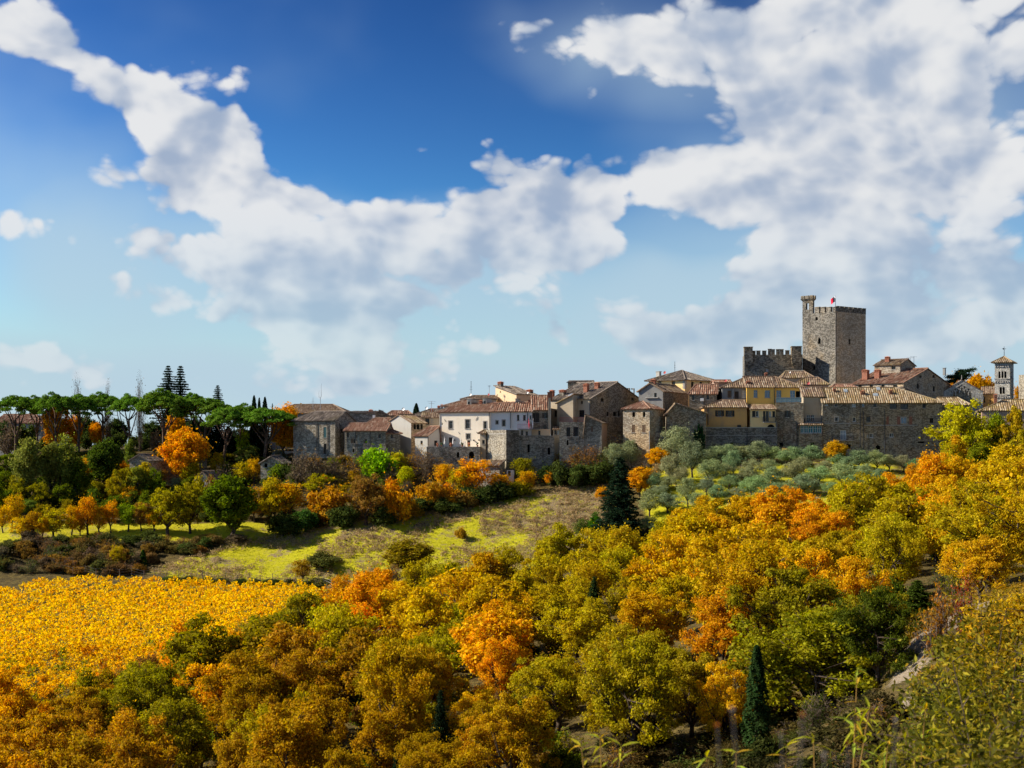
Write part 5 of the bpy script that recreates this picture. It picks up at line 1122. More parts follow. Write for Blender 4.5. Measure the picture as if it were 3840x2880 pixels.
def twiggy(name, H=3.5, R_=2.2, seed=0, stems=26, leaves=900, ls=.12):
    """bare shrub: fans of twigs with a few leaves left"""
    rg = np.random.default_rng(seed); mb = MB(); tips = []
    for k in range(stems):
        a = rg.uniform(0, 6.28); el_ = rg.uniform(.55, 1.5); l = H * rg.uniform(.6, 1.05); q = np.array([math.cos(a) * math.cos(el_) * R_, math.sin(a) * math.cos(el_) * R_, math.sin(el_) * l])
        c = curve((rg.normal() * .15, rg.normal() * .15, -.1), q, .1, 5, rg); mb.tube(c, np.linspace(.045, .012, 5), 4)
        for j in range(9):
            s = c[rg.integers(1, 5)]; e = s + ball(1, rg)[0] * np.array([.6, .6, .5]) * H * .2 + np.array([0, 0, H * .10]); mb.tube([s, e], [.02, .006], 3); tips.append(e)
            for _ in range(3):
                e2 = e + ball(1, rg)[0] * H * .1; mb.tube([(s + e) / 2, e2], [.011, .005], 3); tips.append(e2)
    tips = np.array(tips); p = tips[rg.integers(0, len(tips), leaves)] + rg.normal(size=(leaves, 3)) * .16; p[:, 2] = np.maximum(p[:, 2], .05)
    return [('stems', mb.mesh(name + '_stems', TWIG)), ('leaves', quads_mesh(name + '_leaves', leaf_quads(p, np.full(leaves, ls), None, .2, .6, 1, rg), LEAF))]
VAR = {}
VAR['oak'] = [broadleaf('oak%d' % k, 8.5, 3.8, .16, 62, 130, .165, .82, .72, seed=20 + k, irregular=.45) for k in range(6)]
VAR['oakn'] = [broadleaf('oakn%d' % k, 8.5, 4.1, .17, 88, 210, .11, .72, .7, seed=40 + k, irregular=.5) for k in range(4)]
VAR['linden'] = [broadleaf('linden%d' % k, 9, 3.6, .14, 60, 190, .19, 1.0, .85, seed=60 + k, irregular=.15) for k in range(3)]
VAR['poplar'] = [broadleaf('poplar%d' % k, 9.5, 2.6, .05, 52, 170, .17, .95, .95, top=.6, seed=70 + k, irregular=.3) for k in range(3)]
VAR['sparse'] = [broadleaf('sparse%d' % k, 6, 2.6, .2, 34, 75, .15, .8, .8, seed=80 + k, irregular=.4) for k in range(3)]
VAR['olive'] = [broadleaf('olive%d' % k, 4.6, 2.5, .2, 34, 200, .10, .78, .75, mat=OLIVEL, seed=90 + k, irregular=.3, aspect=.38) for k in range(5)]
VAR['bush'] = [broadleaf('bush%d' % k, 2.6, 2.0, .0, 26, 150, .13, .7, .75, bush=True, seed=110 + k, irregular=.35) for k in range(5)]
VAR['pine'] = [umbrella_pine('pine%d' % k, 13, 4.6, 120 + k, [.7, -.5, 1.2, .2][k]) for k in range(4)]
VAR['conifer'] = [conifer('conifer%d' % k, 12, 2.9, 130 + k, levels=34, per=95, power=.8) for k in range(3)]
VAR['spruce'] = [conifer('spruce%d' % k, 24, 4.2, 140 + k, .05, 34, .12, .72, .30, .4, 60) for k in range(2)]
VAR['cypress'] = [cypress('cypress%d' % k, 8, .8, 150 + k) for k in range(2)]
VAR['twiggy'] = [twiggy('twiggy%d' % k, 3.6, 2.3, 160 + k) for k in range(4)]
VAR['baretree'] = [twiggy('bare%d' % k, 6, 2.6, 170 + k, 34, 500, .12) for k in range(2)]
SIZE = {'oak': (8.5, 7.4), 'oakn': (8.5, 8), 'linden': (9, 7.2), 'poplar': (9.5, 5.2), 'sparse': (6, 5.2), 'olive': (4.6, 5), 'bush': (2.6, 4), 'pine': (13, 9.2), 'conifer': (12, 5.8), 'spruce': (24, 8.4), 'cypress': (8, 1.6), 'twiggy': (3.6, 4.4), 'baretree': (6, 5)}
vr = random.Random(5)
def plant(kind, name, loc, h, w, col, label, cat, group=None, v=None, rot=None):
    parts = VAR[kind][(vr.randrange(len(VAR[kind])) if v is None else v) % len(VAR[kind])]
    H0, W0 = SIZE[kind]; root = empty(name, loc, label, cat, group)
    root.scale = (w / W0, w / W0, h / H0); root.rotation_euler = (0, 0, vr.uniform(0, 6.28) if rot is None else rot)
    for pn, me_ in parts:
        o = link(pn, me_, root); o.color = (*col, 1)
    return root
GOLD = (.66, .375, .012); YEL = (.60, .385, .012); YG = (.46, .35, .013); OLV = (.30, .25, .014); GRN = (.14, .18, .014); ORG = (.70, .345, .012); RUST = (.46, .25, .018); BRN = (.26, .15, .035); DGR = (.07, .095, .022)
LIME = (.33, .42, .012); OLG = (.27, .31, .15); PINEC = (.13, .23, .025); FIR = (.018, .038, .018); REDB = (.36, .10, .035); TAN = (.36, .27, .13); GRYB = (.16, .12, .07)
CN = {GOLD: 'golden', YEL: 'yellow', YG: 'yellow-green', OLV: 'olive-green', GRN: 'green', ORG: 'orange', RUST: 'rust-brown', BRN: 'brown', DGR: 'dark green', LIME: 'lime-green', OLG: 'silvery', PINEC: 'bright green', FIR: 'blackish green', REDB: 'reddish', TAN: 'straw-coloured', GRYB: 'grey-brown'}
def jit(c, a=.16): 
    k = 1 + vr.uniform(-a, a); return (min(1, c[0] * k * (1 + vr.uniform(-a, a) * .5)), min(1, c[1] * k * (1 + vr.uniform(-a, a) * .5)), c[2] * k)
def zplant(zn, kind, x, yt, yb, w, col, name, label, cat, group=None, Y=None, hit_y=None, v=None):
    """plant from its outline in a zoom frame: centre, top, foot, width"""
    px, pb = ZP(zn, x, yb); _, pt_ = ZP(zn, x, yt)
    if Y is None: g = hit(px, pb, 150)
    else:
        g = Vector(((px - CX) / F * Y, Y, 0)); g.z = gz(g.x, g.y)
    zt = (HZ - pt_) / F * g.y; h_ = max(.5, zt - g.z) * (1.3 if kind == 'olive' else 1.0)
    if Y is None and zn in (8, 9) and kind != 'cypress': h_ *= 1.16; w *= 1.15
    return plant(kind, name, (g.x, g.y, g.z - .1), h_ * 1.02, w / ZO[zn][2] / F * g.y * 1.08, jit(col, .08), label, cat, group, v)
def lm(px, Y): return (px - CX) / F * Y, Y
OLM = [('the big dark conifer', *lm(2330, 262)), ('the narrow tower house', *lm(2400, 292)), ('the largest olive by the ivy wall', *lm(2550, 288)), ('the arched door in the dark town wall', *lm(2820, 296)), ('the glazed veranda', *lm(3040, 297)), ('the golden-orange tree at the wall', *lm(3130, 290)), ('the slit window of the long stone house', *lm(3450, 297)), ('the small orange tree below the grove', *lm(2545, 248)), ('the orange oaks at the edge of the wood', *lm(2950, 245)), ('the thin yellow tree below the grove', *lm(2640, 250))]
WLM = [('the big dark conifer', *lm(2330, 250)), ('the tall dark conifer in the wood', *lm(2228, 172)), ('the short dark conifer', *lm(1888, 138)), ('the slender blackish conifer', *lm(1652, 106)), ('the slim dark cypress', *lm(2838, 80)), ('the great spreading oak', *lm(3060, 92)), ('the dark juniper', *lm(3250, 124)), ('the gravel path glade', *lm(3600, 108)), ('the lone round oak of the meadow', *lm(1530, 243)), ('the lower corner of the vineyard', *lm(100, 160)), ('the point of the vineyard', *lm(1150, 228)), ('the foot of the vineyard rows', *lm(650, 178)), ('the orange edge of the olive grove', *lm(2950, 235)), ('the feathery yellow-green tree', *lm(3600, 262)), ('the thicket of orange bushes', *lm(1380, 228)), ('the bottom of the valley', *lm(900, 125)), ('the meadow edge', *lm(1950, 232)), ('the middle of the golden wood', *lm(2650, 185)), ('the crest of the wooded slope', *lm(3500, 190))]
def near(x, y, L): return min(L, key=lambda q: (q[1] - x) ** 2 + (q[2] - y) ** 2)[0]
# ---- umbrella pines
for k, (x, yt, w, Y, lb) in enumerate([(115, 293, 250, 322, 'umbrella pine with a wide flat crown in front of the red-roofed building'), (285, 298, 190, 326, 'slim umbrella pine between the red-roofed building and the orange lindens'), (425, 277, 220, 318, 'umbrella pine rising in front of the tall orange linden'),
    (585, 288, 230, 322, 'umbrella pine with a thick drooping crown between two orange lindens'), (775, 274, 230, 326, 'umbrella pine with twin dark stems right of the lindens'), (965, 288, 220, 320, 'umbrella pine with a mossy trunk above the stone shed'),
    (1225, 256, 310, 314, 'broad umbrella pine over the round orange tree and the garden wall'), (1430, 276, 170, 330, 'umbrella pine behind the others with only its crown showing'), (1525, 314, 350, 318, 'umbrella pine with a very wide crown beside the dark cypresses'),
    (1640, 378, 250, 306, 'low umbrella pine with a leaning trunk in front of the dark cypresses'), (1765, 358, 240, 312, 'umbrella pine with a forked pale trunk among the dark cypresses'), (1945, 384, 340, 308, 'big low umbrella pine beside the orange linden at the grey house')]):
    zplant(8, 'pine', x, yt, 700, w * 1.22, PINEC, 'umbrella_pine', lb, 'pine tree', None, Y)
for x, yt, w, Y, lb in ((1245, 64, 300, 345, 'taller of two dark spruces above the pine crowns'), (1335, 67, 300, 348, 'right-hand twin of the dark spruce pair leaning outward'), (1612, 208, 230, 346, 'lone small dark spruce tip above the pine crowns')):
    zplant(8, 'spruce', x, yt, 700, w, FIR, 'spruce', lb, 'spruce tree', None, Y)
for x, yt, w, Y, lb in ((1882, 288, 62, 340, 'tallest of the dark cypresses on the skyline'), (1920, 305, 46, 341, 'middle cypress of the skyline trio'), (1962, 300, 66, 340, 'cypress with a bent top at the end of the skyline trio'), (2017, 348, 26, 342, 'tiny cypress beside the broad brown roof')):
    zplant(8, 'cypress', x, yt, 700, w, FIR, 'cypress', lb, 'cypress tree', None, Y)
for x, yt, w, Y in ((1545, 500, 110, 320), (1610, 520, 90, 319), (1690, 520, 110, 320), (1880, 490, 110, 319), (1950, 500, 110, 318), (1425, 470, 60, 326)):
    zplant(8, 'cypress', x, yt, 800, w, FIR, 'cypress', 'dark columnar cypress in the shade beneath the umbrella pines', 'cypress tree', 'dark cypresses under the pines', Y)
for x, yt, w, Y, lb in ((1036, 205, 90, 330, 'tall nearly bare larch rising above the pine crowns'), (568, 216, 90, 336, 'bare treetop behind the pines over the lindens'), (802, 236, 80, 336, 'small bare treetop behind the twin-stemmed pine')):
    zplant(8, 'baretree', x, yt, 700, w, GRYB, 'bare_tree', lb, 'tree', None, Y)
for x, yt, yb, w, Y, lb in ((410, 330, 690, 210, 327, 'tall orange linden behind the umbrella pines'), (545, 440, 690, 150, 330, 'orange linden in shade next to the tall one'), (722, 480, 690, 120, 331, 'small orange linden seen between two pine trunks'), (1305, 390, 690, 150, 332, 'orange treetop behind the wide pine and the garden wall'),
    (1375, 518, 810, 330, 303, 'round orange tree standing in front of the garden wall'), (2110, 358, 760, 260, 313, 'blazing orange linden beside the tall grey stone house')):
    zplant(8, 'linden', x, yt, yb, w, (.70, .33, .012), 'linden', lb, 'linden tree', None, Y)
for x, yt, yb, w, c, Y in ((60, 480, 720, 190, GRYB, 330), (190, 500, 700, 170, DGR, 332), (880, 560, 710, 130, DGR, 333), (1145, 560, 750, 130, GRYB, 330), (1080, 590, 740, 120, DGR, 334), (640, 560, 700, 130, DGR, 336), (330, 590, 700, 120, DGR, 336), (790, 590, 700, 160, DGR, 338), (1010, 580, 720, 130, DGR, 338), (1220, 600, 740, 120, FIR, 337), (1460, 590, 740, 140, FIR, 336), (1760, 600, 760, 160, FIR, 332)):
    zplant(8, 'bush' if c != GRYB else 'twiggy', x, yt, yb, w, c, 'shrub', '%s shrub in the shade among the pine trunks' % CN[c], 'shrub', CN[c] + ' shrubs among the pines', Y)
zplant(8, 'sparse', 1800, 520, 760, 110, LIME, 'young_tree', 'sunlit lime-yellow young tree between the dark cypresses', 'tree', None, 312)
# ---- wooded slope below the pines
for x, yt, yb, w, c, kd in ((55, 735, 960, 200, GRN, 'oak'), (10, 860, 1080, 160, GRN, 'oak'), (210, 662, 1090, 200, (.23, .25, .05), 'poplar'), (375, 690, 1070, 170, (.19, .22, .04), 'poplar'), (490, 645, 1060, 190, (.22, .25, .04), 'poplar'), (590, 790, 1070, 150, GRN, 'poplar'), (785, 668, 980, 230, (.07, .11, .015), 'linden'),
    (655, 748, 930, 115, GOLD, 'sparse'), (905, 780, 930, 120, ORG, 'sparse'), (1065, 820, 1090, 150, YG, 'poplar'), (130, 900, 1120, 160, OLV, 'oak'), (300, 950, 1130, 150, OLV, 'oak'), (700, 930, 1110, 170, OLV, 'oak'), (850, 900, 1100, 160, YG, 'oak'), (470, 960, 1130, 150, GRN, 'oak'),
    (1385, 820, 960, 110, YG, 'sparse'), (1180, 840, 960, 120, BRN, 'sparse'), (1300, 930, 1010, 110, OLG, 'olive'), (1790, 790, 960, 180, YG, 'sparse'), (1880, 765, 950, 90, YEL, 'sparse'), (1640, 830, 990, 190, GRYB, 'twiggy'), (1530, 860, 990, 160, GRYB, 'twiggy')):
    zplant(8, kd, x, yt, yb, w, c, 'tree', '%s %s on the slope below the umbrella pines' % (CN.get(c, 'grey-green' if kd == 'poplar' else 'deep green'), {'poplar': 'poplar', 'oak': 'tree', 'linden': 'rounded tree', 'sparse': 'slender tree', 'olive': 'olive', 'twiggy': 'bare thicket'}[kd]), 'tree', '%s %s trees below the pines' % (CN.get(c, 'grey-green'), kd))
# ---- orchard row
for x, yt, yb, w, c in ((90, 1040, 1275, 160, YEL), (25, 1120, 1300, 110, YEL), (250, 1150, 1340, 120, RUST), (160, 1195, 1355, 130, YEL), (400, 1135, 1350, 180, YG), (530, 1115, 1320, 130, YEL), (650, 1055, 1320, 170, ORG), (740, 1125, 1320, 120, GOLD), (815, 1085, 1305, 120, ORG), (950, 1105, 1295, 150, (.20, .30, .015)),
    (1050, 1095, 1290, 110, BRN), (975, 968, 1120, 150, ORG), (1150, 1145, 1300, 130, GOLD), (320, 1200, 1350, 110, GOLD), (590, 1190, 1330, 110, RUST)):
    zplant(8, 'sparse', x, yt, yb, w, c, 'fruit_tree', '%s fruit tree in the orchard row above the brambles' % CN.get(c, 'leafy green'), 'fruit tree', '%s orchard trees' % CN.get(c, 'leafy green'), None)
for x, yt, yb, w, c, kd, lb in ((1245, 995, 1320, 290, (.36, .30, .014), 'oak', 'wide yellow-olive tree at the end of the orchard row'), (1410, 985, 1310, 240, OLV, 'oak', 'olive-green tree beside the round dark one'), (1700, 932, 1350, 350, (.13, .17, .012), 'linden', 'big round dark green tree with a yellowing top above the meadow'),
    (1890, 980, 1230, 140, RUST, 'sparse', 'thin rust-coloured tree right of the big round dark one'), (2005, 935, 1210, 170, YG, 'poplar', 'upright yellow-green tree above the meadow hedge'), (2100, 950, 1190, 150, ORG, 'sparse', 'orange-leaved tree above the meadow hedge'), (1060, 1422, 1555, 56, (.04, .10, .012), 'cypress', 'small rounded cypress standing in the brambles'), (865, 1405, 1560, 90, YG, 'sparse', 'ivy-clad yellow-green sapling in the brambles')):
    zplant(8, kd, x, yt, yb, w, c, 'tree', lb, 'tree')
# ---- hedge and shrubs between meadow and town
for x, yt, yb, w, c, kd in ((300, 135, 265, 140, (.40, .36, .015), 'oak'), (130, 190, 400, 190, GOLD, 'sparse'), (40, 180, 410, 170, YG, 'oak'), (360, 230, 415, 260, RUST, 'bush'), (590, 155, 430, 230, BRN, 'oak'), (760, 210, 410, 190, ORG, 'bush'), (828, 95, 225, 105, (.48, .46, .012), 'poplar'),
    (890, -10, 130, 170, RUST, 'baretree'), (540, 45, 190, 170, RUST, 'baretree'), (1050, 70, 225, 130, GOLD, 'sparse'), (1225, 55, 275, 200, ORG, 'sparse'), (1150, 100, 260, 140, YG, 'sparse'), (1390, 130, 245, 130, ORG, 'sparse'), (1380, 55, 140, 90, RUST, 'sparse'), (1520, 35, 190, 130, OLV, 'sparse'), (1610, 25, 110, 110, (.13, .035, .03), 'bush'),
    (1540, 110, 240, 110, GOLD, 'sparse'), (1680, 115, 200, 70, ORG, 'sparse'), (980, 190, 330, 170, RUST, 'bush'), (1090, 210, 330, 150, ORG, 'bush'), (1250, 210, 300, 190, DGR, 'bush'), (1400, 190, 280, 170, DGR, 'bush'), (1500, 180, 260, 150, OLV, 'bush'), (930, 270, 350, 150, DGR, 'bush'), (850, 300, 390, 150, RUST, 'bush'), (690, 320, 430, 160, DGR, 'bush'),
    (450, 330, 450, 160, DGR, 'bush'), (230, 350, 470, 170, (.05, .10, .02), 'bush'), (100, 380, 500, 170, DGR, 'bush'), (1060, 280, 360, 170, DGR, 'bush'), (1170, 240, 330, 150, BRN, 'bush'), (1330, 200, 290, 120, DGR, 'bush'), (280, 40, 220, 170, GRYB, 'twiggy'), (200, 20, 200, 170, GRYB, 'twiggy'), (400, 50, 200, 160, GRYB, 'twiggy'), (720, 100, 210, 140, GRYB, 'twiggy'), (960, 40, 160, 150, GRYB, 'twiggy'), (640, 120, 200, 110, GRYB, 'twiggy'),
    (1750, 80, 200, 150, DGR, 'bush'), (1850, 90, 210, 150, DGR, 'bush'), (1950, 80, 200, 160, DGR, 'bush'), (1680, 90, 190, 120, (.06, .09, .02), 'bush'), (2010, 70, 190, 120, DGR, 'bush'), (1830, 10, 130, 150, BRN, 'twiggy'), (1920, 0, 120, 150, BRN, 'twiggy'), (1740, 20, 120, 120, BRN, 'twiggy'), (2010, 10, 110, 120, (.14, .14, .05), 'bush'), (2060, 0, 120, 110, OLG, 'olive'),
    (75, 70, 150, 150, (.14, .2, .02), 'bush'), (20, 85, 150, 110, DGR, 'bush'), (140, 80, 160, 100, DGR, 'bush')):
    zplant(9, kd, x, yt, yb, w, c, 'shrub' if kd in ('bush', 'twiggy') else 'tree', '%s %s in the hedge between the meadow and the town wall' % (CN.get(c, 'mottled'), {'bush': 'bush', 'twiggy': 'leafless thicket', 'sparse': 'small tree', 'oak': 'bushy tree', 'poplar': 'upright tree', 'olive': 'olive', 'baretree': 'half-bare tree'}[kd]), 'shrub' if kd in ('bush', 'twiggy') else 'tree', '%s %s growth in the hedge' % (CN.get(c, 'mottled'), kd))
zplant(9, 'bush', 640, 5, 170, 230, (.22, .38, .012), 'fig_tree', 'bright green fig tree against the low stone row', 'fig tree'); zplant(9, 'bush', 775, 15, 110, 120, (.50, .48, .02), 'shrub', 'pale yellow-green shrub beside the bright green fig', 'shrub')
# hedge blocks in the garden
for k, (x, y, w_, c) in enumerate(((440, 195, 110, DGR), (430, 235, 70, DGR))):
    px, py = ZP(9, x, y); g = hit(px, py, 200); o = plant('bush', 'hedge', (g.x, g.y, g.z - .1), 1.1, w_ / 1.58 / F * g.y, (.07, .14, .012), 'clipped green hedge on the garden lawn below the stone row', 'hedge', 'clipped garden hedges', rot=0)
# ---- olive grove
OL = [(790, 58, 225, 150), (660, 118, 262, 140), (900, 148, 272, 150), (1030, 98, 222, 120), (1130, 138, 245, 130), (1240, 128, 205, 100), (1060, 55, 128, 150), (1180, 35, 138, 150), (930, 58, 150, 120), (1000, 48, 135, 110), (1380, 65, 155, 140), (1490, 58, 155, 140), (1330, 78, 155, 90), (1760, 85, 175, 140), (1860, 88, 185, 130), (1940, 108, 185, 110),
 (1380, 155, 275, 150), (1530, 175, 265, 160), (1680, 165, 285, 160), (1800, 160, 240, 120), (1890, 188, 255, 120), (640, 228, 305, 130), (1010, 228, 305, 120), (1140, 238, 355, 150), (1260, 188, 295, 140), (1290, 268, 335, 110), (1440, 228, 325, 160), (1620, 265, 345, 130), (760, 262, 395, 120), (930, 288, 375, 120), (1050, 298, 375, 110), (590, 278, 345, 120), (640, 335, 435, 150), (530, 335, 455, 140),
 (720, 465, 565, 140), (530, 478, 575, 150), (1200, 308, 375, 120), (1360, 265, 325, 120), (1570, 145, 230, 120), (1490, 250, 330, 120), (1750, 220, 300, 130), (870, 245, 330, 110), (720, 180, 280, 110), (1640, 90, 170, 120), (1260, 60, 140, 110), (860, 80, 170, 100), (2030, 110, 190, 110), (2110, 130, 200, 110), (1100, 180, 270, 100), (1440, 120, 200, 110), (980, 160, 240, 100), (1700, 120, 200, 110), (560, 220, 320, 110), (820, 330, 430, 110)]
def oliv(x, yb):
    g = hit(*ZP(10, x, yb), 150); return near(g.x, g.y, OLM)
for x, yt, yb, w in OL: zplant(10, 'olive', x, yt, yb, w * 1.15, (.27 * vr.uniform(.8, 1.2), .325 * vr.uniform(.85, 1.15), .15), 'olive_tree', 'silvery olive tree in the grove, near ' + oliv(x, yb), 'olive tree', 'olive trees near ' + oliv(x, yb))
zplant(10, 'olive', 690, -25, 135, 260, OLG, 'olive_tree', 'largest olive tree, leaning against the ivy-clad plain stone house', 'olive tree', None, 289); zplant(10, 'olive', 412, 40, 175, 140, OLG, 'olive_tree', 'round olive tree below the narrow tower house', 'olive tree')
for kd, x, yt, yb, w, c, lb in (('linden', 580, 42, 170, 145, GOLD, 'golden tree between the round olive and the largest olive'), ('linden', 478, 155, 335, 170, ORG, 'glowing orange tree beside the big dark conifer'), ('sparse', 580, 128, 240, 90, TAN, 'straw-pale tree between the orange tree and the olives'), ('linden', 1632, 0, 165, 145, (.62, .36, .015), 'golden-orange tree against the long stone house wall'),
   ('bush', 250, 278, 350, 80, ORG, 'orange bush left of the big dark conifer'), ('sparse', 705, 405, 500, 110, ORG, 'small orange tree at the lower edge of the olive grove'), ('sparse', 850, 318, 450, 110, YEL, 'thin yellow tree at the lower edge of the olive grove'), ('sparse', 1337, 45, 120, 70, ORG, 'little orange tree at the foot of the stone block'),
   ('conifer', 355, 105, 600, 360, FIR, 'big dark conifer at the corner of the meadow and the olive grove'), ('poplar', 208, 425, 590, 95, (.06, .16, .012), 'bright green young tree left of the big dark conifer'), ('sparse', 130, 460, 590, 120, (.12, .16, .03), 'mossy half-bare tree left of the big dark conifer'), ('twiggy', 300, 380, 560, 150, GRYB, 'grey bare shrub against the big dark conifer'), ('baretree', 320, -10, 170, 180, (.35, .18, .03), 'bare pollard tree in front of the shaggy-roofed stone house'),
   ('bush', 1758, 40, 90, 60, FIR, 'dark bush at the foot of the long stone house'), ('bush', 1945, 60, 110, 50, FIR, 'dark narrow bush against the long stone house by the downpipe'), ('bush', 2130, 90, 140, 60, FIR, 'dark bush at the right end of the long stone house')):
    zplant(10, kd, x, yt, yb, w, c, 'tree' if kd not in ('bush', 'twiggy') else 'shrub', lb, 'tree' if kd not in ('bush', 'twiggy') else 'shrub')
# ---- trees at the right of the town and behind the church
for kd, x, yt, yb, w, c, Y, lb in (('oak', 690, 775, 1620, 720, (.50, .44, .014), 283, 'large feathery yellow-green tree at the right end of the long stone house'), ('linden', 1130, 960, 1620, 330, (.26, .30, .014), 286, 'green tree behind the large feathery yellow-green one'), ('oak', 1380, 830, 1620, 380, (.42, .32, .012), 280, 'yellow-olive tree at the edge of the view below the brown tiled roof'), ('linden', 900, 1330, 1700, 330, (.22, .24, .012), 276, 'low green tree below the large feathery one'),
   ('linden', 640, 495, 900, 340, (.66, .32, .012), 345, 'orange treetop behind the church gable by the cedar'), ('linden', 850, 470, 900, 440, (.68, .36, .012), 348, 'brightest orange treetop between church and bell tower'), ('linden', 1020, 515, 900, 320, (.66, .32, .012), 350, 'small orange treetop touching the bell tower'), ('sparse', 1370, 560, 900, 120, ORG, 345, 'thin orange tree right of the bell tower')):
    zplant(7, kd, x, yt, yb, w, c, 'tree', lb, 'tree', None, Y)
zplant(1, 'cypress', 1785, 412, 600, 120, FIR, 'cypress', 'dark rounded cypress on the skyline left of the white house', 'cypress tree', None, 335)
# cedar with flat spreading branches
cb = P(*ZP(7, 600, 700), 340); V = []; mb = MB(); rg = np.random.default_rng(3); root = empty('cedar', cb, 'dark cedar with flat spreading boughs behind the church', 'cedar tree')
top = P(*ZP(7, 640, 440), 340) - cb; mb.tube([(0, 0, -3), (0, 0, top.z * .5), (.6, 0, top.z)], [.45, .3, .1], 7)
for (x, y, x2, y2, n) in ((600, 470, 840, 403, 340), (600, 480, 790, 480, 260), (600, 520, 740, 520, 260), (600, 500, 520, 500, 200), (600, 545, 520, 560, 200), (640, 430, 690, 425, 80)):
    a, b_ = P(*ZP(7, x, y), 340) - cb, P(*ZP(7, x2, y2), 340) - cb; mb.tube([a, b_], [.14, .04], 4); t_ = rg.uniform(.1, 1, n)[:, None]
    for dy in (-1, 0, 1): V.append(leaf_quads(np.array(a) + (np.array(b_) - np.array(a)) * t_ + rg.normal(size=(n, 3)) * np.array([.35, .9, .22]) + np.array([0, dy * 1.2, -.15]), np.full(n, .22), None, .8, .4, .6, rg))
link('trunk', mb.mesh('cedar_trunk', BARK), root); o = link('crown', quads_mesh('cedar_crown', np.concatenate(V), NEEDLE), root); o.color = (*FIR, 1)
# ivy on the plain stone house
f = HIVY['f']; a0, zt = f.pix(*ZP(3, 1935, 890)); a1, zb = f.pix(*ZP(3, 2080, 1300)); n = 2600; aa = rg.uniform(0, 1, n); bb_ = rg.uniform(0, 1, n); keep = bb_ < 1 - .35 * np.abs(aa - .5) * 2 + .1 * np.sin(aa * 19); aa, bb_ = aa[keep], bb_[keep]
pts = np.array([f.pt(a0 + (min(a1, HIVY['L'] - .05) - a0) * x, zb + (zt - zb) * y, -.05 - .3 * rg.uniform()) for x, y in zip(aa, bb_)]); base_ = Vector(f.pt((a0 + a1) / 2, zb, -.1))
root = empty('ivy', base_, 'sheet of dark ivy climbing the corner of the plain stone house', 'ivy'); o = link('foliage', quads_mesh('ivy_foliage', leaf_quads(pts - np.array(base_), np.full(len(pts), .14), np.tile(np.array([0, -1, .2]), (len(pts), 1)), 0, .7, .6, rg), LEAF), root); o.color = (.03, .075, .025, 1)
# ------------------------------------------------------------------ oak wood on the near slope
FB = [(-300, 2960), (0, 2880), (450, 2690), (900, 2500), (1250, 2350), (1500, 2300), (1800, 2240), (2000, 2200), (2250, 2130), (2450, 2085), (2700, 2040), (2900, 2000), (3150, 1955), (3350, 1880), (3550, 1815), (3840, 1795), (4200, 1790)]
def fb(px):
    return float(np.interp(px, [a for a, _ in FB], [b for _, b in FB]))
TONES = [(3000, 1900, ORG), (2600, 1980, YEL), (3350, 1780, ORG), (3450, 1760, ORG), (3620, 1820, YEL), (3300, 1950, YG), (2300, 2060, YG), (2000, 2130, YG), (1800, 2200, YEL), (1650, 2250, (.36, .31, .012)), (1400, 2230, ORG), (1290, 2240, ORG), (1100, 2380, OLV), (1500, 2400, (.34, .29, .012)), (800, 2430, OLV), (720, 2520, ORG), (400, 2600, (.26, .22, .012)), (600, 2560, OLV),
 (250, 2750, RUST), (100, 2700, ORG), (450, 2800, RUST), (620, 2720, OLV), (850, 2650, (.40, .24, .012)), (1000, 2700, (.42, .29, .012)), (1200, 2480, RUST), (1300, 2550, (.36, .20, .014)), (1700, 2440, (.34, .30, .012)), (1900, 2330, GOLD), (1980, 2480, ORG), (2150, 2500, (.50, .33, .012)), (2050, 2650, (.42, .32, .014)), (1800, 2600, GOLD), (2350, 2600, (.40, .30, .014)), (2700, 2250, ORG), (2650, 2400, GOLD), (2500, 2150, YG), (2450, 2350, YEL), (2900, 2150, YEL), (2750, 2080, YEL), (3050, 2120, YG),
 (3100, 2350, OLV), (3350, 2350, OLV), (3150, 2200, GOLD), (3600, 2050, GOLD), (3750, 2150, GOLD), (3800, 1950, YEL), (3650, 1950, YG), (3450, 2050, YG), (2600, 2750, (.30, .22, .014)), (2300, 2780, (.24, .21, .014)), (2000, 2800, OLV), (1750, 2750, (.45, .27, .012)), (1500, 2600, (.46, .30, .012)), (1400, 2750, (.45, .24, .012)), (1150, 2820, (.42, .24, .012)), (800, 2830, RUST), (1300, 2360, YG), (1000, 2320, OLV), (1850, 2100, YEL), (2150, 2250, YG), (1560, 2300, YEL)]
TN = {}
def tone_at(px, py):
    b = sorted(((px - x) ** 2 + ((py - y) * 1.25) ** 2 + vr.uniform(0, 9000), k) for k, (x, y, c) in enumerate(TONES))
    return TONES[b[0][1] if vr.random() < .8 else b[1][1]][2]
def tone_name(c):
    r, g, b = c; q = g / r
    if r < .2: return 'deep green'
    if q > 1.02: return 'leaf-green'
    if q > .85: return 'olive-green' if r < .3 else 'yellow-green'
    if q > .6: return 'yellow' if r > .5 else 'dull olive-gold'
    if q > .45: return 'golden' if r > .5 else 'bronze'
    return 'orange' if r > .5 else 'rusty'
HERO = [(3800, 2470, 66, 4.6, 4.6, (.62, .40, .014), 'oakn', 'golden robinia-like tree above the glade at the edge of the view'), (3690, 2300, 96, 4.6, 5.4, (.60, .36, .014), 'oakn', 'gold-leaved oak beyond the reddish bush'),
 (3060, 2735, 92, 8.6, 11.5, (.28, .26, .013), 'oakn', 'great spreading oak with twisting dark limbs beside the gravel path'),
        (3290, 2700, 88, 6.4, 5.5, (.09, .11, .012), 'oakn', 'dark ivy-hung oak pressed against the great spreading oak'),
        (2720, 2600, 112, 8.0, 7.4, (.58, .27, .012), 'oakn', 'orange-crowned oak left of the great spreading oak')]
heropos = []
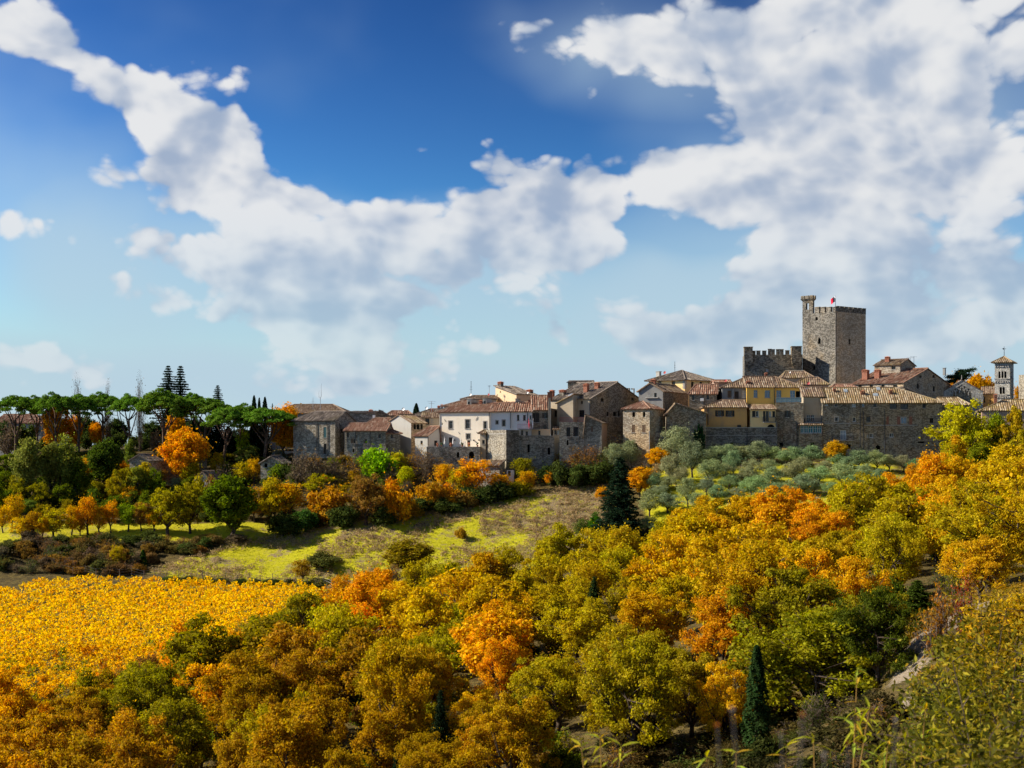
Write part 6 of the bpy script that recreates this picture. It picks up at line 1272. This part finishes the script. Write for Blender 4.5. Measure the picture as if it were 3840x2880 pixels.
for px, py, Y, hh, ww, c, kd, lb in HERO:
    x = (px - CX) / F * Y; plant(kd, 'oak', (x, Y, gz(x, Y) - .15), hh, ww, c, lb, 'oak tree', None, rot=.4); heropos.append((x, Y, ww * .5))
pts = list(heropos); rf = random.Random(21); cand = []
for _ in range(12000):
    Y = 92 + 190 * rf.random(); x = (rf.random() * 1.16 - .58) * .80 * Y; cand.append((Y, x))
cnt = 0
for Y, x in cand:
    z = gz(x, Y); px, py = proj(x, Y, z)
    if not (-180 < px < 4050) or py < fb(px) or inpoly(px, py, VINE): continue
    h_ = rf.choice([rf.uniform(4.6, 7), rf.uniform(6.5, 8.8), rf.uniform(8, 10.6)]); top_py = HZ - F * (z + h_) / Y
    if top_py > 2930: continue
    if px > 3330 and py > 2215 and Y < 125: continue      # the glade with the path
    if px > 3300 and py > 2150 and Y < 104: continue
    sp = (3.6 if Y > 150 else 4.1) + .16 * (h_ - 5)
    if any((x - a) ** 2 + (Y - b) ** 2 < max(sp, r) ** 2 for a, b, r in pts): continue
    if cnt >= 298: break
    pts.append((x, Y, 0)); cnt += 1
    c = tone_at(px, (py + top_py) / 2 - 20); c = jit(c, .14); tn = tone_name(c)
    kd = 'oakn' if Y < 135 else rf.choice(['oak'] * 6 + ['linden', 'poplar', 'sparse', 'sparse'])
    zone_ = 'below the vineyard' if px < 1250 else ('below the meadow' if px < 2350 else 'below the olive grove')
    sz = 'tall' if h_ > 7.2 else 'low'
    plant(kd, 'oak', (x, Y, z - .15), h_, h_ * (rf.uniform(.72, 1.02) if kd != 'poplar' else .6), c, '%s %s oak in the wood near %s' % (sz, tn, near(x, Y, WLM)), 'oak tree', '%s %s oaks near %s' % (sz, tn, near(x, Y, WLM)))
# undergrowth in the wood's gaps
for k in range(70):
    Y = 90 + 130 * rf.random(); x = (rf.random() - .5) * .76 * Y; z = gz(x, Y); px, py = proj(x, Y, z)
    if py < fb(px) + 20 or (px > 3330 and py > 2215 and Y < 125): continue
    c = rf.choice([OLV, GRN, BRN, DGR]); plant(rf.choice(['bush', 'twiggy']), 'undergrowth_shrub', (x, Y, z - .1), rf.uniform(1.5, 2.8), rf.uniform(2.5, 4), jit(c), '%s undergrowth shrub beneath the oaks' % CN[c], 'shrub', '%s undergrowth beneath the oaks' % CN[c])
# dark conifers and cypresses among the oaks
for px, pt_, Y, w, kd, c, lb in ((2228, 2158, 172, 4.0, 'conifer', (.035, .06, .015), 'tall dark conifer in the middle of the oak wood'), (1888, 2435, 138, 2.6, 'conifer', (.03, .05, .015), 'short dark conifer among golden oaks'), (1652, 2580, 106, 2.7, 'conifer', (.02, .035, .014), 'slender blackish conifer rising at the lower edge of the wood'),
   (1564, 2750, 104, 2.2, 'conifer', (.02, .035, .014), 'small blackish conifer beside the slender one'), (1370, 2800, 106, 2.3, 'conifer', (.02, .035, .014), 'blackish conifer tip among rusty oaks'), (1490, 2815, 104, 2.0, 'conifer', (.02, .035, .014), 'lowest blackish conifer tip next to the slender one'),
   (2838, 2415, 80, 1.5, 'cypress', (.028, .055, .014), 'slim dark cypress standing before the great spreading oak'), (3250, 2180, 124, 4.6, 'conifer', (.04, .07, .014), 'dark juniper behind the great spreading oak'), (3440, 2170, 120, 4.8, 'conifer', (.07, .11, .014), 'green juniper beside the grassy glade'), (1080, 2260, 215, 2.6, 'conifer', (.05, .09, .02), 'small juniper at the corner of the vineyard'), (1270, 2270, 212, 2.4, 'conifer', (.05, .09, .02), 'small juniper below the orange bushes by the meadow')):
    x = (px - CX) / F * Y; z = gz(x, Y); h_ = (HZ - pt_) / F * Y - z; plant(kd, 'conifer' if kd == 'conifer' else 'cypress', (x, Y, z - .1), max(1.5, h_), w, c, lb, 'conifer' if kd == 'conifer' else 'cypress tree')
# meadow edge shrubs
for x, yt, yb, w, c, kd, lb in ((838, 540, 735, 270, (.26, .19, .015), 'linden', 'round bronze-green oak standing alone at the lower edge of the meadow'), (430, 735, 900, 130, ORG, 'sparse', 'orange shrub at the corner of vineyard and meadow'), (605, 735, 880, 210, (.50, .20, .015), 'bush', 'wide orange thicket below the meadow fence'), (740, 690, 800, 150, BRN, 'twiggy', 'brown thicket beside the lone round oak'), (205, 640, 765, 105, (.40, .24, .02), 'sparse', 'thin yellowish tree on the meadow fence'), (745, 800, 900, 110, ORG, 'bush', 'small orange bush below the lone round oak'),
   (330, 600, 680, 200, (.12, .12, .03), 'bush', 'low green bramble island in the meadow'), (1150, 450, 510, 70, (.45, .28, .03), 'bush', 'single yellowish bush in the middle of the meadow')):
    zplant(9, kd, x, yt, yb, w, c, 'tree' if kd not in ('bush', 'twiggy') else 'shrub', lb, 'tree' if kd not in ('bush', 'twiggy') else 'shrub')
# bramble belt between orchard and vineyard
rb = random.Random(4); nb_ = 0
for k in range(400):
    px = rb.uniform(-40, 1500); lo = 2035 + max(0, (700 - px)) * .0; py = rb.uniform(2030, 2165)
    top_l = np.interp(px, [0, 600, 900, 1200, 1500], [2040, 2030, 2000, 1975, 1945]); bot_l = np.interp(px, [0, 100, 350, 550, 640, 900, 1200, 1500], [2150, 2160, 2165, 2150, 2110, 2040, 2000, 1968])
    if not top_l < py < bot_l: continue
    g = hit(px, py, 200); c = rb.choice([BRN, GRYB, (.14, .11, .03), (.10, .11, .03), DGR, BRN, (.22, .14, .05)]); kd = rb.choice(['bush', 'bush', 'twiggy']); nb_ += 1
    if nb_ > 110: break
    nm = CN.get(c, 'dull'); plant(kd, 'bramble', (g.x, g.y, g.z - .15), rb.uniform(1.3, 2.6), rb.uniform(3, 4.8), jit(c), '%s %s in the belt between orchard and vineyard' % (nm, 'bramble mound' if kd == 'bush' else 'tangle of bare brambles'), 'bramble', '%s %s brambles' % (nm, 'leafy' if kd == 'bush' else 'bare'))
for k, x in enumerate((640, 700, 770, 830, 900, 960, 1020, 1090, 1150, 1210)):
    g = hit(x, 2196 + (x - 640) * .035 - 14, 200); c = [DGR, (.10, .10, .03)][k % 2]; plant('bush', 'bramble', (g.x, g.y, g.z - .1), 1.0, 3.4, jit(c), 'low %s bramble along the fence above the vineyard' % ['dark green', 'dull green'][k % 2], 'bramble', '%s brambles along the fence' % ['dark green', 'dull green'][k % 2])
# ---- fence above the vineyard
fpts = [hit(px, 2150 + (px - 250) * .048 + (12 if k % 2 else 0), 200) for k, px in enumerate(range(230, 1260, 44))]
fr_ = empty('wire_fence', fpts[0], 'wire fence on thin wooden posts between the brambles and the vineyard', 'fence')
for g in fpts:
    mb = MB(); lean = vr.uniform(-.12, .12); mb.tube([g - Vector((0, 0, .3)), g + Vector((lean, 0, 1.6))], [.07, .055], 5); mb.build('post', TWIG, fr_)
for hh in (.5, 1.0, 1.45):
    mb = MB(); mb.tube([g + Vector((0, 0, hh)) for g in fpts], .012, 3); mb.build('wire', METALG, fr_)
# ---- vineyard
rv = np.random.default_rng(9)
def vine_quads(seed, n=64):
    rg = np.random.default_rng(seed); k = n // 2; a = rg.uniform(-.75, .75, k)
    p = np.stack([a, rg.normal(size=k) * .12, 1.15 + .45 * np.cos(a * 1.6) + rg.normal(size=k) * .16], 1)
    q = np.stack([rg.uniform(-.65, .65, n - k), rg.normal(size=n - k) * .15, rg.uniform(.35, 1.4, n - k)], 1)
    return leaf_quads(np.concatenate([p, q]), np.full(n, .17), None, .5, .65, 1, rg)
def vine_trunk(seed):
    rg = random.Random(seed); mb = MB(); mb.tube([(0, 0, -.1), (rg.uniform(-.08, .08), 0, .45), (rg.uniform(-.1, .1), 0, .85)], [.045, .04, .035], 4); mb.tube([(-.6, 0, .95), (0, 0, .85), (.6, 0, .98)], [.02, .03, .02], 3); return mb.mesh('vine_trunk', BARK)
VQ = [vine_quads(200 + k) for k in range(6)]; VM = [quads_mesh('vine_leaves%d' % k, q, LEAF) for k, q in enumerate(VQ)]; VT = [vine_trunk(k) for k in range(3)]
rd = np.array([.5, .866]); nd = np.array([.866, -.5]); vines = []; posts = []
for i in range(-90, 60):
    for j in range(-10, 330):
        q = nd * (i * 2.5) + rd * (j * 1.08) + np.array([-20, 120.0]) 
        x, y = q
        if not (140 < y < 262 and -110 < x < 5): continue
        x += rv.normal() * .06; y += rv.normal() * .06; z = gz(x, y); px, py = proj(x, y, z)
        if inpoly(px, py, VINE):
            if rv.uniform() < .08: continue
            vines.append((y, x, z)); 
            if j % 5 == i % 3: posts.append((x, y, z))
vines.sort(); ang = math.atan2(rd[1], rd[0]); rest = []
for k, (y, x, z) in enumerate(vines):
    sc = rv.uniform(.85, 1.25); v_ = int(rv.integers(6)); rr = ang + (math.pi if rv.uniform() < .5 else 0) + rv.normal() * .1
    if k < 300:
        o = empty('vine', (x, y, z), 'yellow-leaved vine in the lowest rows of the vineyard', 'vine', 'vines in the lowest vineyard rows'); o.rotation_euler = (0, 0, rr); o.scale = (sc, sc, sc)
        link('trunk', VT[k % 3], o); l_ = link('leaves', VM[v_], o); g_ = rv.uniform(0, 1); l_.color = (.78, .49, .012, 1) if g_ < .8 else ((.30, .28, .02, 1) if g_ < .9 else (.50, .20, .012, 1))
    else:
        c_, s_ = math.cos(rr), math.sin(rr); Q = VQ[v_] * sc; rest.append(np.stack([Q[..., 0] * c_ - Q[..., 1] * s_ + x, Q[..., 0] * s_ + Q[..., 1] * c_ + y, Q[..., 2] + z], -1))
if rest:
    o = link('vine_rows', quads_mesh('vine_rows', np.concatenate(rest), LEAF)); o.color = (.86, .57, .012, 1); tag(o, 'rows of golden-leaved vines covering the vineyard slope', 'vines', None, 'stuff')
    print('VINES', len(vines), 'posts', len(posts))
pm_ = MB(); pm_.tube([(0, 0, -.2), (0, 0, 1.75)], [.05, .045], 5); pme = pm_.mesh('vine_post', TWIG)
for k, (x, y, z) in enumerate(posts[:260]):
    o = link('vineyard_post', pme); o.location = (x, y, z); tag(o, 'thin wooden stake standing in the vineyard rows', 'post', 'stakes in the vineyard rows'); o.rotation_euler = (vr.uniform(-.08, .08), vr.uniform(-.08, .08), 0)
# ---- meadow tussocks and grass
def scatter(poly, n, y0, y1, x0, x1, rg):
    out = []
    while len(out) < n:
        x, y = rg.uniform(x0, x1), rg.uniform(y0, y1); z = gz(x, y); px, py = proj(x, y, z)
        if inpoly(px, py, poly): out.append((x, y, z))
    return out
rt_ = np.random.default_rng(5); V = []
def lump(x, y): return math.sin(x * .21 + 1.7 * math.sin(y * .13)) + math.sin(y * .33 + x * .11) + .8 * math.sin(x * .5 - y * .27)
for x, y, z in scatter(FIELD, 4600, 240, 292, -70, 25, rt_):
    l_ = lump(x, y); px, py = proj(x, y, z)
    edge = 1.4 if (px > 1800 and py < 2010) else 0
    if l_ + edge + rt_.normal() * .7 < .1: continue
    n = 26; hgt = rt_.uniform(.35, 1.25); w_ = rt_.uniform(.35, 1.2); d = ball(n, rt_); d[:, 2] = np.abs(d[:, 2]); p = np.array([x, y, z]) + d * np.array([w_, w_, hgt]) * rt_.uniform(.4, 1, n)[:, None]
    V.append(leaf_quads(p, np.full(n, .17), d, .2, .35, .7, rt_))
o = link('meadow_tussocks', quads_mesh('meadow_tussocks', np.concatenate(V), LEAF)); o.color = (.38, .28, .15, 1); tag(o, 'dry brown grass tussocks scattered over the meadow', 'tussocks', None, 'stuff')
V = []
for poly, n, a in ((FIELD, 9000, (240, 292, -70, 25)), (OLIVE, 5000, (240, 296, 20, 90))):
    p = np.array(scatter(poly, n, *a, rt_)); p[:, 2] += .1; V.append(leaf_quads(p, np.full(n, .16), None, .1, .3, .8, rt_))
o = link('meadow_grass', quads_mesh('meadow_grass', np.concatenate(V), LEAF)); o.color = (.42, .42, .012, 1); tag(o, 'short bright grass of the meadow and the olive grove', 'grass', None, 'stuff')
# ---- glade by the path: tawny grass and coloured bushes
V = []; GL = [(3300, 2180), (3840, 2200), (3900, 2600), (3480, 2720), (3400, 2700), (3450, 2500), (3300, 2420)]
p = np.array([q for q in scatter(GL, 9000, 60, 125, 15, 50, rt_) if not inpoly(*proj(*q), PATHP)]); p[:, 2] += rt_.uniform(0, .35, len(p)); o = link('glade_grass', quads_mesh('glade_grass', leaf_quads(p, np.full(len(p), .11), None, .0, .28, .7, rt_), LEAF)); o.color = (.40, .25, .03, 1); tag(o, 'tawny dry grass in the glade around the gravel path', 'grass', None, 'stuff')
for px, pt_, pb, w, c, kd, lb in ((3520, 2225, 2470, 210, (.42, .20, .03), 'twiggy', 'orange thin-leaved bush beside the gravel path'), (3620, 2190, 2430, 150, REDB, 'twiggy', 'reddish bush behind the orange one by the path'), (3560, 2380, 2480, 160, (.16, .15, .02), 'bush', 'low olive bush at the foot of the orange bush'), (3300, 2640, 2760, 200, BRN, 'twiggy', 'brown bare bush under the great spreading oak'), (3600, 2560, 2700, 190, (.05, .08, .02), 'bush', 'dark green bush below the gravel path'), (3720, 2480, 2680, 210, (.20, .19, .02), 'bush', 'olive bush at the lower end of the glade'),
   (3330, 2160, 2290, 160, (.10, .14, .015), 'bush', 'green bush at the back of the glade')):
    Y = hit(px, pb, 50, 140).y; x = (px - CX) / F * Y; z = gz(x, Y); plant(kd, 'shrub', (x, Y, z - .1), (HZ - pt_) / F * Y - z, w / F * Y, c, lb, 'shrub')
# ---- near plants on the bank below the camera
STEM = plain('shoot_stem', (.30, .17, .04), .7, .2); DEAD = plain('dry_stalk', (.13, .11, .10), .9, .1); SEED = plain('seed_head', (.26, .22, .19), .9, .1); PETAL = plain('orange_petal', (.40, .13, .02), .8, .1)
def lance_leaf(L, w, sag, name):
    mb = MB(); n = 5; pr = [(0, .02), (.18, .7), (.45, 1), (.75, .62), (1, .02)]
    for (t0, w0), (t1, w1) in zip(pr, pr[1:]):
        q = lambda t, s, ww: (s * ww * w / 2, t * L, -sag * t * t * L + (abs(s) * ww * w * .18))
        mb.quad(q(t0, -1, w0), q(t0, 0, w0), q(t1, 0, w1), q(t1, -1, w1)); mb.quad(q(t0, 0, w0), q(t0, 1, w0), q(t1, 1, w1), q(t1, 0, w1))
    return mb.mesh(name, LEAF, smooth=True)
LANCE = [lance_leaf(.15, .026, .35, 'lance%d' % 0), lance_leaf(.12, .03, .15, 'lance1'), lance_leaf(.17, .024, .6, 'lance2')]
def shoot(px, ptop, Y, label, nleaf=24, col=(.36, .36, .03), lean=(0, 0), h=1.8, group='willow-like shoots on the near bank'):
    top = P(px, ptop, Y); b = top - Vector((lean[0], lean[1], h)); root = empty('shoot', b, label, 'shoot', group); rg = random.Random(int(px * 7 + ptop))
    path = [Vector((lean[0] * t ** 1.6, lean[1] * t, h * t)) for t in (0, .25, .5, .75, .9, 1)]
    mb = MB(); mb.tube(path, [.012, .010, .008, .006, .004, .002], 5); o = link('stem', mb.mesh('shoot_stem', STEM), root)
    for k in range(int(nleaf * 1.5)):
        t = rg.uniform(.45, 1.0) if k > 3 else 1.0; i = min(4, int(t * 5)); seg = [0, .25, .5, .75, .9, 1]
        for i in range(5):
            if seg[i] <= t <= seg[i + 1]: break
        f_ = (t - seg[i]) / (seg[i + 1] - seg[i]); p_ = path[i].lerp(path[i + 1], f_)
        l_ = link('leaf', LANCE[rg.randrange(3)], root, p_); s = rg.uniform(.5, .95) * (Y / 9); l_.scale = (s, s, s); l_.rotation_euler = (rg.uniform(-.4, .9), rg.uniform(-.5, .5), rg.uniform(0, 6.28))
        cc = rg.choice([col, (.46, .40, .03), (.28, .34, .04), (.50, .30, .03)]); l_.color = (*cc, 1)
    return root
for px, pt_, Y, n, lean, lb in ((3215, 2510, 9, 34, (.05, 0), 'tall willow-like shoot in front of the great spreading oak'), (3260, 2660, 8.5, 20, (.2, 0), 'side shoot leaning right of the tall willow-like one'), (2250, 2770, 8, 26, (-.05, 0), 'leafy shoot at the bottom below golden oaks'), (2330, 2800, 8, 22, (.12, 0), 'leafy shoot leaning right in the bottom cluster'), (2180, 2800, 8.4, 18, (-.12, 0), 'small shoot at the left of the bottom cluster'), (2760, 2820, 7.5, 14, (0, 0), 'yellowish shoot beside the foot of the slim cypress'),
   (2950, 2800, 7.6, 16, (.05, 0), 'shoot with pointed leaves under the great oak'), (3050, 2770, 7.8, 16, (-.04, 0), 'shoot with narrow leaves under the great oak trunk'), (3330, 2780, 8, 22, (.1, 0), 'star-leaved shoot by the lower end of the path'), (3430, 2840, 7.5, 16, (0, 0), 'short shoot by the lower end of the path'), (2650, 2840, 7.4, 12, (0, 0), 'short shoot left of the slim cypress'), (3470, 2660, 9.5, 14, (.1, 0), 'thin reddish shoot in front of the path')):
    shoot(px, pt_, Y, lb, n, lean=lean, group=None)
# robinia / willow thicket at the right edge
def thicket(px, ptop, Y, w, h, label, col, n=4200, ls=.05, seed=0):
    rg = np.random.default_rng(seed); top = P(px, ptop, Y); b = top - Vector((0, 0, h)); root = empty('thicket', b, label, 'thicket'); mb = MB(); V = []
    for k in range(16):
        a = rg.uniform(0, 6.28); e = np.array([math.cos(a) * w * rg.uniform(.15, .6), math.sin(a) * w * .5, h * rg.uniform(.6, 1)]); c = curve((rg.normal() * .1, rg.normal() * .1, 0), e, .12, 6, rg); mb.tube(c, np.linspace(.010, .003, 6), 4)
        for j in range(7):
            s = c[rg.integers(2, 6)]; q = s + ball(1, rg)[0] * np.array([.55, .5, .35]) * w * .45; br = curve(s, q, .15, 5, rg); mb.tube(br, np.linspace(.005, .0015, 5), 3)
            m = n // 112; t = rg.uniform(0, 1, m)[:, None]; p_ = s + (q - s) * t + rg.normal(size=(m, 3)) * .085
            V.append(leaf_quads(p_, np.full(m, ls), None, .35, .36, .9, rg))
    link('branches', mb.mesh('thicket_branches', BARK), root); o = link('foliage', quads_mesh('thicket_leaves', np.concatenate(V), LEAF), root); o.color = (*col, 1)
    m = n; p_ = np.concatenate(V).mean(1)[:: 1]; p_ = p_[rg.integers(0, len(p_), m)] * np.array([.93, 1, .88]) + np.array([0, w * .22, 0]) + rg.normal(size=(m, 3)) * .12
    o = link('shaded_inner_foliage', quads_mesh('thicket_inner_shaded', leaf_quads(p_, np.full(m, ls * 1.2), None, .35, .4, .9, rg), LEAF), root); o.color = (col[0] * .35, col[1] * .42, col[2] * .6, 1)  # second, darkened copy of the leaves paints shade inside the thicket
thicket(3790, 2130, 16, 2.1, 3.2, 'robinia thicket with yellowing leaflets at the edge of the view', (.38, .26, .02), 3400, .036, 1)
thicket(3680, 2520, 13, 1.4, 2.2, 'olive-leaved willow thicket under the robinia', (.28, .25, .03), 2800, .034, 2)
thicket(3820, 2420, 12, 1.6, 2.4, 'yellow-green willow thicket in the corner under the robinia', (.33, .26, .025), 3000, .032, 3)
thicket(3590, 2740, 9, .95, 1.2, 'low leafy thicket by the dark hollow', (.27, .23, .025), 1700, .026, 4)
thicket(3760, 2680, 8.5, 1.3, 1.4, 'lowest willow thicket in the corner of the bank', (.27, .21, .025), 2000, .026, 5)
# dry stalks with seed heads, very near and out of focus
rs = random.Random(12)
for k, (px, pt_) in enumerate(((2690, 2720), (2745, 2660), (2930, 2760), (3010, 2680), (3090, 2830), (3360, 2700), (3180, 2790))):
    Y = rs.uniform(1.7, 2.3); t_ = P(px, pt_, Y); b = t_ + Vector((rs.uniform(-.12, .12), 0, -1.1)); root = empty('dry_stalk', b, 'dry grey stalk with a pale seed head, out of focus on the near bank' if k % 3 else 'dry grey stalk with an orange flower head, out of focus on the near bank', 'stalk', 'dry stalks with seed heads' if k % 3 else 'dry stalks with orange heads')
    mb = MB(); mb.tube([b, b.lerp(t_, .5) + Vector((rs.uniform(-.02, .02), 0, 0)), t_], [.0012, .001, .0008], 5); mb.build('stem', DEAD, root)
    mb = MB(); c = t_
    for q in range(7): d = Vector((rs.uniform(-1, 1), rs.uniform(-1, 1), rs.uniform(-.4, 1))).normalized() * .0035; mb.tube([c, c + d], [.0013, .0006], 4)
    mb.build('seed_head', SEED if k % 3 else PETAL, root)

# ---- more growth on the slope below the pines and at the foot of the walls
rl = random.Random(31); nn = 0; placed = []
for k in range(900):
    px, py = rl.uniform(-60, 1560), rl.uniform(1725, 1965)
    if px > 1080 and py < 1745: continue
    lim = np.interp(px, [0, 500, 1000, 1300, 1560], [1965, 1965, 1960, 1900, 1860])
    if py > lim: continue
    g = hit(px, py, 200)
    if any((g.x - a) ** 2 + (g.y - b) ** 2 < 2.9 ** 2 for a, b in placed): continue
    placed.append((g.x, g.y)); nn += 1
    if nn > 120: break
    left = px < 950
    if left: kd = rl.choice(['poplar', 'oak', 'oak', 'bush', 'sparse']); c = rl.choice([GRN, GRN, OLV, (.16, .19, .03), (.12, .16, .02), YG, DGR])
    else: kd = rl.choice(['bush', 'twiggy', 'twiggy', 'sparse']); c = rl.choice([GRYB, BRN, OLV, DGR, RUST, GRN])
    h0 = {'poplar': 6, 'oak': 4.6, 'bush': 2.4, 'sparse': 4, 'twiggy': 3}[kd] * rl.uniform(.75, 1.2)
    if left and py < 1760: h0 *= .6
    w0 = {'poplar': 4, 'oak': 4.6, 'bush': 4, 'sparse': 3.6, 'twiggy': 4}[kd] * rl.uniform(.85, 1.2)
    nm = CN.get(c, 'grey-green'); where = 'on the slope below the pines' if left else 'on the bank below the stone houses'
    plant(kd, 'shrub' if kd in ('bush', 'twiggy') else 'tree', (g.x, g.y, g.z - .1), h0, w0, jit(c), '%s %s filling in %s' % (nm, {'poplar': 'narrow tree', 'oak': 'bushy tree', 'bush': 'bush', 'sparse': 'slender tree', 'twiggy': 'bare thicket'}[kd], where), 'shrub' if kd in ('bush', 'twiggy') else 'tree', '%s %s %s' % (nm, kd, where))

# weeds and bushes covering the near bank, coloured dark to paint its shade
for k in range(150):
    px, py = rl.uniform(2350, 3900), rl.uniform(2600, 3150); Y = rl.uniform(26, 70); x = (px - CX) / F * Y; z = gz(x, Y); qx, qy = proj(x, Y, z)
    if qy < 2560 or qy > 3200 or inpoly(qx, qy, PATHP): continue
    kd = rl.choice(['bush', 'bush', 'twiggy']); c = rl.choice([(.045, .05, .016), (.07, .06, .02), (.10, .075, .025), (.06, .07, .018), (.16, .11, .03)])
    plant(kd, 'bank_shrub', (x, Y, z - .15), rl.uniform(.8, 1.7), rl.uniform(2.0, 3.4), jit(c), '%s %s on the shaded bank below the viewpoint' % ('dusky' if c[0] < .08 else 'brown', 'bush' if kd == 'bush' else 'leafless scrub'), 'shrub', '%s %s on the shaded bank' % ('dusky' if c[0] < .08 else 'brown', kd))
# screens of growth: before the sheds, behind the pines, at the right end of the town
for zn, kd, x, yt, yb, w, c, Y, lb in ((8, 'bush', 1500, 905, 1000, 190, OLV, 284, 'olive bush hiding the tiny cabin'), (8, 'sparse', 1570, 860, 970, 120, BRN, 283, 'brown sapling beside the tiny cabin'), (8, 'oak', 1010, 790, 940, 190, (.24, .24, .03), 291, 'bushy tree in front of the low stone shed'), (8, 'oak', 915, 800, 930, 150, OLV, 290, 'olive bush left of the low stone shed'), (8, 'oak', 1150, 810, 900, 170, GRN, 292, 'green bush before the garden wall'),
    (8, 'linden', 40, 470, 700, 200, (.05, .08, .02), 342, 'dark evergreen behind the first umbrella pine'), (8, 'linden', 640, 430, 700, 200, (.05, .08, .02), 344, 'dark evergreen behind the orange lindens'), (8, 'linden', 870, 450, 700, 190, (.05, .08, .02), 344, 'dark evergreen behind the twin-stemmed pine'), (8, 'linden', 1130, 470, 720, 190, (.05, .08, .02), 343, 'dark evergreen behind the stone shed'), (8, 'linden', 1440, 450, 740, 200, (.04, .065, .02), 341, 'dark evergreen behind the round orange tree'), (8, 'linden', 1790, 520, 760, 220, (.03, .05, .02), 338, 'dark evergreen behind the low leaning pine'),
    (7, 'bush', 520, 1480, 1650, 200, (.12, .13, .02), 291, 'dull green bush at the corner of the long stone house'), (7, 'oak', 560, 1320, 1720, 320, (.48, .38, .014), 268, 'yellow tree below the large feathery one'), (7, 'oak', 1250, 1300, 1720, 360, (.50, .36, .014), 266, 'golden-green tree under the brown tiled roof house'), (7, 'oak', 1480, 1150, 1700, 360, (.44, .36, .014), 272, 'yellow-green tree at the very edge of the view'), (7, 'linden', 900, 1180, 1640, 340, (.36, .35, .014), 281, 'leafy yellow-green tree filling the gap beside the feathery one')):
    zplant(zn, kd, x, yt, yb, w, c, 'shrub' if kd == 'bush' else 'tree', lb, 'shrub' if kd == 'bush' else 'tree', None, Y)

for k in range(70):
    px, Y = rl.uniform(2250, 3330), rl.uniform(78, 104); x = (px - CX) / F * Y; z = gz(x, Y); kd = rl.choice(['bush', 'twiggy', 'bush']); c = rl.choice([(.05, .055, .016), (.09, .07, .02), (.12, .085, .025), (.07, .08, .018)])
    if inpoly(*proj(x, Y, z), PATHP): continue
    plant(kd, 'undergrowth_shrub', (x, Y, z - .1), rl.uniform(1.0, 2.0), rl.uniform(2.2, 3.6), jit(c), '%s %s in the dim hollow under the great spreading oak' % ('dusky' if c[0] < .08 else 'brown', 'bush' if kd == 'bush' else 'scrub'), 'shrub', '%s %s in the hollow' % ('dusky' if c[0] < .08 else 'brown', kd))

# scrub along the lower edge of the vineyard
for k in range(60):
    px = rl.uniform(-80, 1230); e = float(np.interp(px, [-150, 200, 500, 800, 1050, 1215], [2760, 2655, 2560, 2445, 2345, 2262])); g = hit(px, e + rl.uniform(6, 60), 120); kd = rl.choice(['bush', 'bush', 'sparse', 'twiggy']); c = rl.choice([OLV, OLV, GRN, RUST, ORG, BRN])
    plant(kd, 'shrub' if kd != 'sparse' else 'tree', (g.x, g.y, g.z - .1), rl.uniform(1.6, 3.4), rl.uniform(2.6, 4.2), jit(c), '%s %s along the lower edge of the vineyard' % (CN[c], {'bush': 'bush', 'sparse': 'sapling', 'twiggy': 'bare scrub'}[kd]), 'shrub' if kd != 'sparse' else 'tree', '%s %s along the vineyard edge' % (CN[c], kd))
# saplings and scrub closing the gaps between the nearest oaks
for k in range(170):
    Y = rl.uniform(96, 150); px = rl.uniform(-100, 2500); x = (px - CX) / F * Y; z = gz(x, Y); qx, qy = proj(x, Y, z)
    if qy < fb(qx) + 10 or any((x - a) ** 2 + (Y - b) ** 2 < 1.6 ** 2 for a, b, r in pts): continue
    kd = rl.choice(['bush', 'bush', 'twiggy', 'sparse']); c = rl.choice([OLV, BRN, (.34, .22, .02), GRN, (.40, .28, .014)])
    plant(kd, 'undergrowth_shrub' if kd != 'sparse' else 'sapling', (x, Y, z - .1), rl.uniform(1.4, 2.6) * (1.5 if kd == 'sparse' else 1), rl.uniform(2.4, 4.0), jit(c), '%s %s between oaks near %s' % (CN.get(c, 'dull gold'), {'bush': 'scrub bush', 'twiggy': 'bare scrub', 'sparse': 'sapling'}[kd], near(x, Y, WLM)), 'shrub' if kd != 'sparse' else 'tree', '%s %s growth near %s' % (CN.get(c, 'dull gold'), kd, near(x, Y, WLM)))
